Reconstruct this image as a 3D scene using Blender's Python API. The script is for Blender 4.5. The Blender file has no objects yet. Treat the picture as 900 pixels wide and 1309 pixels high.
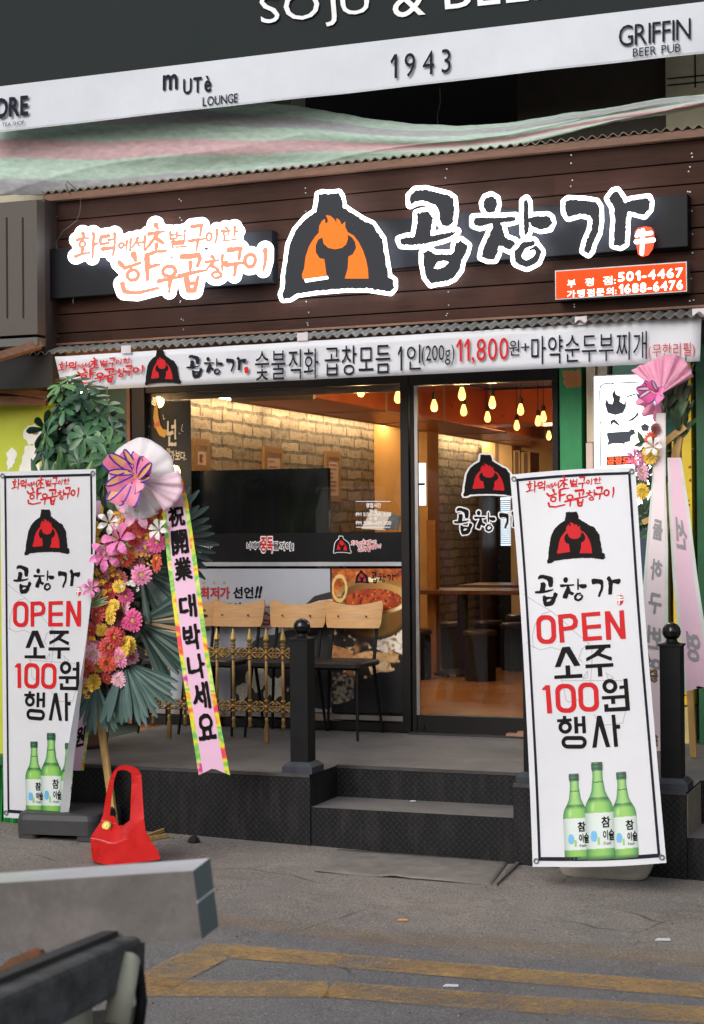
import bpy, math, random
import numpy as np
from mathutils import Vector, Matrix, noise as mnoise
random.seed(7); np.random.seed(7)
SC = bpy.context.scene
COL = SC.collection
def S(r, g, b):
    f = lambda c: (c/12.92 if c <= .04045 else ((c+.055)/1.055)**2.4)
    return (f(r/255), f(g/255), f(b/255))
# ------------------------------------------------------------------ camera
F = 2200.0; PW, PH = 900.0, 1309.0
yaw = math.radians(20.8); roll = math.radians(.5); pitch = math.atan(20.5/F)
CAM = Vector((3.503, -10.331, 1.72))
fwd = Vector((-math.sin(yaw)*math.cos(pitch), math.cos(yaw)*math.cos(pitch), math.sin(pitch)))
r0 = Vector((math.cos(yaw), math.sin(yaw), 0)); u0 = r0.cross(fwd)
rgt = math.cos(roll)*r0 - math.sin(roll)*u0; upv = math.sin(roll)*r0 + math.cos(roll)*u0
cd = bpy.data.cameras.new('camera'); cam = bpy.data.objects.new('camera', cd); COL.objects.link(cam)
M = Matrix((rgt, upv, -fwd)).transposed().to_4x4(); M.translation = CAM; cam.matrix_world = M
cd.sensor_fit = 'VERTICAL'; cd.sensor_height = 36; cd.sensor_width = 36*PW/PH; cd.lens = F/PH*36
cd.clip_start = .05; cd.clip_end = 500
cd.dof.use_dof = True; cd.dof.focus_distance = 10.3; cd.dof.aperture_fstop = 6.3
SC.camera = cam
# ------------------------------------------------------------------ light
SUN_EL, SUN_AZ = math.radians(34), math.radians(194)     # azimuth measured from +Y, clockwise seen from above
W = bpy.data.worlds.new('World'); SC.world = W; W.use_nodes = True
nt = W.node_tree; bg = nt.nodes['Background']
sky = nt.nodes.new('ShaderNodeTexSky'); sky.sky_type = 'NISHITA'; sky.sun_disc = False
sky.sun_elevation = SUN_EL; sky.sun_rotation = SUN_AZ; sky.air_density = 1.0; sky.dust_density = 4.0; sky.ozone_density = 1
hs = nt.nodes.new('ShaderNodeHueSaturation'); hs.inputs['Saturation'].default_value = .5
nt.links.new(sky.outputs[0], hs.inputs['Color']); nt.links.new(hs.outputs[0], bg.inputs['Color'])
bg.inputs['Strength'].default_value = .12
sl = bpy.data.lights.new('sun', 'SUN'); so = bpy.data.objects.new('sun', sl); COL.objects.link(so)
sl.energy = 1.0; sl.angle = math.radians(42); sl.color = (1, .99, .985)
sd = Vector((math.sin(SUN_AZ)*math.cos(SUN_EL), math.cos(SUN_AZ)*math.cos(SUN_EL), math.sin(SUN_EL)))
so.rotation_euler = sd.to_track_quat('Z', 'Y').to_euler(); so.location = sd*30
vs = SC.view_settings; vs.view_transform = 'Standard'; vs.look = 'None'; vs.gamma = 1; vs.exposure = .18
SC.cycles.use_denoising = True
SC.cycles.max_bounces = 8; SC.cycles.transparent_max_bounces = 24
SC.cycles.sample_clamp_indirect = 4
# ------------------------------------------------------------------ photo -> world (real planes of the place)
def ray(px, py): return fwd + rgt*((px-450)/F) - upv*((py-654.5)/F)
def onY(px, py, Y): d = ray(px, py); return CAM + d*((Y-CAM.y)/d.y)
def onX(px, py, X): d = ray(px, py); return CAM + d*((X-CAM.x)/d.x)
def onZ(px, py, Z): d = ray(px, py); return CAM + d*((Z-CAM.z)/d.z)
def onP(px, py, p0, n):
    d = ray(px, py); return CAM + d*((p0-CAM).dot(n)/d.dot(n))
def atD(px, py, D): return CAM + ray(px, py)*D
def zg(x): return .05 - .026*max(-6, min(6, x))
GN = Vector((.026, 0, 1))
def onG(px, py, e=0): return onP(px, py, Vector((0, 0, .05+e)), GN)
# ------------------------------------------------------------------ materials
MATS = {}
def nmat(name):
    m = bpy.data.materials.new(name); m.use_nodes = True; MATS[name] = m
    t = m.node_tree; b = t.nodes['Principled BSDF']; return m, t, b
def N(t, typ, **kw):
    n = t.nodes.new(typ)
    for k, v in kw.items():
        if k in n.inputs: n.inputs[k].default_value = v
        else: setattr(n, k, v)
    return n
def MA(t, op, a, b=None, c=None):
    n = t.nodes.new('ShaderNodeMath'); n.operation = op
    for i, x in enumerate((a, b, c)):
        if x is None: continue
        if isinstance(x, (int, float)): n.inputs[i].default_value = x
        else: t.links.new(x, n.inputs[i])
    return n.outputs[0]
def MIX(t, fac, a, b, mode='MIX'):
    n = t.nodes.new('ShaderNodeMix'); n.data_type = 'RGBA'; n.blend_type = mode
    for s, x in ((n.inputs[0], fac), (n.inputs[6], a), (n.inputs[7], b)):
        if isinstance(x, (int, float)): s.default_value = x
        elif isinstance(x, tuple): s.default_value = (*x[:3], 1)
        else: t.links.new(x, s)
    return n.outputs[2]
def coords(t, scale=(1, 1, 1), kind='Object'):
    tc = N(t, 'ShaderNodeTexCoord'); mp = N(t, 'ShaderNodeMapping'); mp.inputs['Scale'].default_value = scale
    t.links.new(tc.outputs[kind], mp.inputs[0]); return mp.outputs[0]
def noise(t, vec, scale, detail=4, rough=.6):
    n = N(t, 'ShaderNodeTexNoise'); n.inputs['Scale'].default_value = scale; n.inputs['Detail'].default_value = detail
    n.inputs['Roughness'].default_value = rough; t.links.new(vec, n.inputs['Vector']); return n.outputs['Fac']
def ramp(t, fac, lo, hi):
    n = N(t, 'ShaderNodeMapRange'); n.clamp = True; t.links.new(fac, n.inputs[0])
    n.inputs[1].default_value = lo; n.inputs[2].default_value = hi; return n.outputs[0]
def bump(t, b, h, strength=.3, dist=.01):
    n = N(t, 'ShaderNodeBump'); n.inputs['Strength'].default_value = strength; n.inputs['Distance'].default_value = dist
    t.links.new(h, n.inputs['Height']); t.links.new(n.outputs[0], b.inputs['Normal'])
def mat(name, col, rough=.5, metal=0, var=.12, vs=6, stretch=(1, 1, 1), bmp=0, bs=60, spec=.5, sub=0, rv=.1, coat=0):
    if name in MATS: return MATS[name]
    m, t, b = nmat(name)
    b.inputs['Roughness'].default_value = rough; b.inputs['Metallic'].default_value = metal
    b.inputs['Specular IOR Level'].default_value = spec; b.inputs['Coat Weight'].default_value = coat
    v = coords(t, stretch); f = noise(t, v, vs, 5)
    f = ramp(t, f, .3, .7)
    lo = tuple(c*(1-var) for c in col); hi = tuple(min(1, c*(1+var)) for c in col)
    t.links.new(MIX(t, f, lo, hi), b.inputs['Base Color'])
    if rv:
        t.links.new(MA(t, 'MULTIPLY_ADD', f, rv, rough-rv/2), b.inputs['Roughness'])
    if bmp: bump(t, b, noise(t, v, bs, 4), bmp, .004)
    return m
def emat(name, col, strength, base=None):
    if name in MATS: return MATS[name]
    m, t, b = nmat(name)
    b.inputs['Base Color'].default_value = (*(base or col), 1); b.inputs['Emission Color'].default_value = (*col, 1)
    b.inputs['Emission Strength'].default_value = strength; b.inputs['Roughness'].default_value = .6; b.inputs['Specular IOR Level'].default_value = .1
    return m
def vmat(name, rough=.5, spec=.4, var=.06):
    if name in MATS: return MATS[name]
    m, t, b = nmat(name); a = N(t, 'ShaderNodeAttribute'); a.attribute_name = 'col'
    f = noise(t, coords(t), 30, 4); k = MA(t, 'MULTIPLY_ADD', f, var*2, 1-var)
    cc = N(t, 'ShaderNodeCombineColor')
    for i in range(3): t.links.new(k, cc.inputs[i])
    t.links.new(MIX(t, 1.0, a.outputs['Color'], cc.outputs[0], 'MULTIPLY'), b.inputs['Base Color'])
    b.inputs['Roughness'].default_value = rough; b.inputs['Specular IOR Level'].default_value = spec
    return m
def glassmat(name, tint=(1, 1, 1), refl=1.0):
    m, t, b = nmat(name); t.nodes.remove(b); out = t.nodes['Material Output']
    tr = N(t, 'ShaderNodeBsdfTransparent'); tr.inputs[0].default_value = (*tint, 1)
    gl = N(t, 'ShaderNodeBsdfGlossy'); gl.inputs['Roughness'].default_value = .02
    fr = N(t, 'ShaderNodeFresnel'); fr.inputs['IOR'].default_value = 1.45
    mx = N(t, 'ShaderNodeMixShader'); t.links.new(MA(t, 'MULTIPLY', fr.outputs[0], refl), mx.inputs[0])
    t.links.new(tr.outputs[0], mx.inputs[1]); t.links.new(gl.outputs[0], mx.inputs[2]); t.links.new(mx.outputs[0], out.inputs[0])
    return m
# ------------------------------------------------------------------ objects
def rootloc(o):
    v = Vector((0, 0, 0))
    while o is not None: v = v + o.location; o = o.parent
    return v
def tag(o, label=None, cat=None, group=None, kind=None):
    if label: o['label'] = label
    if cat: o['category'] = cat
    if group: o['group'] = group
    if kind: o['kind'] = kind
    return o
def thing(name, label, cat, loc, group=None):
    o = bpy.data.objects.new(name, None); COL.objects.link(o); o.location = Vector(loc); o.empty_display_size = .1
    return tag(o, label, cat, group)
class MB:
    def __init__(s): s.v = []; s.f = []; s.m = []; s.c = None
    def add(s, verts, faces, m=0):
        k = len(s.v); s.v.extend([tuple(p) for p in verts]); s.f.extend([tuple(i+k for i in f) for f in faces]); s.m.extend([m]*len(faces)); return s
    def quad(s, a, b, c, d, m=0): return s.add((a, b, c, d), ((0, 1, 2, 3),), m)
    def box(s, x0, x1, y0, y1, z0, z1, m=0, top=None):
        v = [(x, y, z) for z in (z0, z1) for y in (y0, y1) for x in (x0, x1)]
        s.add(v, [(0, 2, 3, 1), (0, 1, 5, 4), (1, 3, 7, 5), (3, 2, 6, 7), (2, 0, 4, 6)], m)
        return s.add(v, [(4, 5, 7, 6)], m if top is None else top)
    def obox(s, p0, ax, ay, az, m=0):
        p0 = Vector(p0); v = [p0+ax*i+ay*j+az*k for k in (0, 1) for j in (0, 1) for i in (0, 1)]
        return s.add(v, [(0, 2, 3, 1), (0, 1, 5, 4), (1, 3, 7, 5), (3, 2, 6, 7), (2, 0, 4, 6), (4, 5, 7, 6)], m)
    def slab(s, a, b, c, d, thick, m=0):          # quad a b c d (world), given a thickness along thick vector
        t = Vector(thick); q = [Vector(x) for x in (a, b, c, d)]; q += [x+t for x in q]
        return s.add(q, [(0, 1, 2, 3), (7, 6, 5, 4), (0, 4, 5, 1), (1, 5, 6, 2), (2, 6, 7, 3), (3, 7, 4, 0)], m)
    def tube(s, pts, r, n=8, m=0, cap=True):
        pts = [Vector(p) for p in pts]; rs = r if isinstance(r, (list, tuple)) else [r]*len(pts); rings = []; ref = None
        for i, p in enumerate(pts):
            t = (pts[min(i+1, len(pts)-1)]-pts[max(i-1, 0)]).normalized()
            if ref is None: ref = t.orthogonal().normalized()
            ref = (ref - t*ref.dot(t)).normalized(); b = t.cross(ref)
            rings.append([p+(ref*math.cos(2*math.pi*k/n)+b*math.sin(2*math.pi*k/n))*rs[i] for k in range(n)])
        v = [q for g in rings for q in g]; f = []
        for i in range(len(pts)-1):
            for k in range(n): f.append((i*n+k, i*n+(k+1) % n, (i+1)*n+(k+1) % n, (i+1)*n+k))
        if cap: f.append(tuple(range(n-1, -1, -1))); f.append(tuple((len(pts)-1)*n+k for k in range(n)))
        return s.add(v, f, m)
    def bar(s, a, b, w, d, m=0, side=None):      # square bar from a to b
        a, b = Vector(a), Vector(b); t = (b-a).normalized(); x = (side or (Vector((0, 1, 0)) if abs(t.y) < .9 else Vector((1, 0, 0))))
        x = (x - t*x.dot(t)).normalized(); y = t.cross(x)
        return s.obox(a-x*d/2-y*w/2, x*d, y*w, b-a, m)
    def lathe(s, prof, c, n=20, m=0):            # prof [(r,z)...] about vertical axis through c
        c = Vector(c); v = [c+Vector((r*math.cos(2*math.pi*k/n), r*math.sin(2*math.pi*k/n), z)) for r, z in prof for k in range(n)]; f = []
        for i in range(len(prof)-1):
            for k in range(n): f.append((i*n+k, i*n+(k+1) % n, (i+1)*n+(k+1) % n, (i+1)*n+k))
        f.append(tuple(range(n-1, -1, -1))); f.append(tuple((len(prof)-1)*n+k for k in range(n)))
        return s.add(v, f, m)
    def prism(s, poly, back, m=0):               # 3-D outline with a thickness vector
        n = len(poly); p = [Vector(q) for q in poly]; q = [x+Vector(back) for x in p]
        f = [tuple(range(n)), tuple(range(2*n-1, n-1, -1))]+[(i, i+n, (i+1) % n+n, (i+1) % n) for i in range(n)]
        return s.add(p+q, f, m)
    def shape(s, sh, fn, m=0):
        v, f = sh; return s.add([fn(x, y) for x, y in v], f, m)
    def grid(s, nu, nv, fn, m=0):
        v = [fn(i/nu, j/nv) for j in range(nv+1) for i in range(nu+1)]
        return s.add(v, [(j*(nu+1)+i, j*(nu+1)+i+1, (j+1)*(nu+1)+i+1, (j+1)*(nu+1)+i) for j in range(nv) for i in range(nu)], m)
    def build(s, name, mats, parent=None, loc=None, smooth=False, bevel=0, label=None, solid=0, weld=0):
        if not isinstance(mats, (list, tuple)): mats = [mats]
        if parent is not None: base = rootloc(parent)
        elif loc is not None: base = Vector(loc)
        else:
            xs = list(zip(*s.v)); base = Vector(((min(xs[0])+max(xs[0]))/2, (min(xs[1])+max(xs[1]))/2, min(xs[2])))
        me = bpy.data.meshes.new(name); me.from_pydata([Vector(p)-base for p in s.v], [], s.f)
        for m in mats: me.materials.append(m)
        me.polygons.foreach_set('material_index', s.m)
        if s.c is not None:
            a = me.attributes.new('col', 'FLOAT_COLOR', 'POINT'); a.data.foreach_set('color', np.asarray([(*c, 1) for c in s.c], dtype=np.float32).ravel())
        o = bpy.data.objects.new(name, me); COL.objects.link(o)
        if parent is not None: o.parent = parent
        else: o.location = base
        if smooth: me.polygons.foreach_set('use_smooth', [True]*len(me.polygons))
        if solid:
            md = o.modifiers.new('solid', 'SOLIDIFY'); md.thickness = solid; md.offset = 0
        if weld:
            import bmesh
            bb = bmesh.new(); bb.from_mesh(me); bmesh.ops.remove_doubles(bb, verts=bb.verts, dist=weld); bb.to_mesh(me); bb.free(); me.polygons.foreach_set('use_smooth', [True]*len(me.polygons)); me.set_sharp_from_angle(angle=math.radians(68))
        if bevel:
            md = o.modifiers.new('bevel', 'BEVEL'); md.width = bevel; md.segments = 2; md.limit_method = 'ANGLE'
        if label: o['label'] = label
        return o
def copy_tree(o, parent=None):
    c = o.copy(); COL.objects.link(c)
    if parent is not None: c.parent = parent
    for ch in [x for x in o.children]: copy_tree(ch, c)
    return c
# ------------------------------------------------------------------ drawn shapes and lettering (filled contours)
def seg_of(poly): return [(*poly[i], *poly[(i+1) % len(poly)]) for i in range(len(poly))]
def sdf_segs(segs, X, Y):
    sg = np.array(segs, float); D = np.full(X.shape, 1e9); inside = np.zeros(X.shape, bool)
    for x0, y0, x1, y1 in sg:
        dx, dy = x1-x0, y1-y0; L = dx*dx+dy*dy+1e-12
        t = np.clip(((X-x0)*dx+(Y-y0)*dy)/L, 0, 1); D = np.minimum(D, np.hypot(X-x0-t*dx, Y-y0-t*dy))
        if y0 != y1:
            c = ((y0 <= Y) & (y1 > Y)) | ((y1 <= Y) & (y0 > Y)); inside ^= c & (X < x0+(Y-y0)*dx/(dy if dy else 1))
    return np.where(inside, -D, D)
def sdf_stroke(pts, rad, X, Y):
    rs = rad if isinstance(rad, (list, tuple)) else [rad]*len(pts); D = np.full(X.shape, 1e9)
    if len(pts) == 1: return np.hypot(X-pts[0][0], Y-pts[0][1])-rs[0]
    for (a, b, ra, rb) in zip(pts[:-1], pts[1:], rs[:-1], rs[1:]):
        dx, dy = b[0]-a[0], b[1]-a[1]; L = dx*dx+dy*dy+1e-12
        t = np.clip(((X-a[0])*dx+(Y-a[1])*dy)/L, 0, 1); D = np.minimum(D, np.hypot(X-a[0]-t*dx, Y-a[1]-t*dy)-(ra+(rb-ra)*t))
    return D
def contour(D, x0, y0, h, maxrun=10):
    V = []; Fc = []; ins = D < 0
    ny, nx = D.shape
    cnt = ins[:-1, :-1].astype(int)+ins[:-1, 1:]+ins[1:, 1:]+ins[1:, :-1]
    for j in range(ny-1):
        row = cnt[j]; i = 0
        if not row.any(): continue
        while i < nx-1:
            c = row[i]
            if c == 4:
                k = i
                while k < nx-1 and row[k] == 4 and k-i < maxrun: k += 1
                n = len(V); V += [(x0+i*h, y0+j*h), (x0+k*h, y0+j*h), (x0+k*h, y0+j*h+h), (x0+i*h, y0+j*h+h)]; Fc.append((n, n+1, n+2, n+3)); i = k; continue
            if c:
                cs = [(i, j), (i+1, j), (i+1, j+1), (i, j+1)]; P = []
                for q in range(4):
                    a, b = cs[q], cs[(q+1) % 4]; da, db = D[a[1], a[0]], D[b[1], b[0]]
                    if da < 0: P.append((x0+a[0]*h, y0+a[1]*h))
                    if (da < 0) != (db < 0):
                        t = da/(da-db); P.append((x0+(a[0]+(b[0]-a[0])*t)*h, y0+(a[1]+(b[1]-a[1])*t)*h))
                if len(P) > 2: n = len(V); V += P; Fc.append(tuple(range(n, n+len(P))))
            i += 1
    return V, Fc
def gridxy(x0, y0, x1, y1, h):
    nx = int((x1-x0)/h)+2; ny = int((y1-y0)/h)+2
    return np.meshgrid(x0+np.arange(nx)*h, y0+np.arange(ny)*h)
def wob(X, Y, amp, freq, seed=0):
    r = np.random.RandomState(seed); o = np.zeros(X.shape)
    for k in range(6):
        a, p, q = r.uniform(0, 6.28), r.uniform(0, 6.28), freq*r.uniform(.5, 2.2)
        o += np.sin((X*math.cos(a)+Y*math.sin(a))*q+p)
    return o*amp/2.5
def draw(polys=(), strokes=(), h=1.0, grow=0, wobble=0, wf=.3, seed=0, holes=(), box=None):
    """one filled shape out of outlines (each a list of points) and brush strokes (pts, radius)"""
    pts = [p for q in polys for p in q]+[p for q, r in strokes for p in q]
    mr = max([0]+[(max(r) if isinstance(r, (list, tuple)) else r) for q, r in strokes])+abs(grow)+abs(wobble)*2+2*h
    x0, y0 = min(p[0] for p in pts)-mr, min(p[1] for p in pts)-mr; x1, y1 = max(p[0] for p in pts)+mr, max(p[1] for p in pts)+mr
    X, Y = gridxy(x0, y0, x1, y1, h); D = np.full(X.shape, 1e9)
    for q in polys: D = np.minimum(D, sdf_segs(seg_of(q), X, Y))
    for q, r in strokes: D = np.minimum(D, sdf_stroke(q, r, X, Y))
    for q in holes: D = np.maximum(D, -sdf_segs(seg_of(q), X, Y))
    D = D-grow
    if wobble: D = D+wob(X, Y, wobble, wf, seed)
    return contour(D, x0, y0, h)
_GS = {}
ONE = [(.0, -.50), (.16, -.70), (.27, -.70), (.27, 0), (.165, 0), (.165, -.55), (.055, -.42)]
def glyph_segs(ch):
    if ch in _GS: return _GS[ch]
    if ch == '1': _GS[ch] = ([(*ONE[i], *ONE[(i+1) % 7]) for i in range(7)], (ONE, [(0, 1, 5, 6), (1, 2, 3, 4, 5)])); return _GS[ch]
    c = bpy.data.curves.new('g', 'FONT'); c.body = ch; c.resolution_u = 3
    o = bpy.data.objects.new('g', c); me = o.to_mesh()
    vs_ = [v.co.copy() for v in me.vertices]; cnt = {}
    for p in me.polygons:
        for k in p.edge_keys: cnt[k] = cnt.get(k, 0)+1
    # to image-like y-down coordinates
    sg = [(vs_[a].x, -vs_[a].y, vs_[b].x, -vs_[b].y) for (a, b), n in cnt.items() if n == 1]
    fill = ([(v.x, -v.y) for v in vs_], [tuple(p.vertices) for p in me.polygons])
    o.to_mesh_clear(); bpy.data.objects.remove(o); bpy.data.curves.remove(c)
    _GS[ch] = (sg, fill); return _GS[ch]
_GC = {}
def glyph(ch, bold=0, res=.028, wobble=0, seed=0):
    k = (ch, bold, res, wobble, seed)
    if k not in _GC:
        sg, fill = glyph_segs(ch)
        if not bold and not wobble: _GC[k] = fill
        else:
            xs = [s[0] for s in sg]; ys = [s[1] for s in sg]; m = bold+wobble*2+2*res
            X, Y = gridxy(min(xs)-m, min(ys)-m, max(xs)+m, max(ys)+m, res); D = sdf_segs(sg, X, Y)-bold
            if wobble: D = D+wob(X, Y, wobble, 14, seed)
            _GC[k] = contour(D, min(xs)-m, min(ys)-m, res)
    return _GC[k]
def text(s, bold=0, gap=.06, res=.028, vertical=False, wobble=0, fit=True):
    """lettering as a flat shape; with fit its bounding box is scaled to 0..1 x 0..1 (y down)"""
    V = []; Fc = []; x = 0
    for i, ch in enumerate(s):
        if ch == ' ': x += .35; continue
        v, f = glyph(ch, bold, res, wobble, i % 3 if wobble else 0)
        xs = [p[0] for p in v]; ys = [p[1] for p in v]; w = max(xs)-min(xs)
        cjk = ord(ch) > 0x1100
        if vertical: dx, dy = -(max(xs)+min(xs))/2, x-min(ys); x += max(ys)-min(ys)+gap
        elif cjk: dx, dy = x+.47-(max(xs)+min(xs))/2, 0; x += .94+gap-.06
        else: dx, dy = x-min(xs), 0; x += w+gap
        n = len(V); V += [(p[0]+dx, p[1]+dy) for p in v]; Fc += [tuple(q+n for q in a) for a in f]
    if fit:
        xs = [p[0] for p in V]; ys = [p[1] for p in V]; ax, ay = min(xs), min(ys); bx, by = max(xs)-ax, max(ys)-ay
        V = [((p[0]-ax)/bx, (p[1]-ay)/by) for p in V]
    return V, Fc
def bil(q):
    """photo-pixel corners TL TR BR BL of a flat thing -> mapping of the unit square"""
    (ax, ay), (bx, by), (cx, cy), (dx, dy) = q
    def f(x, y):
        return ((ax*(1-x)+bx*x)*(1-y)+(dx*(1-x)+cx*x)*y, (ay*(1-x)+by*x)*(1-y)+(dy*(1-x)+cy*x)*y)
    return f
def rectq(x0, y0, x1, y1, s=0.0):      # upright box whose horizontals run with slope s
    return [(x0, y0), (x1, y0+s*(x1-x0)), (x1, y1+s*(x1-x0)), (x0, y1)]
def put(mb, sh, q, P, m=0):            # unit shape on a quad of a plane P(px,py)
    f = bil(q) if isinstance(q, list) else q
    return mb.shape(sh, lambda x, y: P(*f(x, y)), m)
# ================================================================== common materials
m_black = mat('black_metal', S(17, 17, 20), .55, 0, .3, 8, bmp=.08, bs=120, spec=.22)
m_frame = mat('dark_frame', S(27, 24, 24), .45, 0, .2, 5, spec=.25)
m_white = mat('white_vinyl', S(226, 228, 234), .45, 0, .03, 4, rv=.05)
def translucent(m, k):
    t = m.node_tree; b = t.nodes['Principled BSDF']; out = t.nodes['Material Output']; tl = N(t, 'ShaderNodeBsdfTranslucent'); mx = N(t, 'ShaderNodeMixShader'); mx.inputs[0].default_value = k
    src = b.inputs['Base Color'].links; 
    if src: t.links.new(src[0].from_socket, tl.inputs[0])
    t.links.new(b.outputs[0], mx.inputs[1]); t.links.new(tl.outputs[0], mx.inputs[2]); t.links.new(mx.outputs[0], out.inputs[0]); return m
translucent(m_white, .22)
m_ink = mat('black_ink', S(20, 18, 18), .7, 0, .08, 20, spec=.15)
m_red = mat('red_ink', S(200, 26, 34), .6, 0, .06, 20, spec=.2)
m_dred = mat('dark_red_ink', S(170, 30, 40), .5)
m_navy = mat('navy_ink', S(28, 29, 44), .7, spec=.15)
m_grayink = mat('gray_line_ink', S(186, 188, 192), .55)
m_gold = mat('old_gold', S(168, 132, 78), .42, .45, .3, 14)
m_steel = mat('steel', S(150, 155, 158), .35, .8, .15)
m_woodpale = mat('pale_ply', S(196, 148, 92), .45, 0, .14, 9, stretch=(1, 1, 9), rv=.1)
m_batten = mat('batten_wood', S(196, 158, 96), .6, 0, .2, 8, stretch=(4, 4, 1))

def plank_mat(name, col, along='X', h=.128, z0=0, grain=1.0):
    m, t, b = nmat(name)
    st = (1.2, 1, 16) if along == 'X' else (16, 1, 1.2)
    v = coords(t, st); f = ramp(t, noise(t, v, 3.5, 8, .65), .25, .75)
    tc = N(t, 'ShaderNodeTexCoord'); sp = N(t, 'ShaderNodeSeparateXYZ'); t.links.new(tc.outputs['Object'], sp.inputs[0])
    zi = MA(t, 'FLOOR', MA(t, 'DIVIDE', MA(t, 'SUBTRACT', sp.outputs[2 if along == 'X' else 0], z0), h))
    xi = MA(t, 'FLOOR', MA(t, 'ADD', MA(t, 'DIVIDE', sp.outputs[0], 1.7), MA(t, 'MULTIPLY', zi, .37)))
    wn = N(t, 'ShaderNodeTexWhiteNoise'); wn.noise_dimensions = '2D'; cb = N(t, 'ShaderNodeCombineXYZ')
    t.links.new(zi, cb.inputs[0]); t.links.new(xi, cb.inputs[1]); t.links.new(cb.outputs[0], wn.inputs['Vector'])
    c = MIX(t, f, tuple(k*.62 for k in col), tuple(k*1.35 for k in col))
    big = ramp(t, noise(t, coords(t, (1, 1, 1.5)), 1.6, 3), .35, .7)
    c = MIX(t, MA(t, 'MULTIPLY', big, .45), c, tuple(k*1.9 for k in col))
    cc = N(t, 'ShaderNodeCombineColor'); k = MA(t, 'MULTIPLY_ADD', wn.outputs['Value'], .5, .75)
    for i in range(3): t.links.new(k, cc.inputs[i])
    t.links.new(MIX(t, 1.0, c, cc.outputs[0], 'MULTIPLY'), b.inputs['Base Color'])
    b.inputs['Roughness'].default_value = .65; b.inputs['Specular IOR Level'].default_value = .12
    bump(t, b, f, .3, .003); return m

def tread_mat():
    m, t, b = nmat('tread_plate')
    tc = N(t, 'ShaderNodeTexCoord'); sp = N(t, 'ShaderNodeSeparateXYZ'); t.links.new(tc.outputs['Object'], sp.inputs[0])
    u = MA(t, 'ADD', sp.outputs[0], sp.outputs[1]); p = .034
    a = MA(t, 'DIVIDE', MA(t, 'ADD', u, sp.outputs[2]), p); c = MA(t, 'DIVIDE', MA(t, 'SUBTRACT', u, sp.outputs[2]), p)
    par = MA(t, 'MODULO', MA(t, 'ADD', MA(t, 'FLOOR', a), MA(t, 'ADD', MA(t, 'FLOOR', c), 1000)), 2)
    fa = MA(t, 'ABSOLUTE', MA(t, 'SUBTRACT', MA(t, 'FRACT', a), .5)); fc = MA(t, 'ABSOLUTE', MA(t, 'SUBTRACT', MA(t, 'FRACT', c), .5))
    def el(x, y): return ramp(t, MA(t, 'ADD', MA(t, 'POWER', MA(t, 'DIVIDE', x, .46), 2), MA(t, 'POWER', MA(t, 'DIVIDE', y, .15), 2)), 1.2, .5)
    hgt = MA(t, 'ADD', MA(t, 'MULTIPLY', el(fa, fc), par), MA(t, 'MULTIPLY', el(fc, fa), MA(t, 'SUBTRACT', 1, par)))
    n = ramp(t, noise(t, coords(t), 7, 6), .3, .75)
    dust = ramp(t, noise(t, coords(t, (5, 5, 1)), 3, 7, .7), .48, .8)
    base = MIX(t, n, S(9, 10, 13), S(21, 21, 24))
    base = MIX(t, MA(t, 'MULTIPLY', dust, .16), base, S(112, 106, 100))
    base = MIX(t, MA(t, 'MULTIPLY', hgt, .3), base, S(74, 75, 80))
    t.links.new(base, b.inputs['Base Color']); b.inputs['Roughness'].default_value = .5; b.inputs['Specular IOR Level'].default_value = .3
    bump(t, b, hgt, .7, .004); return m
def rubber_mat():
    m, t, b = nmat('deck_rubber'); tc = N(t, 'ShaderNodeTexCoord'); sp = N(t, 'ShaderNodeSeparateXYZ'); t.links.new(tc.outputs['Object'], sp.inputs[0])
    a = MA(t, 'FRACT', MA(t, 'DIVIDE', MA(t, 'ADD', sp.outputs[0], sp.outputs[1]), .016)); c = MA(t, 'FRACT', MA(t, 'DIVIDE', MA(t, 'SUBTRACT', sp.outputs[0], sp.outputs[1]), .016))
    g = MA(t, 'MULTIPLY', ramp(t, MA(t, 'ABSOLUTE', MA(t, 'SUBTRACT', a, .5)), .1, .35), ramp(t, MA(t, 'ABSOLUTE', MA(t, 'SUBTRACT', c, .5)), .1, .35))
    n = ramp(t, noise(t, coords(t), 2.2, 8, .7), .3, .72); n2 = ramp(t, noise(t, coords(t), 40, 3), .35, .8)
    base = MIX(t, n, S(82, 81, 83), S(124, 118, 114)); base = MIX(t, MA(t, 'MULTIPLY', n2, .25), base, S(138, 132, 126))
    base = MIX(t, MA(t, 'MULTIPLY', g, .35), base, S(50, 50, 53))
    t.links.new(base, b.inputs['Base Color']); b.inputs['Roughness'].default_value = .75; bump(t, b, g, .3, .002); return m
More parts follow.
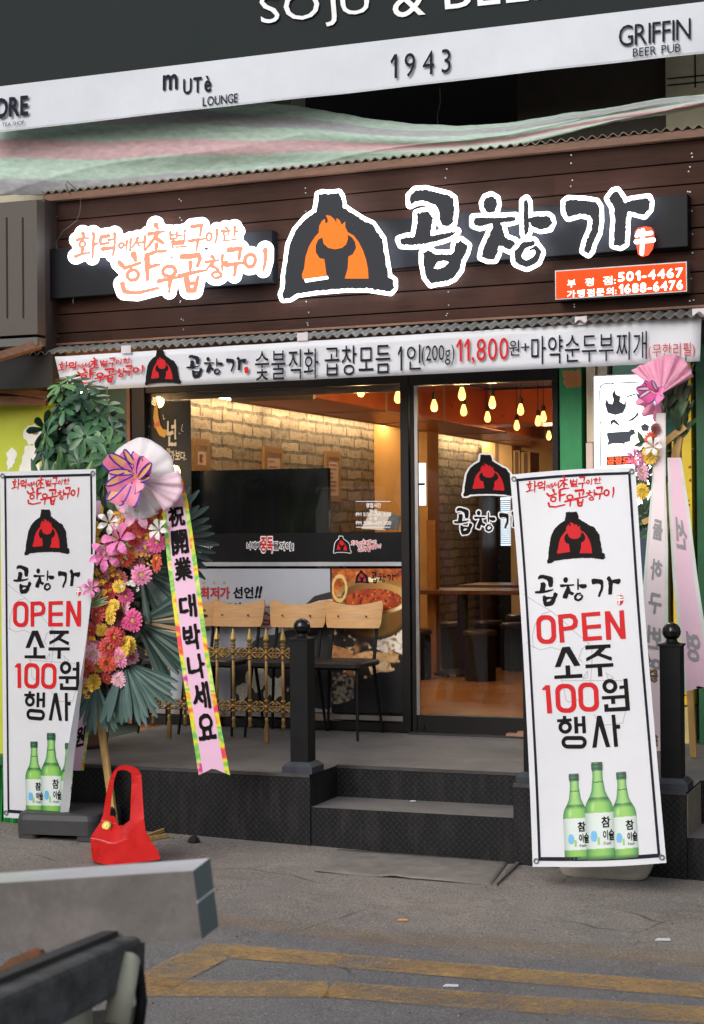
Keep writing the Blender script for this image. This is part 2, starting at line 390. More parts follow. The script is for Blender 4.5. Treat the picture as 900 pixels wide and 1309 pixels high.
def asphalt_mat():
    m, t, b = nmat('asphalt'); v = coords(t)
    big = ramp(t, noise(t, v, .9, 6, .65), .3, .7); mid = ramp(t, noise(t, v, 5, 6, .7), .3, .7); fine = noise(t, v, 95, 3, .85)
    vo = N(t, 'ShaderNodeTexVoronoi'); vo.inputs['Scale'].default_value = 90; t.links.new(v, vo.inputs['Vector'])
    base = MIX(t, big, S(122, 117, 113), S(148, 138, 128)); base = MIX(t, MA(t, 'MULTIPLY', mid, .55), base, S(98, 95, 93))
    st = ramp(t, noise(t, coords(t, (1, 1.6, 1)), 1.5, 9, .75), .54, .70); base = MIX(t, MA(t, 'MULTIPLY', st, .6), base, S(96, 76, 68))
    sp = ramp(t, fine, .56, .68); base = MIX(t, MA(t, 'MULTIPLY', sp, .6), base, S(206, 198, 188))
    dk = ramp(t, fine, .46, .36); base = MIX(t, MA(t, 'MULTIPLY', dk, .75), base, S(52, 50, 50))
    # hairline cracks
    cv = N(t, 'ShaderNodeTexVoronoi'); cv.feature = 'DISTANCE_TO_EDGE'; cv.inputs['Scale'].default_value = 1.1
    wv = MIX(t, .12, v, noise_col(t, v, 4)); t.links.new(wv, cv.inputs['Vector'])
    cr = MA(t, 'MULTIPLY', ramp(t, cv.outputs['Distance'], .009, .002), ramp(t, noise(t, v, 1.3, 2), .5, .6)); base = MIX(t, MA(t, 'MULTIPLY', cr, .75), base, S(50, 48, 48))
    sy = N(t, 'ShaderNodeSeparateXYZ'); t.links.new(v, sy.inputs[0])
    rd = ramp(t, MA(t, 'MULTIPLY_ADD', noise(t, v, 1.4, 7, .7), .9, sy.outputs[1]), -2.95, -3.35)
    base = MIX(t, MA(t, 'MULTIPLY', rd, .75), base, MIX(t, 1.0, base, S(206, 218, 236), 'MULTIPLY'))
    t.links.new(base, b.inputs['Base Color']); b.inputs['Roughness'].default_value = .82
    h = MA(t, 'ADD', MA(t, 'MULTIPLY', vo.outputs['Distance'], .6), MA(t, 'MULTIPLY', mid, .6)); bump(t, b, h, .45, .006); return m
def noise_col(t, v, s):
    n = N(t, 'ShaderNodeTexNoise'); n.inputs['Scale'].default_value = s; t.links.new(v, n.inputs['Vector']); return n.outputs['Color']
def worn_paint():
    m, t, b = nmat('worn_yellow_paint'); v = coords(t); out = t.nodes['Material Output']
    base = MIX(t, ramp(t, noise(t, v, 8, 5), .3, .7), S(170, 134, 82), S(192, 156, 98)); t.links.new(base, b.inputs['Base Color']); b.inputs['Roughness'].default_value = .75
    tr = N(t, 'ShaderNodeBsdfTransparent'); mx = N(t, 'ShaderNodeMixShader')
    k = ramp(t, MA(t, 'ADD', MA(t, 'MULTIPLY', noise(t, v, 2.2, 8, .8), .75), MA(t, 'MULTIPLY', noise(t, v, 38, 4, .85), .55)), .50, .78)
    t.links.new(MA(t, 'MULTIPLY', k, .86), mx.inputs[0]); t.links.new(tr.outputs[0], mx.inputs[1]); t.links.new(b.outputs[0], mx.inputs[2]); t.links.new(mx.outputs[0], out.inputs[0]); return m
m_tread = tread_mat(); m_deck = rubber_mat(); m_asph = asphalt_mat(); m_yline = worn_paint()
m_conc = mat('concrete', S(150, 144, 134), .85, 0, .25, 6, bmp=.2)
m_fascia = plank_mat('fascia_wood', S(46, 28, 21), h=.1245, z0=0)
m_rust = mat('rusty_timber', S(104, 72, 54), .6, 0, .35, 9, stretch=(1, 6, 6))
m_tile = mat('beige_tile', S(178, 172, 146), .6, 0, .12, 14, bmp=.1)
m_dark = mat('dark_void', S(20, 20, 21), .8, 0, .3)
m_brownp = mat('brown_panel', S(98, 80, 68), .5, 0, .12, 5)

# ================================================================== ground
g = MB(); xs = [-70, -30, -12]+[-6+i*.5 for i in range(25)]+[12, 30, 70]; ys = [-70, -30, -16, -12, -9, -7, -5.5, -4.5, -3.5, -2.8, -2.2, -1.6, -1, 0, 6, 20, 70]
g.grid(len(xs)-1, len(ys)-1, lambda u, v: (xs[round(u*(len(xs)-1))], ys[round(v*(len(ys)-1))], zg(xs[round(u*(len(xs)-1))])))
tag(g.build('ground', m_asph, loc=(0, 0, 0)), kind='structure')
def gstrip(pts, hw):      # painted strip along ground points
    q = [onG(*p, .004) for p in pts]; m = MB()
    def zz(p): return Vector((p.x, p.y, zg(p.x)+.004))
    for i, (a, b) in enumerate(zip(q[:-1], q[1:])):
        d = (b-a).normalized(); n = Vector((-d.y, d.x, 0))*hw
        k = max(1, int((b-a).length/.4))
        for j in range(k):
            s, e = a.lerp(b, j/k), a.lerp(b, (j+1)/k); m.quad(zz(s-n), zz(e-n), zz(e+n), zz(s+n))
    return m
gl = MB()
for m_ in (gstrip([(252, 1212), (560, 1238), (900, 1266), (1200, 1290)], .10), gstrip([(183, 1263), (420, 1264), (640, 1281), (900, 1297), (1200, 1320)], .105)):
    gl.v, gl.f, gl.m = gl.v+m_.v, gl.f+[tuple(i+len(gl.v) for i in f) for f in m_.f], gl.m+m_.m
e_ = gstrip([(262, 1222), (192, 1258)], .10); gl.add([Vector(p)+Vector((0, 0, .003)) for p in e_.v], e_.f)
tag(gl.build('road_marking', m_yline, loc=(0, 0, 0)), kind='structure')
def ghost_paint():
    m = m_yline.copy(); m.name = 'ghost_yellow_paint'
    for n in m.node_tree.nodes:
        if n.type == 'MATH' and n.operation == 'MULTIPLY' and abs(n.inputs[1].default_value-.86) < 1e-4: n.inputs[1].default_value = .25
    return m
tag(gstrip([(262, 1174), (460, 1195), (900, 1226), (1200, 1246)], .11).build('road_marking', ghost_paint(), loc=(0, 0, 0)), kind='structure')

# ================================================================== raised deck in front of the shop
ZD = .42; YF = -1.93; XL = onY(396, 992, YF).x; XR = onY(656, 1001, YF).x; XE = onY(877, 1015, YF).x
ZT = onY(430, 1018, -1.54).z
deck = thing('shop_deck', 'raised black tread-plate deck with a recessed step before the restaurant door', 'deck', (0.3, -1, 0))
b = MB(); b.box(-1.75, XL, YF, 0, -.15, ZD, 0, 1); b.box(XL, XR, -1.54, 0, -.15, ZD, 0, 1); b.box(XR, XE, YF, 0, -.15, ZD, 0, 1); b.box(XE, 3.6, -1.5, 0, -.15, ZD, 0, 1)
b.build('deck_body', [m_tread, m_deck], deck)
b = MB(); b.box(XL+.002, XR-.002, YF+.01, -1.542, -.15, ZT, 0, 1); b.build('step', [m_tread, m_deck], deck); b = MB(); b.box(XE+.002, 3.6, YF+.01, -1.502, -.15, onZ(885, 1058, .2).z, 0, 1); b.build('step', [m_tread, m_deck], deck)
b = MB(); b.box(XE+.0005, XE+.004, YF+.02, -1.52, .2, ZD-.01); b.build('side_plate', mat('side_plate', S(130, 120, 104), .7, 0, .25, 9), deck)
b = MB()
for q in ((-.62, YF-.0015, -.05, ZD-.014), (-.20, YF-.0015, -.05, ZD-.014), (.62, -1.5415, ZT, ZD-.014), (.74, YF+.0085, -.05, ZT-.002)):
    b = MB(); b.box(q[0]-.0025, q[0]+.0025, q[1], q[1]+.011, q[2], q[3]); b.build('plate_joint', m_dark, deck)
# worn edge strip on the deck lip
b = MB()
for x0, x1, y in ((-1.75, XL, YF), (XL, XR, -1.54), (XR, XE, YF)): b.box(x0, x1, y-.004, y+.018, ZD-.012, ZD+.005)
b.build('edge_trim', mat('edge_trim', S(70, 68, 68), .5, .4, .3, 12), deck)

# ================================================================== restaurant building (facade, interior)
bl = thing('restaurant_building', 'dark-fronted restaurant with a lit brick-walled dining room and beige tiled upper storey', 'restaurant', (0, .5, ZD))
XW0 = onY(172, 600, 0).x; XD0 = onY(526, 700, 0).x; XD1 = onY(714, 600, 0).x; XW1 = onY(521, 700, 0).x
ZH = onY(620, 490, 0).z            # top of glass
# upper storey of beige tiles with a dark opening, above the sign board
YU = .25
def onU(px, py): return onY(px, py, YU)
b = MB()
zt = 6.2; zo0, zo1 = 3.5, 4.75
ox0, ox1 = onU(372, 130).x, onU(851, 110).x
b.box(-6, ox0, YU, YU+.25, 2.9, zt); b.box(ox1, 6, YU, YU+.25, 2.9, zt); b.box(ox0, ox1, YU, YU+.25, 2.9, onU(600, 196).z-.05); b.box(ox0, ox1, YU, YU+.25, 5.0, zt)
b.build('upper_wall', m_tile, bl)
b = MB()                            # tile joints (real grooves proud as dark filler strips)
for px in (510, 585, 724, 811, 895): x = onU(px, 175).x; b.box(x-.004, x+.004, YU-.004, YU+.01, 3.0, onU(600, 196).z-.055)
x = onU(889, 100).x; b.box(x-.004, x+.004, YU-.004, YU+.01, onU(889, 112).z, zt)
z = onU(880, 92).z
for zz_ in (z-.03, z-.07): b.box(ox1+.01, 6, YU-.004, YU+.01, zz_-.004, zz_+.004)
b.build('tile_joint', m_dark, bl)
b = MB(); b.box(ox0-.3, ox1+.3, YU+.9, YU+1.0, 3.2, 5.4); b.build('opening_back', m_dark, bl)
b = MB(); b.box(onU(656, 120).x, ox1, YU+.1, YU+.14, 3.3, 5.0); b.build('opening_panel', mat('opening_panel', S(66, 58, 52), .6, 0, .2, 4), bl)
b = MB(); b.tube([onY(562, 112, YU-.01), onY(563, 130, YU-.01), onY(559, 148, YU-.01), onY(560, 165, YU-.01)], .004); b.build('cable', mat('grey_cable', S(110, 110, 112), .5), bl)
# ground-floor facade pieces outside the glazing
b = MB(); b.box(-6, XW0-.005, .06, .3, -.1, 3.1); b.box(XD1+.01, 6, .06, .3, ZD-.3, 3.1); b.box(XW0, XD1, .06, .3, ZH+.06, 3.1); b.box(XW0, XD1, .06, .3, -.1, ZD+.02)
b.build('facade_wall', mat('dark_green_wall', S(38, 52, 40), .6, 0, .3, 3), bl)
# dining room
XB = onY(245, 510, 1.3).x          # brick wall plane
ZC = 3.02; YB = 10.0; XRI = 2.6
def brick_mat():
    m, t, bb = nmat('old_brick'); tc = N(t, 'ShaderNodeTexCoord'); sp = N(t, 'ShaderNodeSeparateXYZ'); t.links.new(tc.outputs['Object'], sp.inputs[0])
    cb = N(t, 'ShaderNodeCombineXYZ'); t.links.new(sp.outputs[1], cb.inputs[0]); t.links.new(sp.outputs[2], cb.inputs[1])
    dv = MIX(t, .045, cb.outputs[0], noise_col(t, cb.outputs[0], 5))
    br = N(t, 'ShaderNodeTexBrick'); t.links.new(dv, br.inputs['Vector']); br.inputs['Scale'].default_value = 1
    br.inputs['Brick Width'].default_value = .37; br.inputs['Row Height'].default_value = .094; br.inputs['Mortar Size'].default_value = .0125
    br.inputs['Color1'].default_value = (*S(146, 124, 104), 1); br.inputs['Color2'].default_value = (*S(84, 66, 55), 1); br.inputs['Mortar'].default_value = (*S(36, 26, 21), 1); br.inputs['Bias'].default_value = -.1
    n = ramp(t, noise(t, cb.outputs[0], 11, 7, .75), .35, .7); c = MIX(t, MA(t, 'MULTIPLY', n, .5), br.outputs['Color'], S(176, 156, 130))
    d = ramp(t, noise(t, cb.outputs[0], 15, 6, .8), .54, .64); c = MIX(t, MA(t, 'MULTIPLY', d, .85), c, S(44, 33, 27))
    t.links.new(c, bb.inputs['Base Color']); bb.inputs['Roughness'].default_value = .85
    bump(t, bb, MA(t, 'ADD', MA(t, 'MULTIPLY', br.outputs['Fac'], -1), MA(t, 'MULTIPLY', n, .5)), .8, .02); return m
b = MB(); b.box(XB-.2, XB, .31, YB, ZD, ZC); b.build('brick_wall', brick_mat(), bl)
m_plaster = mat('warm_plaster', S(190, 150, 104), .7, 0, .1, 3)
b = MB(); b.box(XB-.2, XRI, YB, YB+.2, ZD, ZC); b.build('back_wall', m_plaster, bl)
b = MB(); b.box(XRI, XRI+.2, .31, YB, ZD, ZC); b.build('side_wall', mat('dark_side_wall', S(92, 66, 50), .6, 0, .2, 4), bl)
def floor_mat():
    m, t, bb = nmat('epoxy_floor'); n = ramp(t, noise(t, coords(t, (1.4, 1, 1)), 1.6, 6, .6), .3, .7)
    t.links.new(MIX(t, n, S(168, 104, 62), S(206, 148, 96)), bb.inputs['Base Color']); bb.inputs['Roughness'].default_value = .24; bump(t, bb, noise(t, coords(t), 6, 4), .06, .01); return m
b = MB(); b.box(max(XB-.2, XW0), XRI, .045, YB, ZD-.12, ZD+.012); b.build('floor', floor_mat(), bl)
b = MB(); b.box(XB-.2, XRI+.2, .31, YB+.2, ZC, ZC+.15); b.build('ceiling', mat('dark_ceiling', S(70, 50, 38), .6, 0, .2, 3), bl)
b = MB(); b.box(XB+.001, XB+.5, .31, YB-.01, ZC-.28, ZC-.001); b.build('soffit', mat('soffit_black', S(18, 14, 12), .7, spec=.1), bl)
zled = ZC-.282
b = MB(); b.box(XB+.05, XB+.065, .35, YB-.6, zled-.012, zled); b.build('led_strip', emat('led_warm', (1, .82, .5), 22), bl)
for k in range(4):
    L = bpy.data.lights.new('led_light', 'AREA'); L.shape = 'RECTANGLE'; L.size = 2.2; L.size_y = .03; L.energy = 14; L.color = (1, .78, .46)
    o = bpy.data.objects.new('led_light', L); COL.objects.link(o); o.location = (XB+.10, 1.45+k*2.35, zled-.02); o.rotation_euler = (0, math.radians(18), math.radians(90))
    o.matrix_world = Matrix.Translation(o.location) @ Matrix.Rotation(math.radians(8), 4, 'Y') @ Matrix.Rotation(math.radians(90), 4, 'Z')
# pillar standing off the brick wall
pp = onX(478, 560, XB); YP = pp.y
b = MB(); xr_ = onY(546, 560, YP).x; b.box(XB+.002, xr_, YP, YP+.35, ZD+.012, ZC-.285); b.build('pillar', mat('plaster_pillar', S(206, 150, 84), .65, 0, .15, 3, bmp=.15, bs=9), bl)
b = MB(); q = onY(552, 800, 4.0); b.box(q.x-.04, q.x+.04, 4.0, 4.10, ZD+.012, onY(552, 665, 4.0).z); b.build('wooden_post', mat('post_wood', S(176, 112, 44), .45, 0, .25, 6, stretch=(6, 6, 1)), bl)

# ================================================================== fascia sign board (planks), slightly skewed to the wall
FP0 = Vector((-2.38, -.30, 0)); FD = Vector((4.28, -.2, 0)).normalized(); FN = Vector((FD.y, -FD.x, 0))   # FN points to the street
def onF(px, py, e=0): return onP(px, py, FP0+FN*e, FN)
fa = thing('fascia_board', 'dark brown plank fascia across the shopfront carrying the lit signs', 'sign board', FP0+Vector((2.1, 0, 2.9)))
fx = lambda s, e, z: FP0+FD*s+FN*e+Vector((0, 0, z))
s0 = (onF(64, 350)-FP0).dot(FD); s1 = 5.6
pl = [(262, 281), (284, 305), (308, 329), (332, 353.5), (356.5, 377), (380, 401), (404.5, 425), (428.5, 439)]
ztop = onF(66, 259).z; zb = onF(66, 440).z
bounds = [283.3, 307.2, 331, 355.4, 379, 403.4, 427.2]
zs = [ztop]+[onF(66, y).z for y in bounds]+[zb]
b = MB()
for i in range(len(zs)-1):
    za, zb_ = zs[i], zs[i+1]
    b.obox(fx(s0, -.03, zb_+.004), FD*(s1-s0), FN*.03, Vector((0, 0, za-zb_-.007)))
b.build('planks', m_fascia, fa, bevel=.003)
b = MB(); b.obox(fx(s0, -.06, zs[-1]-.01), FD*(s1-s0), FN*.028, Vector((0, 0, zs[0]-zs[-1]+.02))); b.build('backing', m_dark, fa)
b = MB(); b.obox(fx(s0-.02, -.1, ztop+.002), FD*(s1-s0+.02), FN*.15, Vector((0, 0, .045))); b.build('top_cap', m_rust, fa)
b = MB(); b.obox(fx(s0-.05, -.08, zb), FD*.048, FN*.10, Vector((0, 0, ztop-zb))); b.obox(fx(s0, -.03, zb-.012), FD*(s1-s0), FN*.045, Vector((0, 0, .014))); b.build('edge_board', m_rust, fa)
b = MB()
for i in range(len(zs)-1):
    for s in [s0+.05, s0+1.0, s0+1.9, s0+2.83, s0+3.6, s0+4.3]:
        for _ in (0, 1):
            ss = s+random.uniform(-.015, .015); z = random.uniform(zs[i+1]+.02, zs[i]-.02); c = fx(ss, .001, z)
            b = MB(); b.obox(c, FD*.007, FN*.003, Vector((0, 0, .007))); b.build('screw', m_steel, fa)
def corr(mb, s_a, s_b, fn0, fn1, amp, pitch, m=0):       # corrugated sheet between two edge functions of s
    n = int((s_b-s_a)/pitch*6); v = []
    for i in range(n+1):
        s = s_a+(s_b-s_a)*i/n; o = Vector((0, 0, amp*math.sin(2*math.pi*s/pitch))); v += [fn0(s)+o, fn1(s)+o]
    mb.add(v, [(2*i, 2*i+2, 2*i+3, 2*i+1) for i in range(n)], m)
b = MB(); corr(b, s0-.03, s1, lambda s: fx(s, .06, ztop+.058), lambda s: fx(s, -.4, ztop+.075), .011, .062)
b.build('roof_sheet', mat('old_corrugated', S(120, 110, 92), .55, .3, .3, 8), fa, solid=.003)
# corrugated eave under the fascia
ev = thing('corrugated_eave', 'grey corrugated metal eave running under the plank fascia above the price banner', 'awning', fx(2.1, .1, zb-.1))
ze = onF(450, 428, .14).z
b = MB(); corr(b, s0-.06, s1, lambda s: fx(s, -.02, zb-.018), lambda s: fx(s, .16, ze-.005), .011, .062); b.build('eave_sheet', mat('grey_corrugated', S(128, 128, 124), .5, .45, .2, 9), ev, solid=.003)
b = MB(); b.obox(fx(s0, -.02, zb-.075), FD*(s1-s0), FN*-.04, Vector((0, 0, .04))); b.build('batten', m_rust, ev)

# ================================================================== window
gl_ = glassmat('window_glass', (.96, .97, .97), 1.0)
wi = thing('shop_window', 'large dark-framed restaurant window with a black film band and posters', 'window', ((XW0+XW1)/2, 0, ZD))
ZB0 = ZD+.005
b = MB(); fw = .05
b.box(XW0, XW0+.10, -.04, .06, ZB0, 2.95); b.box(XW1-.028, XW1+.028, -.045, .06, ZB0, 2.95); b.box(XW0+.101, XW1-.029, -.03, .05, ZB0, onY(450, 922, 0).z); b.box(XW0+.101, XW1-.029, -.03, .05, ZH+.02, ZH+.3)
b.build('frame', m_frame, wi, bevel=.004)
x0g, x1g = XW0+.101, XW1-.029
b = MB(); b.box(x0g, x1g, .012, .018, onY(450, 921, 0).z, ZH+.019); b.build('glass', gl_, wi)
def zW(px, py): return onY(px, py, 0).z
b = MB(); b.box(x0g, x1g, .004, .0105, zW(400, 718), zW(400, 681)); b.build('black_film', mat('black_film', S(13, 13, 16), .4, 0, .1, spec=.2), wi)
b = MB(); b.box(x0g, x1g, -.012, .0035, zW(400, 723.5), zW(400, 718.5)); b.build('transom', mat('transom_alu', S(176, 178, 184), .4, .5, .1), wi)
b = MB(); b.box(x0g, x1g, -.010, .0035, zW(400, 918), zW(400, 912)); b.build('lower_strip', mat('strip_alu', S(150, 146, 142), .4, .5), wi)
b = MB(); b.box(x0g, x1g, .02, .06, zW(400, 912), zW(400, 724)); b.build('lower_panel', m_ink, wi)

# ================================================================== door
dr = thing('glass_door', 'dark-framed glass entrance door carrying the pot emblem decal', 'door', ((XD0+XD1)/2, 0, ZD))
b = MB(); b.box(XD0+.006, XD0+.036, -.03, .05, ZD+.008, ZH+.0); b.box(XD1-.03, XD1+.008, -.03, .05, ZD+.008, ZH); b.box(XD0+.006, XD1+.008, -.035, .05, ZH+.001, 2.95); b.box(XD0+.037, XD1-.031, -.028, .05, ZD+.008, onY(600, 915.5, 0).z)
b.build('frame', m_frame, dr, bevel=.004)
b = MB(); b.box(XD0+.037, XD0+.058, -.033, -.012, onY(536, 913, 0).z, ZH-.002); b.build('pull_strip', mat('brushed_alu', S(168, 164, 160), .35, .8, .1), dr)
b = MB(); b.box(XD0+.037, XD1-.031, .012, .018, onY(600, 915.5, 0).z+.001, ZH-.001); b.build('glass', gl_, dr)
b = MB(); c = onY(541, 929, -.03); b.tube([c, c+Vector((0, -.012, 0))], .014, 12); b.build('bolt', m_black, dr)
b = MB(); b.box(XD0, XD1, -.09, -.036, ZD+.001, ZD+.012); b.build('sill', mat('sill_dark', S(48, 46, 46), .5), dr)
# ================================================================== emblem, logo letters, tagline (outlines traced in the sign's own pixels)
def crop(pts, ox, oy, k): return [(ox+x*k, oy+y*k) for x, y in pts]
K1 = 200/900; K3 = 170/900
c1 = lambda p: crop(p, 500, 225, K1); c2 = lambda p: crop(p, 660, 225, K1); c3 = lambda p: crop(p, 350, 230, K3)
L_GOP = ([c1([(108,115),(140,82),(200,78),(270,95),(330,110),(358,130),(365,200),(355,270),(330,290),(295,285),(280,255),(275,195),(250,165),(180,140),(140,150),(110,165)]),
          c1([(150,215),(185,205),(215,205),(240,240),(232,290),(225,345),(300,330),(378,318),(350,345),(300,365),(200,390),(120,398),(60,395),(48,365),(90,352),(135,350),(145,290),(150,245)]),
          c1([(185,440),(215,425),(255,450),(345,450),(362,440),(370,390),(400,370),(440,400),(430,440),(405,490),(395,540),(360,585),(320,605),(260,612),(230,620),(200,580),(185,500)])],
         [c1([(245,530),(265,495),(300,488),(335,493),(310,520),(270,535)])], [])
L_CHANG = ([c1([(530,155),(545,125),(575,113),(605,130),(610,165),(600,205),(555,213),(535,185)]),
            c1([(475,240),(530,238),(600,240),(715,232),(715,255),(690,262),(630,272),(645,310),(655,355),(710,375),(715,395),(680,425),(640,405),(620,400),(610,450),(595,480),(555,480),(520,465),(530,415),(560,350),(585,290),(580,275),(510,292),(475,280)]),
            c2([(42,145),(58,132),(68,150),(72,240),(110,232),(180,228),(198,240),(205,270),(190,300),(140,308),(90,290),(75,268),(70,320),(52,345),(45,330),(42,250)])],
           [], [(c1([(812,388),(765,400),(730,440),(735,485),(780,505),(828,482),(848,440),(832,412),(800,425)]), [3.6,4.2,4.6,4.8,4.4,4.2,3.6,2.6,1.2])])
L_GA = ([c2([(280,150),(300,135),(400,140),(460,150),(478,180),(480,260),(470,330),(440,390),(430,430),(415,447),(388,430),(400,380),(430,310),(438,260),(425,228),(370,218),(300,238),(282,210)]),
         c2([(530,130),(560,90),(580,85),(605,120),(625,155),(660,140),(760,125),(770,150),(765,190),(735,225),(660,205),(640,205),(632,260),(630,330),(625,390),(600,405),(560,395),(562,330),(568,250),(560,180)])], [], [])
E_OUT = c3([(303,100),(330,90),(375,95),(440,88),(455,110),(470,185),(530,225),(600,270),(665,300),(700,350),(735,400),(745,470),(760,560),(772,632),(775,655),(812,680),(812,730),(790,758),(640,735),(480,735),(300,750),(160,770),(110,800),(65,805),(55,775),(70,735),(75,650),(90,560),(105,440),(150,340),(220,260),(285,215),(297,160)])
circ = lambda cx, cy, r, n=28: [(cx+r*math.cos(i*2*math.pi/n), cy+r*math.sin(i*2*math.pi/n)) for i in range(n)]
E_HEAD = c3([(303,362),(308,310),(325,278),(345,262),(352,296),(366,284),(364,262),(350,238),(385,243),(412,268),(424,292),(424,257),(446,272),(460,304),(484,280),(484,318),(500,352),(502,400),(490,436),(462,460),(415,470),(368,460),(338,432),(328,388)])
E_LEGL = c3([(303,358),(280,384),(252,425),(235,458),(215,520),(205,600),(190,640),(195,672),(358,648),(342,535),(310,530),(285,490),(284,445),(300,405),(330,388)])
E_LEGR = c3([(498,352),(540,375),(575,420),(605,480),(625,540),(637,600),(642,668),(480,668),(500,600),(505,518),(535,503),(557,460),(550,420),(530,390),(502,372)])
E_WHITE = c3([(205,672),(365,650),(370,670),(215,694)])
def deskew(p, k=.075): return (p[0], p[1]+k*(p[0]-510))
class Art:            # art in unit square (y down), deskewed
    def __init__(s, ref):
        q = [deskew(p) for p in ref]; s.x0 = min(p[0] for p in q); s.y0 = min(p[1] for p in q); s.w = max(p[0] for p in q)-s.x0; s.h = max(p[1] for p in q)-s.y0
    def u(s, pts): return [((deskew(p)[0]-s.x0)/s.w, (deskew(p)[1]-s.y0)/s.h) for p in pts]
    def sh(s, sh_): return (s.u(sh_[0]), sh_[1])
A_E = Art(E_OUT); LOGO_ALL = [p for L in (L_GOP, L_CHANG, L_GA) for q in L[0] for p in q]; A_L = Art(LOGO_ALL)
emb_core = draw([E_OUT], h=.9, wobble=.5, wf=.5); emb_halo = draw([E_OUT], h=.9, grow=5.2)
emb_red = draw([E_HEAD, E_LEGL, E_LEGR], h=.7)
L_core = [draw(L[0], L[2], h=.6, holes=L[1], wobble=.45, wf=.8, seed=i) for i, L in enumerate((L_GOP, L_CHANG, L_GA))]
L_halo = [draw(L[0], L[2], h=.8, holes=[], grow=5.6) for L in (L_GOP, L_CHANG, L_GA)]
U_core, U_red, U_halo = A_E.sh(emb_core), A_E.sh(emb_red), A_E.sh(emb_halo)
UL = [A_L.sh(s) for s in L_core]; ULH = [A_L.sh(s) for s in L_halo]
def merge(shs):
    V = []; Fc = []
    for v, f in shs: n = len(V); V = V+list(v); Fc = Fc+[tuple(i+n for i in a) for a in f]
    return V, Fc
U_logo = merge(UL); U_logoh = merge(ULH)
TAGC = [('화',45,85,115,165),('덕',118,90,182,158),('에',185,108,228,145),('서',230,100,278,140),('초',275,65,345,160),('벌',350,85,415,140),('구',420,65,470,150),('이',475,85,515,125),('한',522,78,580,122),
        ('한',188,155,325,280),('우',318,195,385,275),('곱',388,158,470,278),('창',470,165,545,238),('구',540,140,600,230),('이',600,150,680,215)]
def cc_(cx, cy, rx, ry, n=12): return [(cx+rx*math.cos(-1.4+i*2*math.pi/n), cy+ry*math.sin(-1.4+i*2*math.pi/n)) for i in range(n+1)]
BR = {'화': [[(.30,.02),(.36,.14)], [(.05,.26),(.30,.20),(.58,.20)], cc_(.30,.43,.14,.11), [(.32,.60),(.31,.78)], [(.02,.90),(.3,.82),(.66,.76)], [(.80,.02),(.83,.5),(.80,.98)], [(.82,.45),(1,.42)]],
 '덕': [[(.52,.08),(.15,.12),(.10,.30),(.14,.46),(.55,.40)], [(.55,.26),(.80,.24)], [(.84,0),(.85,.55)], [(.25,.68),(.85,.63),(.80,.98)]],
 '에': [cc_(.22,.5,.18,.22), [(.42,.5),(.60,.48)], [(.64,.12),(.64,.9)], [(.92,0),(.94,1)]], '서': [[(.36,.1),(.25,.5),(.02,.85)], [(.30,.42),(.55,.75)], [(.56,.45),(.82,.42)], [(.86,0),(.88,1)]],
 '초': [[(.45,0),(.56,.12)], [(.15,.29),(.85,.22)], [(.56,.24),(.38,.47),(0,.82)], [(.45,.43),(.85,.60)], [(.52,.64),(.52,.84)], [(.10,.97),(.5,.88),(1,.86)]],
 '벌': [[(.08,.08),(.10,.46)], [(.42,.06),(.42,.44)], [(.10,.24),(.42,.22)], [(.10,.45),(.42,.42)], [(.5,.26),(.74,.24)], [(.82,0),(.82,.5)], [(.2,.62),(.82,.58),(.78,.73),(.25,.78),(.24,.93),(.95,.91)]],
 '구': [[(.15,.10),(.78,.05),(.70,.42)], [(0,.62),(1,.55)], [(.55,.58),(.50,1)]], '이': [cc_(.25,.52,.22,.30), [(.85,0),(.89,.5),(.82,1)]],
 '한': [[(.28,.05),(.4,.14)], [(.05,.25),(.6,.22)], cc_(.32,.43,.16,.12), [(.78,0),(.80,.62)], [(.8,.32),(1,.30)], [(.25,.70),(.22,.93),(.95,.87)]],
 '한2': [[(.33,0),(.38,.16)], [(.0,.20),(.12,.34),(.5,.22)], cc_(.33,.52,.14,.13), [(.66,.1),(.68,.64)], [(.68,.34),(.95,.27)], [(.08,.74),(.14,.93),(.45,.97),(.95,.86)]],
 '우': [cc_(.5,.2,.32,.2), [(0,.57),(.5,.50),(1,.44)], [(.58,.5),(.55,1)]], '곱': [[(.08,.07),(.72,.04),(.80,.12),(.7,.32)], [(.42,.24),(.42,.44)], [(0,.57),(.5,.49),(1,.44)], [(.28,.64),(.36,.95),(.62,.96),(.74,.60)], [(.3,.78),(.7,.75)]],
 '창': [[(.3,.05),(.4,.14)], [(.05,.27),(.6,.2)], [(.38,.24),(.05,.64)], [(.28,.42),(.6,.6)], [(.76,0),(.78,.64)], [(.78,.3),(1,.28)], cc_(.55,.83,.2,.13)]}
TSTR = []
for i_, (ch_, x0_, y0_, x1_, y1_) in enumerate(TAGC):
    key_ = '한2' if i_ == 9 else ch_; rr_ = {'초': 6.2, '곱': 7.2, '우': 6.4, '에': 3.6, '서': 3.8, '한': 3.6, '한2': 7.4, '벌': 3.5}.get(key_, 5.0)+(1.6 if i_ in (13, 14) else 0)-(1 if i_ == 7 else 0)
    out_ = []
    for k_, st_ in enumerate(BR[key_]):
        n_ = len(st_); out_.append(([(x0_+(x1_-x0_)*x+(.5-y)*4, y0_+(y1_-y0_)*y) for x, y in st_], [rr_*(1.12-.5*q/(n_-1) if n_ < 8 else .78)*(1.15 if k_ % 3 == 0 else .95) for q in range(n_)]))
    TSTR.append(out_)
def tagline(grow=0, h=2.0):
    return merge([([((x-45)/635, (y-65)/215) for x, y in v], f) for v, f in (draw((), st, h=h, grow=grow, wobble=.5, wf=.2, seed=q) for q, st in enumerate(TSTR))])
U_tag = tagline(.4)
STAMP = c2([(683,320),(700,298),(740,290),(775,295),(792,320),(795,370),(785,420),(760,455),(725,465),(700,450),(690,390),(682,350)])
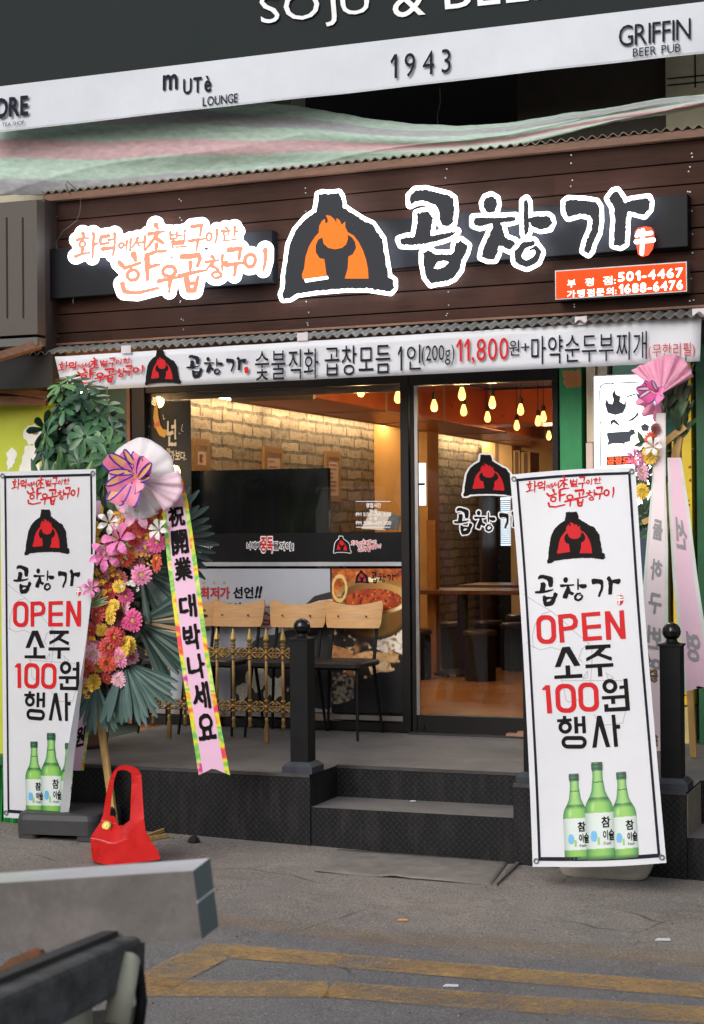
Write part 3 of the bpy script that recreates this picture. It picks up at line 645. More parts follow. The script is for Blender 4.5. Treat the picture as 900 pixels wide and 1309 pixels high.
STAMP_S = [(c2([(728,312),(722,445)]), 2.6), (c2([(705,318),(692,345)]), 2.2), (c2([(700,338),(775,328)]), 2.6), (c2([(690,378),(788,368)]), 3.0)]

# ---------------- lit signs on the fascia
m_ledw = emat('lit_white', (.93, .95, 1), 3.0, (.8, .8, .8)); m_ledo = emat('lit_orange', (1, .17, .012), .8, (.3, .1, .02))
m_face = mat('sign_face_grey', S(45, 48, 55), .5, 0, .06, spec=.2); m_ledr = emat('lit_red', (1, .07, .03), .85); m_bar = mat('sign_bar', S(11, 13, 19), .5, 0, .12, 4, spec=.2)
m_tagc = emat('lit_tag_ink', (1, .24, .15), .95, (.5, .15, .1))
def barbox(name, label, x0, y0, x1, y1, e0, e1):
    a, c = onF(x0, y0, 0), onF(x1, y1, 0); sa, sc = (a-FP0).dot(FD), (c-FP0).dot(FD)
    b = MB(); b.obox(fx(sa, e0, c.z), FD*(sc-sa), FN*(e1-e0), Vector((0, 0, a.z-c.z))); return tag(b.build(name, m_bar, bevel=.004), label, 'sign rail')
barbox('sign_rail', 'dark rail behind the lit two-line tagline on the fascia', 71, 321, 356, 364, .003, .09)
barbox('sign_rail', 'long dark rail behind the lit black letters and stamp on the fascia', 450, 288, 884, 318, .003, .09)
def lit(name, label, cat, halo, core, extra=(), face=None, e=.17, group=None):
    hp = [onF(x, y) for x, y in halo[0]]; loc = sum(hp, Vector())/len(hp)
    t = thing(name, label, cat, loc, group)
    b = MB(); sh = halo
    v = [onF(x, y, e) for x, y in sh[0]]; b.add(v, sh[1]); b.build('lit_rim', m_ledw, t)
    # channel box behind the face: side walls along the outline
    b = MB(); seen = {}
    for f in sh[1]:
        for i in range(len(f)):
            k = tuple(sorted((tuple(round(c, 3) for c in sh[0][f[i]]), tuple(round(c, 3) for c in sh[0][f[(i+1) % len(f)]])))); seen[k] = seen.get(k, 0)+1
    for (p, q), n in seen.items():
        if n == 1 and (abs(p[0]-q[0])+abs(p[1]-q[1])) < 1.5: b.quad(onF(*p, e), onF(*q, e), onF(*q, .06)+0*FN, onF(*p, .06))
    b.build('channel_side', emat('lit_side', (.85, .9, 1), 4.5, (.7, .7, .7)), t)
    for nm, s_, m_, ee in core: b = MB(); b.shape(s_, lambda x, y: onF(x, y, e+ee)); b.build(nm, m_, t)
    return t
lit('lit_emblem', 'glowing pot-shaped emblem with orange flame and bull head on the fascia', 'lit sign', emb_halo, [('emblem_face', emb_core, m_face, .002), ('flame_panel', emb_red, m_ledo, .004), ('gleam', draw([E_WHITE], h=.6), m_ledw, .004)])
for nm, hal, cor in zip(('next to the lit pot emblem', 'with a swirl, between the other two', 'of two strokes, over the orange phone sign'), L_halo, L_core):
    lit('lit_letter', 'dark brush letter with glowing white rim, %s' % nm, 'lit letter', hal, [('letter_face', cor, m_face, .002)], group='lit brush letters on the fascia')
st = draw([STAMP], h=.5)
t = thing('lit_stamp', 'small glowing red seal stamp under the last lit brush letter', 'lit sign', onF(824, 310))
b = MB(); b.shape(st, lambda x, y: onF(x, y, .15)); b.build('stamp_face', m_ledr, t)
b = MB(); b.shape(draw((), STAMP_S, h=.45), lambda x, y: onF(x, y, .152)); b.build('seal_mark', m_ledw, t)
# tagline cloud
TQ = bil([(97, 302), (322, 283), (345, 364), (106, 392)])
tq0 = [(97, 297), (317, 280), (340, 353), (112, 392)]
def tagpx(x, y): # fascia layout of the two brush lines
    return (97+x*246, 290+y*88 - 6*x)
KT = 246/635; fst = [[([tagpx((x-45)/635, (y-65)/215) for x, y in p], [q*KT*1.12 for q in r]) for p, r in st] for st in TSTR]
tag_halo = draw((), [q for st in fst for q in st], h=.9, grow=8.0)
core_sh = [draw((), st, h=.42, grow=.15, wobble=.3, wf=.6, seed=q) for q, st in enumerate(fst)]
lit('lit_tagline', 'glowing white cloud-shaped sign with two lines of orange brush writing', 'lit sign', tag_halo, [('lettering', merge(core_sh), m_tagc, .002)])
# phone sign
t = thing('phone_sign', 'small glowing orange sign with two white phone numbers', 'lit sign', onF(800, 360))
a, c = onF(716, 349), onF(716, 386); d_ = onF(883, 337)
sa, sc = (a-FP0).dot(FD), (d_-FP0).dot(FD)
b = MB(); b.obox(fx(sa, .003, c.z), FD*(sc-sa), FN*.10, Vector((0, 0, a.z-c.z))); b.build('case', m_steel, t)
b = MB(); b.quad(*[fx(s, .106, z) for s, z in ((sa+.006, a.z-.006), (sc-.006, a.z-.006), (sc-.006, c.z+.006), (sa+.006, c.z+.006))]); b.build('lit_panel', emat('lit_orange_red', (1, .055, .004), .85, (.25, .04, .01)), t)
b = MB(); PP = lambda x, y: onF(x, y, .109)
for s_, x0, y0, x1, y1 in (('부', 725, 358, 736, 368), ('평', 748, 356, 759, 366), ('점:', 771, 353.5, 787, 364.5), ('501-4467', 790, 348, 873, 360.5), ('가맹점문의:', 725, 371.5, 788, 381), ('1688-6476', 791, 363.5, 873, 376)):
    s0_ = -.075; b = put(b, text(s_, .03 if s_[0].isdigit() else .01, gap=.11), [(x0, y0), (x1, y0+s0_*(x1-x0)), (x1, y1+s0_*(x1-x0)), (x0, y1)], PP)
b.build('lettering', emat('lit_number', (1, .95, .88), 2.0), t)

# ================================================================== price banner under the eave
YBN = onF(480, 430, .17).y - .01
def onB(px, py, e=0): return onY(px, py, YBN-e)
pb = thing('price_banner', 'long white banner with menu price in red and black hanging under the corrugated eave', 'banner', onB(480, 500))
def bsurf(u, v):
    x, y = bil([(70, 456), (897, 405), (895, 462), (80, 500)])(u, v); p = onB(x, y)
    return p+Vector((0, .008*math.sin(u*23)*v+.006*math.sin(u*61+v*3)*(1-v), 0))
b = MB(); b.grid(60, 6, lambda u, v: bsurf(u, v)); b.build('cloth', m_white, pb, smooth=True, solid=.002)
s_ = -.047
def btxt(mb, s, x0, y0, x1, y1, bold=0, **k): put(mb, text(s, bold, **k), rectq(x0, y0, x1, y1, s_), lambda x, y: onB(x, y, .017))
b = MB()
btxt(b, '숯불직화', 326, 449, 407, 487); btxt(b, '곱창모듬', 415, 443, 499, 481); btxt(b, '1', 508.5, 443, 514, 474, .0); btxt(b, '인', 520, 441, 538, 473); btxt(b, '(200g)', 539, 442, 581, 468)
btxt(b, '원', 651, 435, 664, 455, .005); btxt(b, '+', 666, 439, 677, 449); btxt(b, '마약순두부찌개', 679, 430, 827, 466)
put(b, U_logo, rectq(238, 454, 315, 484, s_), lambda x, y: onB(x, y, .017)); b.build('black_lettering', m_navy, pb)
b = MB(); btxt(b, '11,800', 583, 434, 650, 467, 0, gap=.1); btxt(b, '(무한리필)', 829, 440, 888, 460); put(b, U_tag, rectq(75, 460, 184, 492, s_), lambda x, y: onB(x, y, .017))
put(b, draw([STAMP], [], h=.7, holes=[]), lambda x, y: (312+(x-811)*.22, 469+(y-290)*.22), lambda x, y: onB(x, y, .017)); b.build('red_lettering', m_red, pb)
b = MB(); put(b, U_core, rectq(185, 448, 231, 493, s_), lambda x, y: onB(x, y, .017)); b.build('emblem', m_ink, pb)
b = MB(); put(b, U_red, lambda x, y: bil(rectq(185, 448, 231, 493, s_))(x*.625+.17, y*.6+.2) if False else bil(rectq(185, 448, 231, 493, s_))(x, y), lambda x, y: onB(x, y, .019)); b.build('emblem_flame', m_red, pb)
# tape tabs
for px, py in ((155, 452), (380, 436), (735, 416), (885, 406)):
    b = MB(); b.obox(onB(px, py, .014), Vector((.07, 0, 0)), Vector((0, -.002, 0)), Vector((0, 0, .05))); b.build('tape', mat('tape', S(205, 196, 200), .4), pb)
# warm lamps tucked under the eave light the entrance in the photo
# ================================================================== stand banner artwork in photo pixels of the right-hand banner
K7 = 150/900
c7 = lambda p: crop(p, 670, 770, K7)
def rrect(x0, y0, x1, y1, r, k=.0, n=6):
    P = []
    for cx, cy, a0 in ((x1-r, y0+r, -90), (x1-r, y1-r, 0), (x0+r, y1-r, 90), (x0+r, y0+r, 180)):
        P += [(cx+r*math.cos(math.radians(a0+i*90/n)), cy+r*math.sin(math.radians(a0+i*90/n))) for i in range(n+1)]
    ym = (y0+y1)/2; return [(x+k*(y-ym), y) for x, y in P]
def ell(cx, cy, rx, ry, n=32): return [(cx+rx*math.cos(i*2*math.pi/n), cy+ry*math.sin(i*2*math.pi/n)) for i in range(n)]
H7 = .42
d7 = lambda polys, holes=(): draw([c7(p) for p in polys], h=H7, holes=[c7(p) for p in holes])
ART_RED = [d7([rrect(80, 100, 237, 320, 62, .04)], [rrect(118, 135, 199, 286, 34, .04)]),
  d7([[(252,97),(355,88),(392,103),(412,145),(405,190),(370,213),(298,222),(305,308),(268,312)]], [[(292,128),(345,122),(368,133),(374,155),(364,177),(340,185),(296,190)]]),
  d7([[(437,85),(586,73),(588,105),(475,113),(480,178),(592,168),(594,200),(483,208),(488,265),(600,258),(602,290),(450,300)]]),
  d7([[(622,72),(662,68),(745,205),(738,65),(775,60),(792,280),(752,283),(668,148),(675,288),(635,290)]]),
  d7([[(122,665),(150,635),(185,635),(202,850),(163,853),(152,672),(128,675)]]),
  d7([rrect(228, 625, 390, 847, 62, .04)], [rrect(265, 660, 352, 812, 34, .04)]), d7([rrect(408, 615, 570, 838, 62, .04)], [rrect(445, 650, 532, 803, 34, .04)])]
ART_BLK = [d7([[(285,345),(345,340),(428,485),(378,490),(315,385),(270,495),(225,498)], [(308,485),(345,483),(349,560),(312,560)], [(220,562),(440,548),(443,578),(222,588)]]),
  d7([[(467,332),(668,322),(670,350),(632,352),(590,392),(678,420),(678,447),(660,445),(567,410),(475,455),(472,428),(530,397),(575,356),(468,365)], [(467,478),(690,465),(691,493),(468,507)], [(563,490),(598,490),(603,568),(567,572)]]),
  d7([ell(660, 643, 60, 56), [(595,720),(800,708),(801,735),(597,746)], [(668,735),(700,735),(703,778),(670,780)], [(768,587),(802,583),(820,830),(785,833)], [(735,640),(775,637),(777,662),(737,665)], [(612,782),(645,780),(648,808),(790,800),(790,833),(615,840)]], [ell(660, 643, 28, 26)]),
  d7([[(283,872),(310,870),(312,900),(285,900)], [(238,897),(352,889),(354,912),(240,920)], ell(302, 957, 53, 50), [(370,878),(400,876),(406,1005),(376,1007)], [(432,873),(460,871),(467,1003),(438,1005)], [(395,928),(440,926),(440,950),(396,952)], rrect(272, 1024, 472, 1122, 49)], [ell(302, 957, 24, 23), rrect(302, 1056, 442, 1090, 17)]),
  d7([[(555,870),(590,868),(660,1108),(625,1110),(572,950),(550,1112),(515,1115)], [(670,862),(700,860),(722,1105),(690,1108)], [(695,939),(738,936),(740,968),(698,970)]])]
ART_GRY = [draw((), [(c7(p), .55)], h=.5) for p in ([(-20,-60),(90,10),(200,70),(300,150),(400,240),(500,320)], [(200,70),(130,90),(70,170),(45,260),(55,340),(110,365),(200,345),(270,365)], [(0,310),(60,350)], [(500,320),(440,360),(415,430),(440,455)], [(520,330),(520,450),(505,620),(540,700)],
   [(280,590),(310,750),(330,765),(420,745)], [(530,860),(560,910),(620,940),(760,925),(785,830)], [(480,530),(445,590),(480,580),(485,530)], [(630,540),(690,580),(650,592),(632,540)], [(270,600),(520,600),(760,600)])]
ART_BLK.append(([bil(rectq(681, 736, 795, 777, -.06))(*p) for p in U_logo[0]], U_logo[1]))
EQ = bil([(697, 660), (775, 655), (775, 718), (697, 723)])
EQ = bil([(697.5, 657), (774, 653), (774, 716), (697.5, 722)])
ART_BLK.append(([EQ(*p) for p in U_core[0]], U_core[1])); ART_RED2 = [([EQ(*p) for p in U_red[0]], U_red[1])]
TQ2 = bil([(673, 613), (786, 609), (786, 648), (673, 651)]); ART_RED.append(([TQ2(*p) for p in U_tag[0]], U_tag[1]))
st2 = draw([STAMP], (), h=.9); ART_RED.append(([(789.5+(x-811)*.36, 761+(y-290)*.34) for x, y in st2[0]], st2[1]))
st3 = draw((), STAMP_S, h=.7); ART_WHT = [([(789.5+(x-811)*.36, 761+(y-290)*.34) for x, y in st3[0]], st3[1])]
# printed bottles: outline, colour worked out per point (a printed photograph)
def bottle(top, base, H=1):
    (tx, ty), (bx, by) = [(710+p[0]*.13333, 960+p[1]*.13333) for p in (top, base)]; L = math.hypot(bx-tx, by-ty); ax = ((bx-tx)/L, (by-ty)/L); nx = (-ax[1], ax[0])
    if nx[0] < 0: nx = (-nx[0], -nx[1])
    prof = [(0, .058), (.03, .062), (.085, .06), (.09, .052), (.10, .054), (.14, .052), (.24, .064), (.30, .073), (.35, .095), (.42, .136), (.47, .149), (.52, .152), (.97, .15), (.99, .144), (1, .13)]
    pol = [(tx+ax[0]*v*L+nx[0]*w*L, ty+ax[1]*v*L+nx[1]*w*L) for v, w in prof]+[(tx+ax[0]*v*L-nx[0]*w*L, ty+ax[1]*v*L-nx[1]*w*L) for v, w in prof[::-1]]
    def loc(x, y): return ((x-tx)*nx[0]+(y-ty)*nx[1])/L, ((x-tx)*ax[0]+(y-ty)*ax[1])/L
    def colr(x, y):
        u, v = loc(x, y); w = np.interp(v, [p[0] for p in prof], [p[1] for p in prof]); a = max(-1, min(1, u/w))
        def lerp(c, d, t): t = max(0, min(1, t)); return tuple(c[i]+(d[i]-c[i])*t for i in range(3))
        if v < .09: c = lerp((24, 70, 48), (70, 130, 92), 1-abs(a+.2)*1.3); return S(*lerp(c, (16, 50, 34), .6 if int(v*55) % 2 else 0))
        if .52 < v < .885: c = lerp((208, 218, 214), (150, 168, 160), abs(a)**3*.9); return S(*c)
        edge = abs(a)**2.5
        if v < .36: c = lerp((150, 198, 112), (44, 112, 66), edge); c = lerp(c, (36, 92, 54), .9 if abs(v-.205) < .006 else 0)
        elif v < .52:
            c = lerp((140, 194, 92), (44, 118, 58), edge); c = lerp(c, (26, 84, 44), math.exp(-((v-.375)/.025)**2)*(.4+.6*abs(a))); c = lerp(c, (196, 226, 160), .6*math.exp(-((a+.45)/.14)**2-((v-.46)/.05)**2))
        else: c = lerp((132, 186, 84), (38, 112, 52), edge); c = lerp(c, (24, 74, 38), (v-.95)/.05)
        return S(*c)
    return pol, colr, loc, (tx, ty, ax, nx, L)
BOT = [bottle((160, 215), (212, 1030)), bottle((630, 197), (682, 1015)), bottle((388, 103), (443, 1025))]
ART_BOT = []; ART_BLK2 = []; ART_BLUE = []; ART_GRN = []
for pol, colr, loc, (tx, ty, ax, nx, L) in BOT:
    X, Y = gridxy(min(p[0] for p in pol)-1, min(p[1] for p in pol)-1, max(p[0] for p in pol)+1, max(p[1] for p in pol)+1, .7)
    sh = contour(sdf_segs(seg_of(pol), X, Y), X[0, 0], Y[0, 0], .7, 1); ART_BOT.append((sh, [colr(x, y) for x, y in sh[0]]))
    def lq(u0, v0, u1, v1): return bil([(tx+ax[0]*v*L+nx[0]*u*L, ty+ax[1]*v*L+nx[1]*u*L) for u, v in ((u0, v0), (u1, v0), (u1, v1), (u0, v1))])
    for s__, q in (('참', lq(.02, .56, .115, .675)), ('이', lq(.03, .70, .085, .80)), ('슬', lq(.09, .69, .15, .81))):
        v, f = text(s__, .03, wobble=.012, res=.04); ART_BLK2.append(([q(*p) for p in v], f))
    v, f = text('fresh', .0); q = lq(.03, .815, .11, .85); ART_BLK2.append(([q(x+.3*(1-y)*.2, y) for x, y in v], f))
    q = lq(-.10, .70, -.03, .815); ART_BLUE.append(([q(*p) for p in draw([ell(.5, .5, .5, .5)], h=.06, wobble=.05, wf=9)[0]], draw([ell(.5, .5, .5, .5)], h=.06, wobble=.05, wf=9)[1]))
    q = lq(-.03, .77, -.005, .845); ART_GRN.append(([q(*p) for p in [(0, 0), (1, 0), (1, 1), (0, 1)]], [(0, 1, 2, 3)]))
# ---- the two stand banners
def plane_frame(tl, tr, bl_, Y):
    a, b_, c = onY(*tl, Y), onY(*tr, Y), onY(*bl_, Y); ex = b_-a; ey = c-a; ey = ey-ex*(ey.dot(ex)/ex.dot(ex)); return a, ex, ey
YR = -2.36
R4 = [onY(652, 607, YR+.36), onY(812, 597, YR+.36), onY(852, 1103, YR-.06), onY(681, 1108, YR-.06)]; RA = R4[0]; RY_ = (R4[3]-R4[0]+R4[2]-R4[1])/2; RN = (R4[1]-R4[0]).cross(RY_).normalized()
def uvR(px, py):
    p = onP(px, py, (R4[0]+R4[1]+R4[2]+R4[3])/4, RN); e0 = R4[3]-R4[0]; v = (p-R4[0]).dot(RY_)/RY_.dot(RY_)
    for _ in range(3): a = R4[0].lerp(R4[3], v); b_ = R4[1].lerp(R4[2], v); u = (p-a).dot(b_-a)/(b_-a).dot(b_-a); c = R4[0].lerp(R4[1], u); d = R4[3].lerp(R4[2], u); v = (p-c).dot(d-c)/(d-c).dot(d-c)
    return u, v
def surfR(u, v, e=0):
    u = u-(u-.5)*.035*math.sin(v*3.14); v = v-.004*math.sin(u*3.14)*(1-2*v)
    return R4[0].lerp(R4[1], u).lerp(R4[3].lerp(R4[2], u), v)+Vector((0, -e+.012*math.sin(v*9+u*2)*math.sin(u*3.14)+.014*math.sin(v*3.14)+.006*math.sin(u*9+v*7)*(1-v)*v*3+.004*math.sin(u*31)*math.exp(-v*9), 0))
YL = -2.27
LA, LEX, LEY = plane_frame((0, 603), (122, 599.5), (7, 1045), YL)
def surfL(u, v, e=0):
    uf = 1-.30*max(0, v)**1.5
    if u <= uf: return LA+LEX*u+LEY*v+Vector((0, -e+.012*math.sin(v*5+.6)*math.sin(u*2.6)-.02*v*u, 0))
    base = LA+LEX*uf+LEY*v+Vector((0, .012*math.sin(v*5+.6)*math.sin(uf*2.6)-.02*v*uf, 0))
    phi = math.radians(75*min(1, v/.55)+ (75*max(0, (v-.55)/.45))); d = LEX*(u-uf)
    n = Vector((math.sin(phi), 0, math.cos(phi)))
    w = LEX.length*(u-uf)*(1-.74*v)
    return base+LEX.normalized()*(w*math.cos(phi))+Vector((0, -w*math.sin(phi), 0))+Vector((0, -e, 0))
m_print = vmat('banner_print', .5); m_whti = mat('white_ink', S(230, 230, 232), .5)
m_blue = mat('blue_ink', S(96, 176, 222), .5); m_lgrn = mat('leaf_ink', S(150, 190, 110), .5)
def stand_banner(label, surf, nm_loc, cut=1.0):
    t = thing('standing_banner', label, 'banner', nm_loc)
    b = MB(); b.grid(40, 50, lambda u, v: surf(u, v)); b.build('cloth', m_white, t, smooth=True)
    keep = lambda u, v: surf is surfR or u <= 1-.30*max(0, v)**1.5+.002
    def art(name, shs, m_, e):
        b = MB()
        for sh in shs:
            uv = [uvR(*p) for p in sh[0]]; b.add([surf(u, v, e) for u, v in uv], [f for f in sh[1] if all(keep(*uv[i]) for i in f)])
        b.build(name, m_, t)
    art('line_drawing', ART_GRY, m_grayink, .0016); art('red_lettering', ART_RED, m_red, .0024); art('black_lettering', ART_BLK, m_ink, .0022); art('emblem_flame', ART_RED2, m_red, .0032); art('seal_mark', ART_WHT, m_whti, .0034)
    for i, (sh, cols) in enumerate(ART_BOT):
        b = MB(); uv = [uvR(*p) for p in sh[0]]; b.add([surf(*q, .002+.0008*i) for q in uv], [f for f in sh[1] if all(keep(*uv[k]) for k in f)]); b.c = cols; b.build('printed_bottle', m_print, t)
    art('label_lettering', ART_BLK2, m_ink, .0046)
    for q in ART_BLUE: art('label_blue', [q], m_blue, .0044)
    for q in ART_GRN: art('label_green', [q], m_lgrn, .0046)
    b = MB()           # black border line
    def line(u0, v0, u1, v1, w, n=30):
        for i in range(n):
            a0, a1 = i/n, (i+1)/n; p = lambda a: (u0+(u1-u0)*a, v0+(v1-v0)*a); (ua, va), (ub, vb) = p(a0), p(a1)
            if not (keep(ua+w, va) and keep(ub+w, vb)): continue
            wu, wv = (w, 0) if u0 == u1 else (0, w*.33); b.quad(surf(ua-wu, va-wv, .002), surf(ub-wu, vb-wv, .002), surf(ub+wu, vb+wv, .002), surf(ua+wu, va+wv, .002))
    line(.055, .016, .055, .984, .010); line(.952, .016, .952, .984, .010); line(.045, .016, .962, .016, .011); line(.045, .981, .962, .981, .014)
    b.build('border_line', m_navy, t)
    for u, v in ((.03, .012), (.972, .012), (.03, .986), (.972, .986)):
        if surf is surfL and u > .5 and v > .5: u = .9
        c = surf(u, v, .003); b = MB(); b.tube([c+Vector((.011*math.cos(i*.5236), -.002, .011*math.sin(i*.5236))) for i in range(13)], .0035, 6); b.build('grommet', m_steel, t)
    return t
tR = stand_banner('tilted white opening-event banner on a pale base, standing before the glass door', surfR, (RA.x+.35, YR, zg(1.6)))
tL = stand_banner('white opening-event banner with a curled edge, on a black base beside the gerberas', surfL, (LA.x+.3, YL, zg(-1.4)))
def pole(t, surf, x_off, zbase, m_):
    b = MB(); top = surf(.5, .0)+Vector((0, .05, -.01)); bot = Vector((surf(.5, 1).x+x_off, top.y+.06, zbase)); b.tube([bot, top], .012, 10)
    for v in (.012, .985):
        b.tube([surf(.04, v)+Vector((0, .015, 0)), surf(.5, v)+Vector((0, .045, 0)), surf(.96 if surf is surfR else .9, v if surf is surfR else v)+Vector((0, .015, 0))] if v < .5 or surf is surfR else [surf(.04, v)+Vector((0, .015, 0)), surf(.5, v)+Vector((0, .045, 0))], .006, 8)
    b.build('pole', m_, t)
pole(tR, surfR, 0, zg(1.7)+.05, m_steel); pole(tL, surfL, 0, zg(-1.4)+.05, m_steel)
def base_box(name, label, c, w, d, h, m_, ang, feet):
    t = MB(); z0 = zg(c[0]); ca, sa_ = math.cos(ang), math.sin(ang)
    def P(x, y, z): return (c[0]+x*ca-y*sa_, c[1]+x*sa_+y*ca, z0+z)
    lv = [(0, .86), (.012, .9), (h*.45, .97), (h*.85, 1), (h*.97, .97), (h, .92)] if not feet else [(.03, 1), (h*.75, 1), (h*.95, .97), (h, .93)]
    if m_ is m_wbase: lv = [(0, .80), (.012, .84), (h*.75, .98), (h*.9, 1), (h, .98)]
    rings = []
    for z, k in lv:
        q = rrect(-w/2*k, -d/2*k, w/2*k, d/2*k, .06, n=5); rings.append([P(x, y, z) for x, y in q])
    n = len(rings[0]); v = [p for r in rings for p in r]; f = [(i*n+k, i*n+(k+1) % n, (i+1)*n+(k+1) % n, (i+1)*n+k) for i in range(len(rings)-1) for k in range(n)]
    f.append(tuple(range(n-1, -1, -1))); f.append(tuple((len(rings)-1)*n+k for k in range(n))); t.add(v, f)
    if feet:
        for fx_ in (-1, 1):
            for fy in (-1, 1):
                q = rrect(fx_*w*.36-w*.12, fy*d*.34-d*.14, fx_*w*.36+w*.12, fy*d*.34+d*.14, .03, n=4); lo = [P(x, y, 0) for x, y in q]; hi = [P(x, y, .034) for x, y in q]; n = len(q)
                t.add(lo+hi, [(k, (k+1) % n, n+(k+1) % n, n+k) for k in range(n)]+[tuple(range(n-1, -1, -1))])
    o = t.build(name, m_, bevel=0, smooth=False); tag(o, label, 'banner base'); return o
m_wbase = mat('weathered_white_plastic', S(188, 182, 170), .55, 0, .14, 9, bmp=.05)
m_bbase = mat('black_plastic', S(52, 53, 56), .5, 0, .15, 12, bmp=.06)
cb_ = onG(770, 1122); base_box('banner_base', 'off-white plastic water base under the tilted banner', (cb_.x, cb_.y+.12), .50, .36, .13, m_wbase, .05, False)
cb_ = onG(78, 1070); base_box('banner_base', 'black plastic footed base under the curled banner', (cb_.x, cb_.y+.1), .46, .42, .14, m_bbase, .12, True)
# ================================================================== top awning with its printed valance
YA = -.44
def onA(px, py, e=0): return onY(px, py, YA-e)
aw = thing('street_awning', 'big dark canopy over the shop with a white valance printed with bar names', 'awning', onA(450, 100))
va = [(-30, 172), (930, 64.5), (930, -1.5), (-30, 114)]
def vsurf(u, v, e=0):
    x, y = bil([va[3], va[2], va[1], va[0]])(u, v); p = onA(x, y, e)
    return p+Vector((0, .008*math.sin(u*13+v)*v+.004*math.sin(u*37+2*v)*v, 0))
m_val = mat('valance_white', S(196, 202, 211), .5, 0, .06, 3)
b = MB(); b.grid(70, 6, lambda u, v: vsurf(u, v)); b.build('valance', m_val, aw, smooth=True)
b = MB()
for i in range(60): b.quad(vsurf(i/60, .985, .001), vsurf((i+1)/60, .985, .001), vsurf((i+1)/60, .955, .003), vsurf(i/60, .955, .003))
b.build('hem', mat('hem', S(196, 200, 206), .5), aw)
m_can = mat('charcoal_canvas', S(29, 36, 38), .75, 0, .12, 2.5, bmp=.1, bs=160, spec=.2)
A0, A1 = onA(-30, 114), onA(930, -1.5)
CDIR = Vector((0, .28, .96)).normalized()
def csurf(u, v, e=0): p = A0.lerp(A1, u)+CDIR*v; return p+Vector((0, -e*.96, e*.28))+Vector((0, -.96, .28))*(.015*math.sin(u*9+v*3)*v)
b = MB(); b.grid(50, 10, lambda u, v: csurf(u, v*1.6)); b.build('canopy', m_can, aw, smooth=True)
Cn = CDIR.cross((A1-A0).normalized())
def onC(px, py, e=0): return onP(px, py, A0+Vector((0, -.96, .28))*(.016+e), Vector((0, -.96, .28)))
m_cwi = mat('canopy_white_ink', S(220, 222, 224), .5); b = MB()
put(b, text('SOJU', 0, gap=.1), [(331, -6), (470, -20), (474, 28), (335, 42)], onC); b.build('canopy_lettering', m_cwi, aw); b = MB(); put(b, text('&', 0), [(499, -22), (541, -26), (544, 19), (503, 23)], onC); b.build('canopy_lettering', m_cwi, aw); b = MB(); put(b, text('BEER', 0, gap=.1), [(566, -33), (720, -49), (722, -4), (569, 12)], onC)
b.build('canopy_lettering', mat('canopy_white_ink', S(220, 222, 224), .5), aw)
b = MB(); PV = lambda x, y: onY(x, y, YA-.0145)
sv = -.112
def vt(s, x0, y0, x1, y1, bold=0, gap=.08): put(b, text(s, bold, gap=gap), rectq(x0, y0, x1, y1, sv), PV)
vt('DORE', -24, 128, 36, 154, .03, .06); vt('TEA SHOP', 3, 157, 31, 162)
vt('1943', 499, 70, 576, 101, 0, .3); vt('GRIFFIN', 791, 33, 883, 60, 0, .07); vt('BEER PUB', 809, 62, 870, 73, 0)
vt('m', 208, 96, 227, 116, .02); vt('U', 234, 101, 245, 121, .02); vt('T', 247, 99, 258, 119, .02); vt('è', 261, 97, 270, 118, .02); vt('LOUNGE', 259, 124, 304, 136, .01)
b.build('valance_lettering', m_navy, aw)
b = MB(); p0, p1 = onA(-30, 113.5), onA(930, -2); b.tube([p0+Vector((0, .03, 0)), p1+Vector((0, .03, 0))], .018, 8)
for u in (0.02, .98): q = A0.lerp(A1, u); b.tube([q+Vector((0, .03, 0)), q+Vector((0, .9, .3))], .02, 8)
b.build('awning_rod', m_steel, aw)

# ================================================================== striped cloth slung over the roof edge
tp = [(-20, 118), (120, 120), (260, 124), (380, 135), (450, 148), (520, 158), (585, 161), (650, 157), (720, 146), (790, 136), (850, 126), (920, 120)]
bt = [(-20, 250), (60, 249), (140, 243), (260, 231), (380, 217), (450, 210.5), (520, 203), (585, 197), (650, 188.5), (720, 171), (790, 155), (850, 147), (920, 130)]
ip = lambda T, x: float(np.interp(x, [p[0] for p in T], [p[1] for p in T]))
def tsurf(u, v):
    x = -20+940*u; y = ip(tp, x)*(1-v)+ip(bt, x)*v
    sag = math.sin(v*9.5+u*7)*.5+.3*math.sin(v*17-u*11)-.7*abs(math.sin(v*6+u*9+.5*math.sin(u*13)))**.6; k = .026*(1-.5*u)
    thick = math.sin(math.pi*min(1, max(0, v)))*.35
    return onY(x, y, -.21-.10*thick-k*sag)
b = MB(); NU, NV = 240, 90
b.grid(NU, NV, tsurf); cols = []
mint, pink, gry = S(200, 224, 211), S(226, 194, 198), S(190, 192, 197)
for j in range(NV+1):
    for i in range(NU+1):
        u, v = i/NU, j/NV
        if u > .52: w = (u-.52)/.48; vv = v*(1-w)+(.25+.62*v)*w
        else: vv = v
        s = vv+.16*(.45-u)*1.2+.012*math.sin(u*30)
        bands = [(-.3, mint), (.18, mint), (.205, gry), (.345, gry), (.37, mint), (.53, mint), (.55, pink), (.71, pink), (.735, mint), (.92, mint), (.94, gry), (1.1, gry)]
        c = tuple(float(np.interp(s, [q[0] for q in bands], [q[1][k] for q in bands])) for k in range(3))
        n = .92+.16*mnoise.noise(Vector((u*90, v*26, 0)))+.14*mnoise.noise(Vector((u*420, v*60, 3))); cols.append(tuple(k*n for k in c))
b.c = cols; o = b.build('striped_cloth', translucent(vmat('woven_cloth', .9, .1, .10), .2), smooth=True, solid=.006); tag(o, 'faded mint, pink and grey striped cloth slung between the canopy and the fascia', 'cloth')
tx_ = bpy.data.textures.new('wrinkle', 'CLOUDS'); tx_.noise_scale = .16; md = o.modifiers.new('wrinkle', 'DISPLACE'); md.texture = tx_; md.strength = .018; md.texture_coords = 'LOCAL'
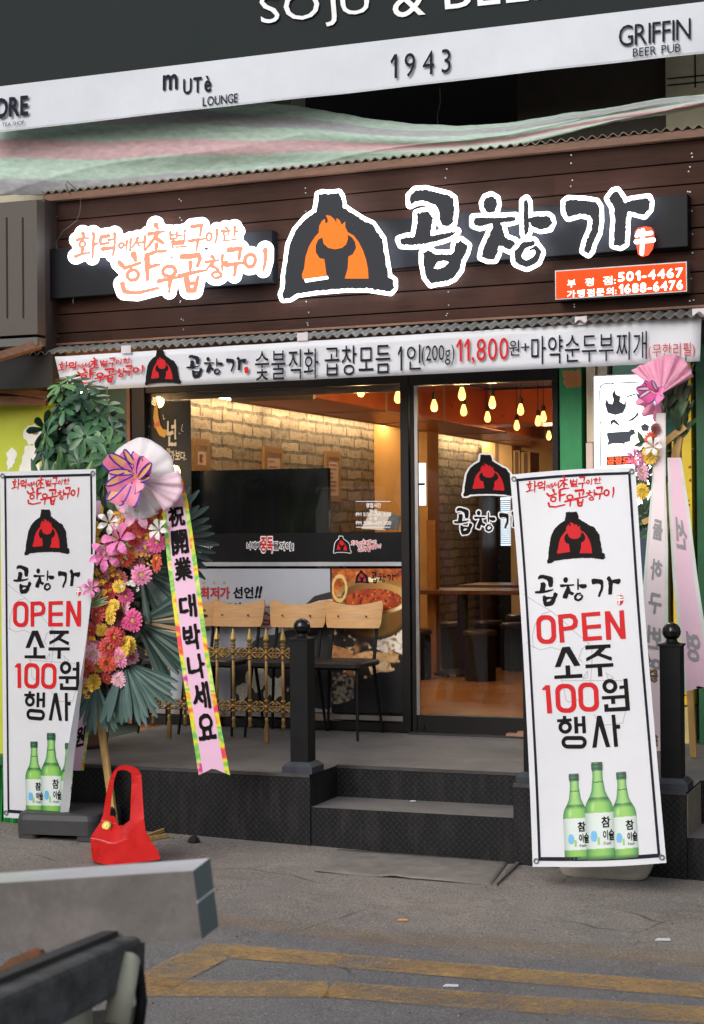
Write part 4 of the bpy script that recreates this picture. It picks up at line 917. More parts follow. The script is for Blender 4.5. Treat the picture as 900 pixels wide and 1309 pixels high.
# loose wire hanging off the fascia
b = MB(); W_ = [(90, 249), (84, 236), (86, 232), (92, 237), (103, 248), (103, 262), (102, 272), (98, 282), (80, 296), (72, 310), (75, 328), (86, 352), (91, 364), (94, 388)]
b.tube([onF(x, y, .06+.02*math.sin(i)) for i, (x, y) in enumerate(W_)], .0028, 6); tag(b.build('loose_wire', mat('black_wire', S(52, 56, 62), .4)), 'thin loose wire curling down the fascia past the lit tagline', 'wire')

# ================================================================== left neighbour: dark shutter box, timber brackets, green-yellow wall
YN = -.55
def onN(px, py): return onY(px, py, YN)
nb = thing('shutter_box', 'dark brown grooved housing next to the plank fascia', 'shutter box', onN(0, 430))
a, c = onN(-120, 255), onN(48, 430); zt_, zb2 = onN(48, 255).z, onN(48, 427).z
b = MB(); b.box(a.x, c.x, YN, YN+.3, zb2, zt_); b.build('housing', mat('brown_sheet', S(74, 66, 60), .55, 0, .1, 6), nb)
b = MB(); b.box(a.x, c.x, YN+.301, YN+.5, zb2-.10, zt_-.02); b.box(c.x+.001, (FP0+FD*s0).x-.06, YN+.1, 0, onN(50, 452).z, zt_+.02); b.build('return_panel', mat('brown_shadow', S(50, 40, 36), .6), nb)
b = MB()
for px in (9, 29.5, -14): x = onN(px, 340).x; b.box(x-.006, x+.006, YN-.003, YN+.01, onN(px, 407).z, onN(px, 278).z)
b.build('groove', m_dark, nb)
b = MB(); b.box(a.x, c.x, YN-.004, YN+.28, onN(48, 441).z, onN(48, 431).z); b.build('lower_trim', mat('trim_grey', S(84, 82, 78), .5), nb)
br_ = thing('timber_bracket', 'brown timber struts and ledge under the dark shutter box', 'bracket', onN(0, 500))
b = MB(); b.bar(onY(52, 440, -.5), onY(-60, 474, -.9), .05, .06); b.build('strut', m_rust, br_)
b = MB(); b.bar(onY(-60, 490, -.35), onY(60, 505, -.2), .05, .05); b.bar(onY(-60, 511, -.3), onY(60, 513, -.16), .06, .04); b.build('ledge', m_rust, br_)
b = MB(); b.box(-6, -2.35, -.45, .05, onY(20, 496, -.45).z, onY(20, 452, -.45).z); b.build('dark_space_fill', m_dark, br_)  # solid black box stands in for the dark open space under the housing
lw = thing('lime_wall', 'lime green painted side wall with white paint patches behind the leafy plant', 'wall', (-2.9, 0, 0))
b = MB(); xr2 = onY(62, 560, -.05).x; b.box(-6, xr2, -.05, .059, -.1, onY(30, 516, -.05).z); b.build('wall_panel', mat('lime_paint', S(176, 190, 46), .55, 0, .1, 3), lw)
PL = lambda x, y: onY(x, y, -.053)
b = MB(); b.shape(draw([[(32,570),(44,568),(52,605),(56,640),(16,640),(24,600)], circ(43, 556, 13)], h=1, wobble=1, wf=.4), PL); b.shape(draw([[(8,578),(16,572),(22,578),(18,596),(10,600)]], h=1, wobble=1.5, wf=.6), PL); b.build('paint_patch', mat('white_paint', S(220, 222, 220), .6, 0, .08), lw)
b = MB(); b.shape(draw([circ(44, 551, 5)], h=.8, wobble=1, wf=.6), lambda x, y: onY(x, y, -.055)); b.build('brown_patch', mat('brown_paint', S(120, 96, 78), .6), lw)
gp = thing('green_panel', 'narrow dark green panel with a rusty edge between the umbrella plant and the window', 'panel', onY(148, 900, -.02))
b = MB(); b.box(onY(118, 600, -.02).x, onY(165, 600, -.02).x, -.02, .055, ZD, 2.9); b.build('board', mat('bottle_green', S(34, 62, 40), .5, 0, .2, 3), gp)
b = MB(); b.box(onY(165, 600, -.02).x+.001, XW0-.006, -.05, .055, ZD, 2.9); b.build('edge_strip', mat('rust_strip', S(112, 66, 36), .5, .2, .35, 7), gp)
b = MB(); b.box(onY(149, 580, -.03).x, onY(156, 580, -.03).x, -.03, -.021, onY(150, 585, -.03).z, onY(150, 570, -.03).z); b.build('switch_plate', m_white, gp)

# ================================================================== right of the door: painted boards and the menu light box
YRB = -.06
def onR(px, py, e=0): return onY(px, py, YRB-e)
def board(label, x0, x1, y0, y1, m_, d=.0):
    a, c = onR(x0, y0), onR(x1, y1); b = MB(); b.box(a.x+.002, c.x-.002, YRB-d, .055, c.z, a.z); return tag(b.build('painted_board', m_, bevel=.003), label, 'board', 'painted boards beside the door')
mgreen = mat('green_board', S(34, 140, 80), .5, 0, .18, 5, stretch=(4, 4, 1)); mpale = mat('pale_board', S(232, 212, 182), .55, 0, .12, 8, stretch=(5, 5, 1))
zdk = 998
board('green board beside the glass door with a bare orange patch on top', 714, 748, 440, 940, mgreen)
b = MB(); b.shape(draw([[(720,474),(742,473),(743,494),(724,496),(720,488)]], h=1, wobble=1, wf=.5), lambda x, y: onR(x, y, .003)); tag(b.build('bare_patch', mat('bare_wood', S(198, 128, 72), .6, 0, .2, 9), label=None, parent=bpy.data.objects['painted_board']))
board('pale upper board between the green board and the menu light box', 748.5, 762, 440, 565, mpale); board('pale lower board between the green board and the tilted banner', 748.5, 762, 566, 950, mat('pale_board_pink', S(230, 206, 192), .55, 0, .1, 8))
board('cream board touching the top corner of the menu light box', 762.5, 781, 440, 950, mpale, -.01); board('mint green board over the menu light box', 781.5, 816, 440, 490, mat('mint_board', S(142, 196, 172), .55, 0, .12, 6), -.01)
board('orange board behind the pink tulle bow', 816.5, 840, 440, 490, mat('orange_board', S(216, 108, 66), .55, 0, .15, 6), -.01)
board('dark board low behind the menu light box', 781.5, 840, 491, 955, mat('navy_board', S(44, 66, 84), .55, 0, .2, 6), -.012)
board('chipped yellow board behind the grey-lettered ribbons', 857, 888, 440, 902, mat('yellow_board', S(226, 192, 40), .5, 0, .12, 7), .004)
board('grey-green board behind the pink bouquet', 840.5, 856.5, 440, 955, mat('sage_board', S(120, 128, 96), .55, 0, .15, 6))
board('cream board at the foot of the yellow board', 857, 888, 903, 951, mat('cream_board', S(206, 186, 120), .55, 0, .14, 9), .002)
board('dark green board beyond the chipped yellow board', 888.5, 960, 440, 955, mat('deep_green', S(30, 90, 54), .5, 0, .2, 5), .006)
b = MB(); r_ = random.Random(3)
for k in range(26):
    px, py = r_.uniform(872, 887), r_.uniform(540, 890); b.shape(draw([circ(px, py, r_.uniform(.7, 2.4), 9)], h=.6, wobble=.5, wf=1, seed=k), lambda x, y: onR(x, y, .0055))
b.build('paint_chip', mat('chip_brown', S(128, 84, 44), .7), [o for o in bpy.data.objects if o.get('label', '').startswith('chipped yellow')][0])
mb_ = thing('menu_light_box', 'glowing white menu light box with flame and cow pictures beside the door', 'light box', onR(800, 640, .05))
m_lb = emat('lightbox_white', (1, .99, .97), 2.4, (.8, .8, .8))
a, c = onR(758, 480, .10), onR(846, 650, .10); b = MB(); b.box(a.x, c.x, YRB-.1, YRB+.0, c.z, a.z); b.build('case', mat('white_case', S(220, 220, 220), .4), mb_)
b = MB(); b.quad(*[Vector((x, YRB-.1015, z)) for x, z in ((a.x+.008, a.z-.008), (c.x-.008, a.z-.008), (c.x-.008, c.z+.008), (a.x+.008, c.z+.008))]); b.build('lit_panel', m_lb, mb_)
K8 = .22222; c8 = lambda p: crop(p, 700, 440, K8); PB = lambda x, y: onR(x, y, .1035)
b = MB()
for q in ([(330,345),(340,310),(352,340),(372,345),(380,320),(370,290),(385,262),(395,290),(420,300),(415,330),(440,345),(450,310),(452,360),(435,395),(390,408),(345,395)], [(338,515),(350,508),(470,500),(478,488),(500,490),(505,515),(480,528),(475,560),(445,566),(440,600),(435,572),(375,572),(352,578),(347,612),(343,580),(350,555)], [(455,445),(500,415),(525,380),(522,410),(490,440)], [(360,440),(385,430),(400,445),(425,472),(395,462),(380,450),(365,470)], [(455,298),(515,280),(520,286),(458,306)], [(510,285),(535,290),(540,320),(520,315)], [(535,470),(560,455),(585,470),(580,500),(545,500)], [(560,530),(590,540),(600,560),(570,580)]):
    b.shape(draw([c8(q)], h=.4), PB)
b.shape(draw((), [(c8([(530,218),(330,226),(305,240),(300,270),(305,700)]), .75), (c8([(375,222),(375,236)]), .6), (c8([(302,452),(316,452)]), .6)], h=.4), PB)
b.build('pictogram', mat('pictogram_dark', S(58, 66, 78), .5), mb_)
b = MB(); q = [onR(*p, .104) for p in c8([(338, 645), (500, 640), (502, 690), (340, 700)])]; b.quad(*q); b.build('led_panel', mat('led_black', S(50, 20, 18), .4), mb_)
b = MB(); put(b, text('곱창모듬', .02), c8([(342, 650), (520, 645), (520, 688), (343, 693)]), lambda x, y: onR(x, y, .1055)); b.build('led_lettering', emat('led_red', (1, .06, .02), 3.0), mb_)
L = bpy.data.lights.new('lightbox_glow', 'AREA'); L.shape = 'RECTANGLE'; L.size = .3; L.size_y = .7; L.energy = 7; o = bpy.data.objects.new('lightbox_glow', L); COL.objects.link(o)
o.location = Vector(((a.x+c.x)/2, YRB-.115, (a.z+c.z)/2)); o.rotation_euler = (math.radians(-90), 0, 0); o.parent = None

# ================================================================== posters and decals on the window
mp_ = vmat('poster_print', .35, .5, .03)
def poster(name, label, x0, y0, x1, y1, y, nx, ny, fn, kind='poster'):
    t = MB(); v = []; co = []
    for j in range(ny+1):
        for i in range(nx+1):
            px, py = x0+(x1-x0)*i/nx, y0+(y1-y0)*j/ny; p = onY(px, py, y); v.append(p); co.append(fn(px, py))
    t.add(v, [(j*(nx+1)+i, (j+1)*(nx+1)+i, (j+1)*(nx+1)+i+1, j*(nx+1)+i+1) for j in range(ny) for i in range(nx)]); t.c = co
    return t
def nz(x, y, s, k=0): return mnoise.noise(Vector((x*s, y*s, k*7.3)))
def food(px, py):
    f = .5+.5*nz(px, py*.8, .12)+.25*nz(px, py, .35, 1)
    mixc = lambda a, b_, t: tuple(a[i]+(b_[i]-a[i])*max(0, min(1, t)) for i in range(3))
    c = mixc((96, 28, 14), (240, 136, 40), f*1.15-.1); c = mixc(c, (252, 206, 110), (f-.78)*3)          # fire
    if py > 770: c = mixc(c, (36, 28, 26), (py-770)/22)
    # grill food
    if py > 800:
        g = nz(px, py, .09, 2); c = mixc((34, 26, 23), (168, 112, 66), g*1.9+.05); c = mixc(c, (226, 196, 150), (nz(px, py, .16, 3)-.28)*3.5)
    def inel(cx, cy, rx, ry): return ((px-cx)/rx)**2+((py-cy)/ry)**2
    def inbox(q):
        r = False
        for i in range(len(q)):
            (x0_, y0_), (x1_, y1_) = q[i], q[(i+1) % len(q)]
            if (y0_ <= py) != (y1_ <= py) and px < x0_+(py-y0_)*(x1_-x0_)/(y1_-y0_): r = not r
        return r
    for q, col in (([(478,812),(496,808),(508,814),(506,828),(494,836),(478,828)], (232, 222, 204)), ([(508,806),(520,796),(520,840),(504,832)], (238, 230, 214)), ([(450,838),(470,832),(510,836),(508,846),(452,850)], (208, 164, 112)), ([(398,830),(424,824),(452,832),(448,846),(404,842)], (196, 140, 92)), ([(470,848),(498,846),(502,858),(474,862)], (220, 190, 150))):
        if inbox(q): c = mixc(col, (150, 96, 54), nz(px, py, .2, 4)*1.3)
    # black iron plate lower right
    if py > 852-.30*(px-515)+6*nz(px, py, .05, 5) and px > 400: c = mixc((26, 25, 27), (84, 84, 86), (nz(px, py, .5, 6)-.25)*1.2)
    if inel(425, 880, 34, 20) < 1 and px < 452: c = mixc((178, 168, 150), (60, 52, 48), .5+nz(px, py, .25, 8)*1.6)
    # brass pot
    e = inel(478, 778, 48, 40)
    if e < 1 and py > 764: c = mixc((120, 78, 30), (250, 222, 150), (.5+.5*math.sin((px-440)*.13+2))**2*(1-.5*(py-764)/50)); c = mixc(c, (44, 28, 14), (e-.72)*3.4)
    r1, r2, r3 = inel(478, 762, 48, 24), inel(478, 763, 41.5, 19), inel(478, 767, 36, 14.5)
    if r1 < 1: c = mixc((150, 104, 46), (255, 240, 196), (.5+.5*math.sin(math.atan2(py-762, px-478)*3.3+.8))**1.5)
    if r2 < 1: c = mixc((96, 58, 24), (216, 166, 88), (px-436)/84)
    if r3 < 1: c = mixc((150, 48, 18), (196, 88, 34), .5+nz(px, py, .13, 9)); c = mixc(c, (92, 26, 14), (nz(px, py, .22, 10)-.05)*2.2); c = mixc(c, (236, 150, 80), (nz(px, py, .4, 12)-.42)*4)
    h = inel(434, 752, 10, 18)
    if .55 < h < 1: c = (222, 190, 120)
    return S(*c)
po = thing('food_poster', 'colour poster of a brass stew pot and grilled meat behind the chairs', 'poster', onY(470, 912, 0))
b = poster('p', '', 424, 727, 519, 911, .001, 120, 190, food); b.build('print', mp_, po)
EQ3 = bil(rectq(454, 729, 472, 746, 0)); PW_ = lambda y: (lambda px, py: onY(px, py, y))
b = MB(); put(b, U_core, EQ3, PW_(-.0005)); put(b, U_logo, rectq(474, 731, 506, 746), PW_(-.0005)); b.build('emblem', m_ink, po)
b = MB(); put(b, U_red, EQ3, PW_(-.0015)); b.build('emblem_flame', m_dred, po)
pg = thing('price_poster', 'grey poster with red and black slogan and gold stars behind the chairs', 'poster', onY(330, 912, 0))
b = MB(); a, c = onY(205, 727, .001), onY(423.5, 911, .001); b.box(a.x, c.x, .001, .0038, c.z, a.z); b.build('sheet', mat('grey_poster', S(168, 172, 182), .45, 0, .05, 3), pg)
b = MB(); PS = PW_(-.0012); put(b, text('최저가', .045), rectq(255.5, 750, 294, 766), PS); b.build('red_lettering', m_dred, pg)
b = MB(); put(b, text('선언', .04), rectq(298, 750, 324, 765), PS); put(b, text('!!', .05), [(328, 749), (336, 749), (333, 765), (325, 765)], PS); put(b, text('초벌구이', .05), rectq(262, 770, 308, 786), PS); put(b, text('한', .01), rectq(309, 774, 319, 784), PS); b.build('black_lettering', m_ink, pg)
b = MB()
def star(cx, cy, r): return [(cx+(r if i % 2 == 0 else r*.4)*math.sin(i*math.pi/5), cy-(r if i % 2 == 0 else r*.4)*math.cos(i*math.pi/5)) for i in range(10)]
for cx in (260.5, 273.5, 286.5): b.shape(draw([star(cx, 745, 2.8)], h=.35), PS)
b.build('gold_star', mat('gold_ink', S(176, 152, 92), .5), pg)
b = MB(); b.shape(draw([circ(340, 790, 15)], h=.6, holes=[circ(340, 790, 13.6)]), PS); b.shape(draw((), [([(334,788),(340,783),(346,788),(344,798),(336,798),(334,788)], 1.1), ([(330,792),(350,794)], .8)], h=.5), PS); b.build('seal', m_dred, pg)
b = MB(); b.shape(draw([[(380,790),(388,775),(402,762),(424,756),(423.4,812),(380,812)]], h=.8), PS); b.shape(draw([[(300,840),(330,815),(370,805),(423,812),(423,905),(300,905)]], h=1.2, wobble=1.5, wf=.15), PS); b.build('pan_picture', mat('pan_black', S(38, 36, 37), .5, 0, .3, 30), pg)
b = MB(); b.shape(draw((), [([(386,784),(396,774),(408,770),(423,768)], 2.2), ([(392,790),(404,779),(423,775)], 1.6), ([(400,794),(412,784),(423,782)], 1.6)], h=.6), PW_(-.002)); b.shape(draw([circ(330, 868, 16), circ(352, 880, 14), circ(312, 884, 10)], h=1, wobble=3, wf=.3), PW_(-.002)); b.build('noodle_picture', mat('noodle', S(202, 194, 180), .5, 0, .25, 60), pg)
b = MB(); b.shape(draw([[(276,832),(286,828),(292,836),(284,842),(276,840)]], h=.6), PS); b.build('yellow_mark', mat('ylw', S(214, 196, 60), .5), pg)
# decals on the black film
fd = thing('film_decal', 'small white-outlined shop logos and slogan on the black window film', 'decal', onY(360, 715, 0))
PF = PW_(.0025)
b = MB(); put(b, U_logoh, rectq(239.5, 692.5, 271.5, 707.5), PF); put(b, U_halo, rectq(426.5, 685.5, 448.5, 707), PF); put(b, text('너에게', .09, wobble=.01), rectq(315, 692, 334, 704, -.05), PF); put(b, text('될꺼야!', .09, wobble=.01), rectq(348, 691, 376, 704, .05), PF); put(b, text('중독', .10), rectq(332, 685, 350, 708), PF); put(b, tagline(9, 4), rectq(449, 690, 487, 705), PF)
b.build('white_outline', m_whti, fd)
PF2 = PW_(.0012)
b = MB(); put(b, U_logo, rectq(239.5, 692.5, 271.5, 707.5), PF2); put(b, U_core, rectq(426.5, 685.5, 448.5, 707), PF2); put(b, text('너에게', .02), rectq(316, 693.5, 333, 702.5, -.05), PF2); put(b, text('될꺼야!', .02), rectq(349, 692.5, 375, 702.5, .05), PF2); b.build('black_lettering', m_ink, fd)
b = MB(); put(b, U_red, rectq(426.5, 685.5, 448.5, 707), PW_(.0002)); put(b, text('중독', .03), rectq(333, 686.5, 349, 706.5), PF2); put(b, tagline(0, 3), rectq(449, 690, 487, 705), PF2); b.build('red_lettering', m_red, fd)
# night-sky poster at the window's left edge
np_ = thing('moon_poster', 'black poster with a golden crescent moon and pale writing inside the window', 'poster', onY(225, 650, 0))
b = MB(); a, c = onY(189, 500, .02), onY(245, 680, .02); b.box(a.x, c.x, .0195, .024, c.z, onY(245, 511, .02).z); b.build('sheet', mat('night_black', S(30, 25, 23), .5, 0, .15, 6), np_)
c9 = lambda p: crop(p, 140, 460, 140/900); PM = PW_(.0105)
b = MB(); b.shape(draw([c9([(390,335),(366,400),(360,480),(378,560),(410,620),(450,640),(472,610),(470,575),(440,570),(415,530),(402,470),(396,400)])], h=.5), PM); b.build('moon', mat('moon_gold', S(206, 150, 44), .5, 0, .1), np_)
b = MB(); b.shape(draw([c9([(365,535),(410,495),(420,540),(370,560)])], h=.5), PW_(.009)); b.build('scarf', mat('scarf_orange', S(200, 98, 40), .5), np_)
b = MB(); put(b, text('넌', .03, wobble=.015), c9([(472, 490), (550, 490), (550, 710), (472, 710)]), PM); put(b, text('가', .02), c9([(500, 740), (535, 745), (535, 830), (500, 830)]), PM); put(b, text('보다.', .02), c9([(540, 735), (632, 760), (632, 825), (540, 835)]), PM); put(b, text('이', .02), c9([(470, 720), (497, 725), (497, 780), (470, 780)]), PM)
b.shape(draw((), [(c9(q), .35) for q in ([(440,450),(445,490),(455,480)], [(600,530),(590,580),(605,590)], [(325,540),(330,555)], [(570,600),(580,610)], [(315,610),(320,640)], [(570,870),(575,900)])], h=.35), PM); b.build('lettering', mat('pale_ink', S(206, 190, 160), .5), np_)
b = MB(); b.box(onY(183, 520, .02).x, XW1-.03, .0192, .0235, onY(245, 510.4, .02).z, ZH+.018); b.build('top_band', mat('brown_film', S(84, 60, 46), .35, 0, .15), np_)
hd = thing('hours_decal', 'white opening-hours lettering on the window glass', 'decal', onY(480, 670, 0))
b = MB(); PH = PW_(.009)
put(b, text('영업시간', .03), rectq(468, 643, 487, 649), PH); put(b, text('평 일', .02), rectq(472, 651, 482, 655), PH); put(b, text('주 말', .02), rectq(472, 661, 482, 665), PH); put(b, text('PM 5:00~AM 2:00', .02), rectq(455, 655, 500, 660), PH); put(b, text('PM 5:00~AM 3:00', .02), rectq(455, 666, 500, 671), PH)
for y in (640.5, 673.5): b.shape(([(455, y), (499, y), (499, y+.8), (455, y+.8)], [(0, 1, 2, 3)]), PH)
b.build('lettering', m_whti, hd)
# door decal
dd = thing('door_decal', 'pot emblem and brush-lettered shop name stuck on the door glass', 'decal', onY(620, 690, 0))
q1, q2 = rectq(592, 581, 660, 635, 0), rectq(580, 649, 668, 684, -.02)
b = MB(); put(b, U_halo, q1, PW_(.009)); put(b, U_logoh, q2, PW_(.0088)); b.build('white_outline', m_whti, dd)
b = MB(); put(b, U_core, q1, PW_(.0078)); put(b, U_logo, q2, PW_(.0078)); b.build('black_print', m_ink, dd)
b = MB(); put(b, U_red, q1, PW_(.0066)); b.build('emblem_flame', m_red, dd)
# ================================================================== dining room contents seen through the glass
m_bulb = emat('bulb_glow', (1, .50, .13), 3.2); m_sock = mat('socket_black', S(40, 34, 30), .5)
bt_ = thing('hanging_bulb', 'x', 'lamp', (0, 0, 0), 'filament bulbs hanging in the dining room')
b = MB(); b.lathe([(.004, -.042), (.016, -.038), (.026, -.022), (.027, -.004), (.02, .022), (.012, .045), (.011, .05)], (0, 0, 0), 12); b.build('glass_bulb', m_bulb, bt_, smooth=True)
b = MB(); b.lathe([(.016, .048), (.018, .055), (.018, .09), (.006, .1)], (0, 0, 0), 10); b.build('socket', m_sock, bt_)
b = MB(); b.tube([(0, 0, .1), (0, 0, ZC-2.62)], .004, 6); cord = b.build('cord', m_sock, bt_)
BL = [(461.4, 499, 'x'), (508.7, 508, 'x'), (590.6, 504, ''), (555, 519, ''), (592.8, 525, ''), (629.4, 515, ''), (623.3, 533.5, ''), (665.6, 524, ''), (660.6, 544, ''), (694.7, 533, ''), (687.8, 538.5, ''), (701.7, 557, '')]
LB = ['bulb seen through the window, farther from the door post', 'bulb seen through the window, against the door post', 'highest of the bulbs seen through the door', 'bulb next to the pull strip of the glass door', 'bulb directly under the highest one behind the door', 'bulb above the door decal, the larger of two', 'small bulb just above the door decal', 'bulb over the cardboard boxes, larger of the two', 'small bulb low over the cardboard boxes', 'large bulb of the close pair near the green board', 'small bulb of the close pair near the green board', 'lowest bulb, touching the door edge by the green board']
for i, (px, py, _) in enumerate(BL):
    o = bt_ if i == 0 else copy_tree(bt_)
    o.location = onZ(px, py, 2.62); o['label'] = 'glowing filament ' + LB[i]
    if i in (0, 2, 3, 5, 8, 9, 11):
        L = bpy.data.lights.new('bulb_light', 'POINT'); L.energy = 11 if i in (0, 3, 5) else 4; L.color = (1, .62, .26); L.shadow_soft_size = .06; q = bpy.data.objects.new('bulb_light', L); COL.objects.link(q); q.location = Vector(o.location)-Vector((0, 0, .10))
m_copper = mat('copper_duct', S(196, 98, 44), .32, .55, .12, 4)
def P3(px, py, z): return onZ(px, py, z)
du = thing('air_duct', 'copper-coloured square air duct running along the ceiling', 'duct', (XB+1.4, 3, 2.75))
x1_ = XB+.52; x2_ = XB+1.15
b = MB(); b.box(x1_, x2_, .9, YB-.6, 2.64, ZC-.01); b.box(x2_, XRI-.05, 5.2, 5.75, 2.68, ZC-.02); b.build('duct_run', m_copper, du, bevel=.01)
b = MB(); b.box(x1_-.004, x2_+.004, .88, .92, 2.63, ZC-.005); b.tube([(x1_+.003, .9, 2.638), (x1_+.003, YB-.7, 2.638)], .008, 6)
for y in (2.4, 3.9, 5.9, 7.4): b.box(x1_-.006, x2_+.006, y, y+.03, 2.634, ZC-.012)
b.build('flange', mat('flange_grey', S(170, 150, 130), .4, .6), du)
rd = thing('round_duct', 'round orange duct with elbow crossing the far ceiling', 'duct', (1.2, 6, 2.6))
b = MB(); b.tube([(.2, 7.4, 2.72), (1.0, 6.8, 2.70), (2.2, 6.3, 2.68), (XRI-.02, 6.25, 2.68)], .17, 18); b.tube([(XD0+.35, 4.4, ZC-.02), (XD0+.35, 4.4, 2.78), (XD0+.75, 4.6, 2.72)], .13, 16); b.build('pipe', m_copper, rd, smooth=True)
tb = MB(); tb.box(.25, .33, 1.0, YB-.5, ZC-.09, ZC-.02); tag(tb.build('ceiling_track', mat('track_pale', S(190, 170, 150), .5)), 'pale lighting track running into the dining room ceiling', 'track')
# framed menus on the brick wall
def onW(px, py, e=.012): return onX(px, py, XB+e)
for i, (q, lab) in enumerate((([(246, 560), (266, 562), (266, 604), (246, 602)], 'framed menu on the brick wall beside the moon poster'), ([(336, 570), (360, 572), (360, 650), (336, 648)], 'framed menu on the brick wall above the middle of the black screen'), ([(415, 576), (434, 578), (434, 641), (415, 641)], 'framed menu on the brick wall past the end of the black screen'))):
    f = [onW(*p) for p in q]; y0, y1 = f[0].y, f[1].y; z0, z1 = min(f[2].z, f[3].z), f[0].z
    t = thing('framed_menu', lab, 'frame', (XB, (y0+y1)/2, z0), 'framed menus on the brick wall')
    b = MB(); w = .055
    for a in ((y0, y1, z1-w, z1), (y0, y1, z0, z0+w), (y0, y0+w, z0+w+.001, z1-w-.001), (y1-w, y1, z0+w+.001, z1-w-.001)): b.box(XB+.002, XB+.028, a[0], a[1], a[2], a[3])
    b.build('frame', mat('frame_brown', S(142, 104, 66), .5, 0, .15, 6), t); b = MB(); b.box(XB+.002, XB+.02, y0+w, y1-w, z0+w, z1-w); b.build('menu_sheet', mat('menu_sheet', S(196, 176, 168), .5), t)
    b = MB(); r_ = random.Random(i)
    for k in range(7):
        zz_ = z1-w-.06-k*(z1-z0-2*w-.08)/7; b.box(XB+.0205, XB+.0215, y0+w+.05, y0+w+.05+(y1-y0-2*w-.1)*r_.uniform(.5, 1), zz_-.012, zz_)
    b.build('menu_line', mat('menu_red', S(160, 90, 84), .5), t)
# black screen behind the window
tv = thing('screen', 'wide black screen standing behind the window glass', 'screen', onY(330, 680, .15))
a, c = onY(243, 602, .10), onY(420, 684, .10); b = MB(); b.box(a.x, c.x, .10, .15, c.z-.05, a.z); b.build('panel', mat('screen_black', S(14, 14, 16), .2), tv, bevel=.006); b = MB(); b.box((a.x+c.x)/2-.2, (a.x+c.x)/2+.2, .07, .3, ZD+.02, c.z-.052); b.build('stand', m_black, tv)
sl_ = thing('menu_stand', 'leaning white tabletop menu card behind the window near the door', 'menu stand', onY(480, 690, .35))
b = MB(); b.slab(onY(462, 676, .4), onY(474, 652, .55), onY(500, 655, .55), onY(496, 678, .4), (0, .01, 0)); b.build('card', m_white, sl_); b = MB(); b.slab(onY(490, 676, .38), onY(500, 656, .5), onY(512, 660, .5), onY(508, 678, .38), (0, .01, 0)); b.build('tablet', mat('tablet_blue', S(90, 104, 120), .3), sl_)
b = MB(); p = onY(470, 690, .36); b.box(p.x-.25, p.x+.16, .36, .75, ZD+.013, onY(480, 683, .4).z); b.build('shelf', mat('shelf_brown', S(96, 62, 40), .5), sl_)
# tables and stools
m_top = mat('table_brown', S(112, 68, 42), .3, 0, .15, 5); m_leg = mat('table_black', S(20, 17, 16), .55, spec=.3)
t0 = thing('dining_table', 'x', 'table', (0, 0, 0), 'dark tables along the dining room')
b = MB(); b.box(-.6, .6, -.35, .35, .71, .745); b.build('table_top', m_top, t0, bevel=.006); b = MB(); b.lathe([(.26, 0), (.26, .02), (.05, .05), (.05, .70), (.2, .709)], (0, 0, 0), 14); b.build('leg', m_leg, t0)
tabs = [(-.95, 4.1), (-.72, 5.5), (-.45, 6.7), (-.2, 7.6), (1.5, 7.4)]
tl_ = ['first table inside the door', 'second table from the door', 'third table from the door', 'fourth table from the door', 'table standing apart by the counter']
for i, (x, y) in enumerate(tabs): o = t0 if i == 0 else copy_tree(t0); o.location = (x, y, ZD+.012); o['label'] = 'dark wooden '+tl_[i]
s0_ = thing('stool', 'x', 'stool', (0, 0, 0), 'black drum stools beside the tables')
b = MB(); b.lathe([(.125, 0), (.13, .02), (.13, .36), (.125, .38)], (0, 0, 0), 18); b.build('drum', m_leg, s0_); b = MB(); b.lathe([(.135, .38), (.14, .39), (.14, .412), (.12, .425)], (0, 0, 0), 18); b.build('seat', mat('stool_seat', S(66, 46, 38), .35), s0_, smooth=True)
k = 0
for i, (x, y) in enumerate(tabs[:4]):
    for dx in (.32, -.25):
        for dy in (-.55, .55):
            o = s0_ if k == 0 else copy_tree(s0_); k += 1; o.location = (x+dx, y+dy, ZD+.012); o['label'] = 'black drum stool %s the %s, %s side' % ('before' if dy < 0 else 'behind', tl_[i], 'aisle' if dx > 0 else 'wall')
b = MB(); b.box(-.1, XRI-.02, 8.2, 8.9, ZD+.013, 1.45); b.box(-.14, XRI-.01, 8.15, 8.95, 1.451, 1.49); tag(b.build('counter', mat('counter_brown', S(104, 62, 40), .4)), 'brown service counter across the back of the dining room', 'counter')
fr = thing('display_fridge', 'tall lit drinks fridge behind the door decal lettering', 'fridge', (1.6, 9.5, ZD))
a, c = onY(640, 636, 9.2), onY(668, 718, 9.2)
b = MB(); b.box(a.x-.02, c.x+.2, 9.21, 9.85, ZD+.012, a.z+.2); b.build('cabinet', m_black, fr)
b = MB(); b.box(a.x, c.x, 9.19, 9.205, 1.5, a.z); b.build('lit_door', emat('fridge_light', (.78, .9, 1), 1.6), fr)
b = MB()
for i in range(22): z = 1.52+i*(a.z-1.54)/22; b.box(a.x, c.x, 9.18, 9.189, z, z+.012)
b.build('shelf_slat', mat('slat_grey', S(120, 130, 140), .4), fr)
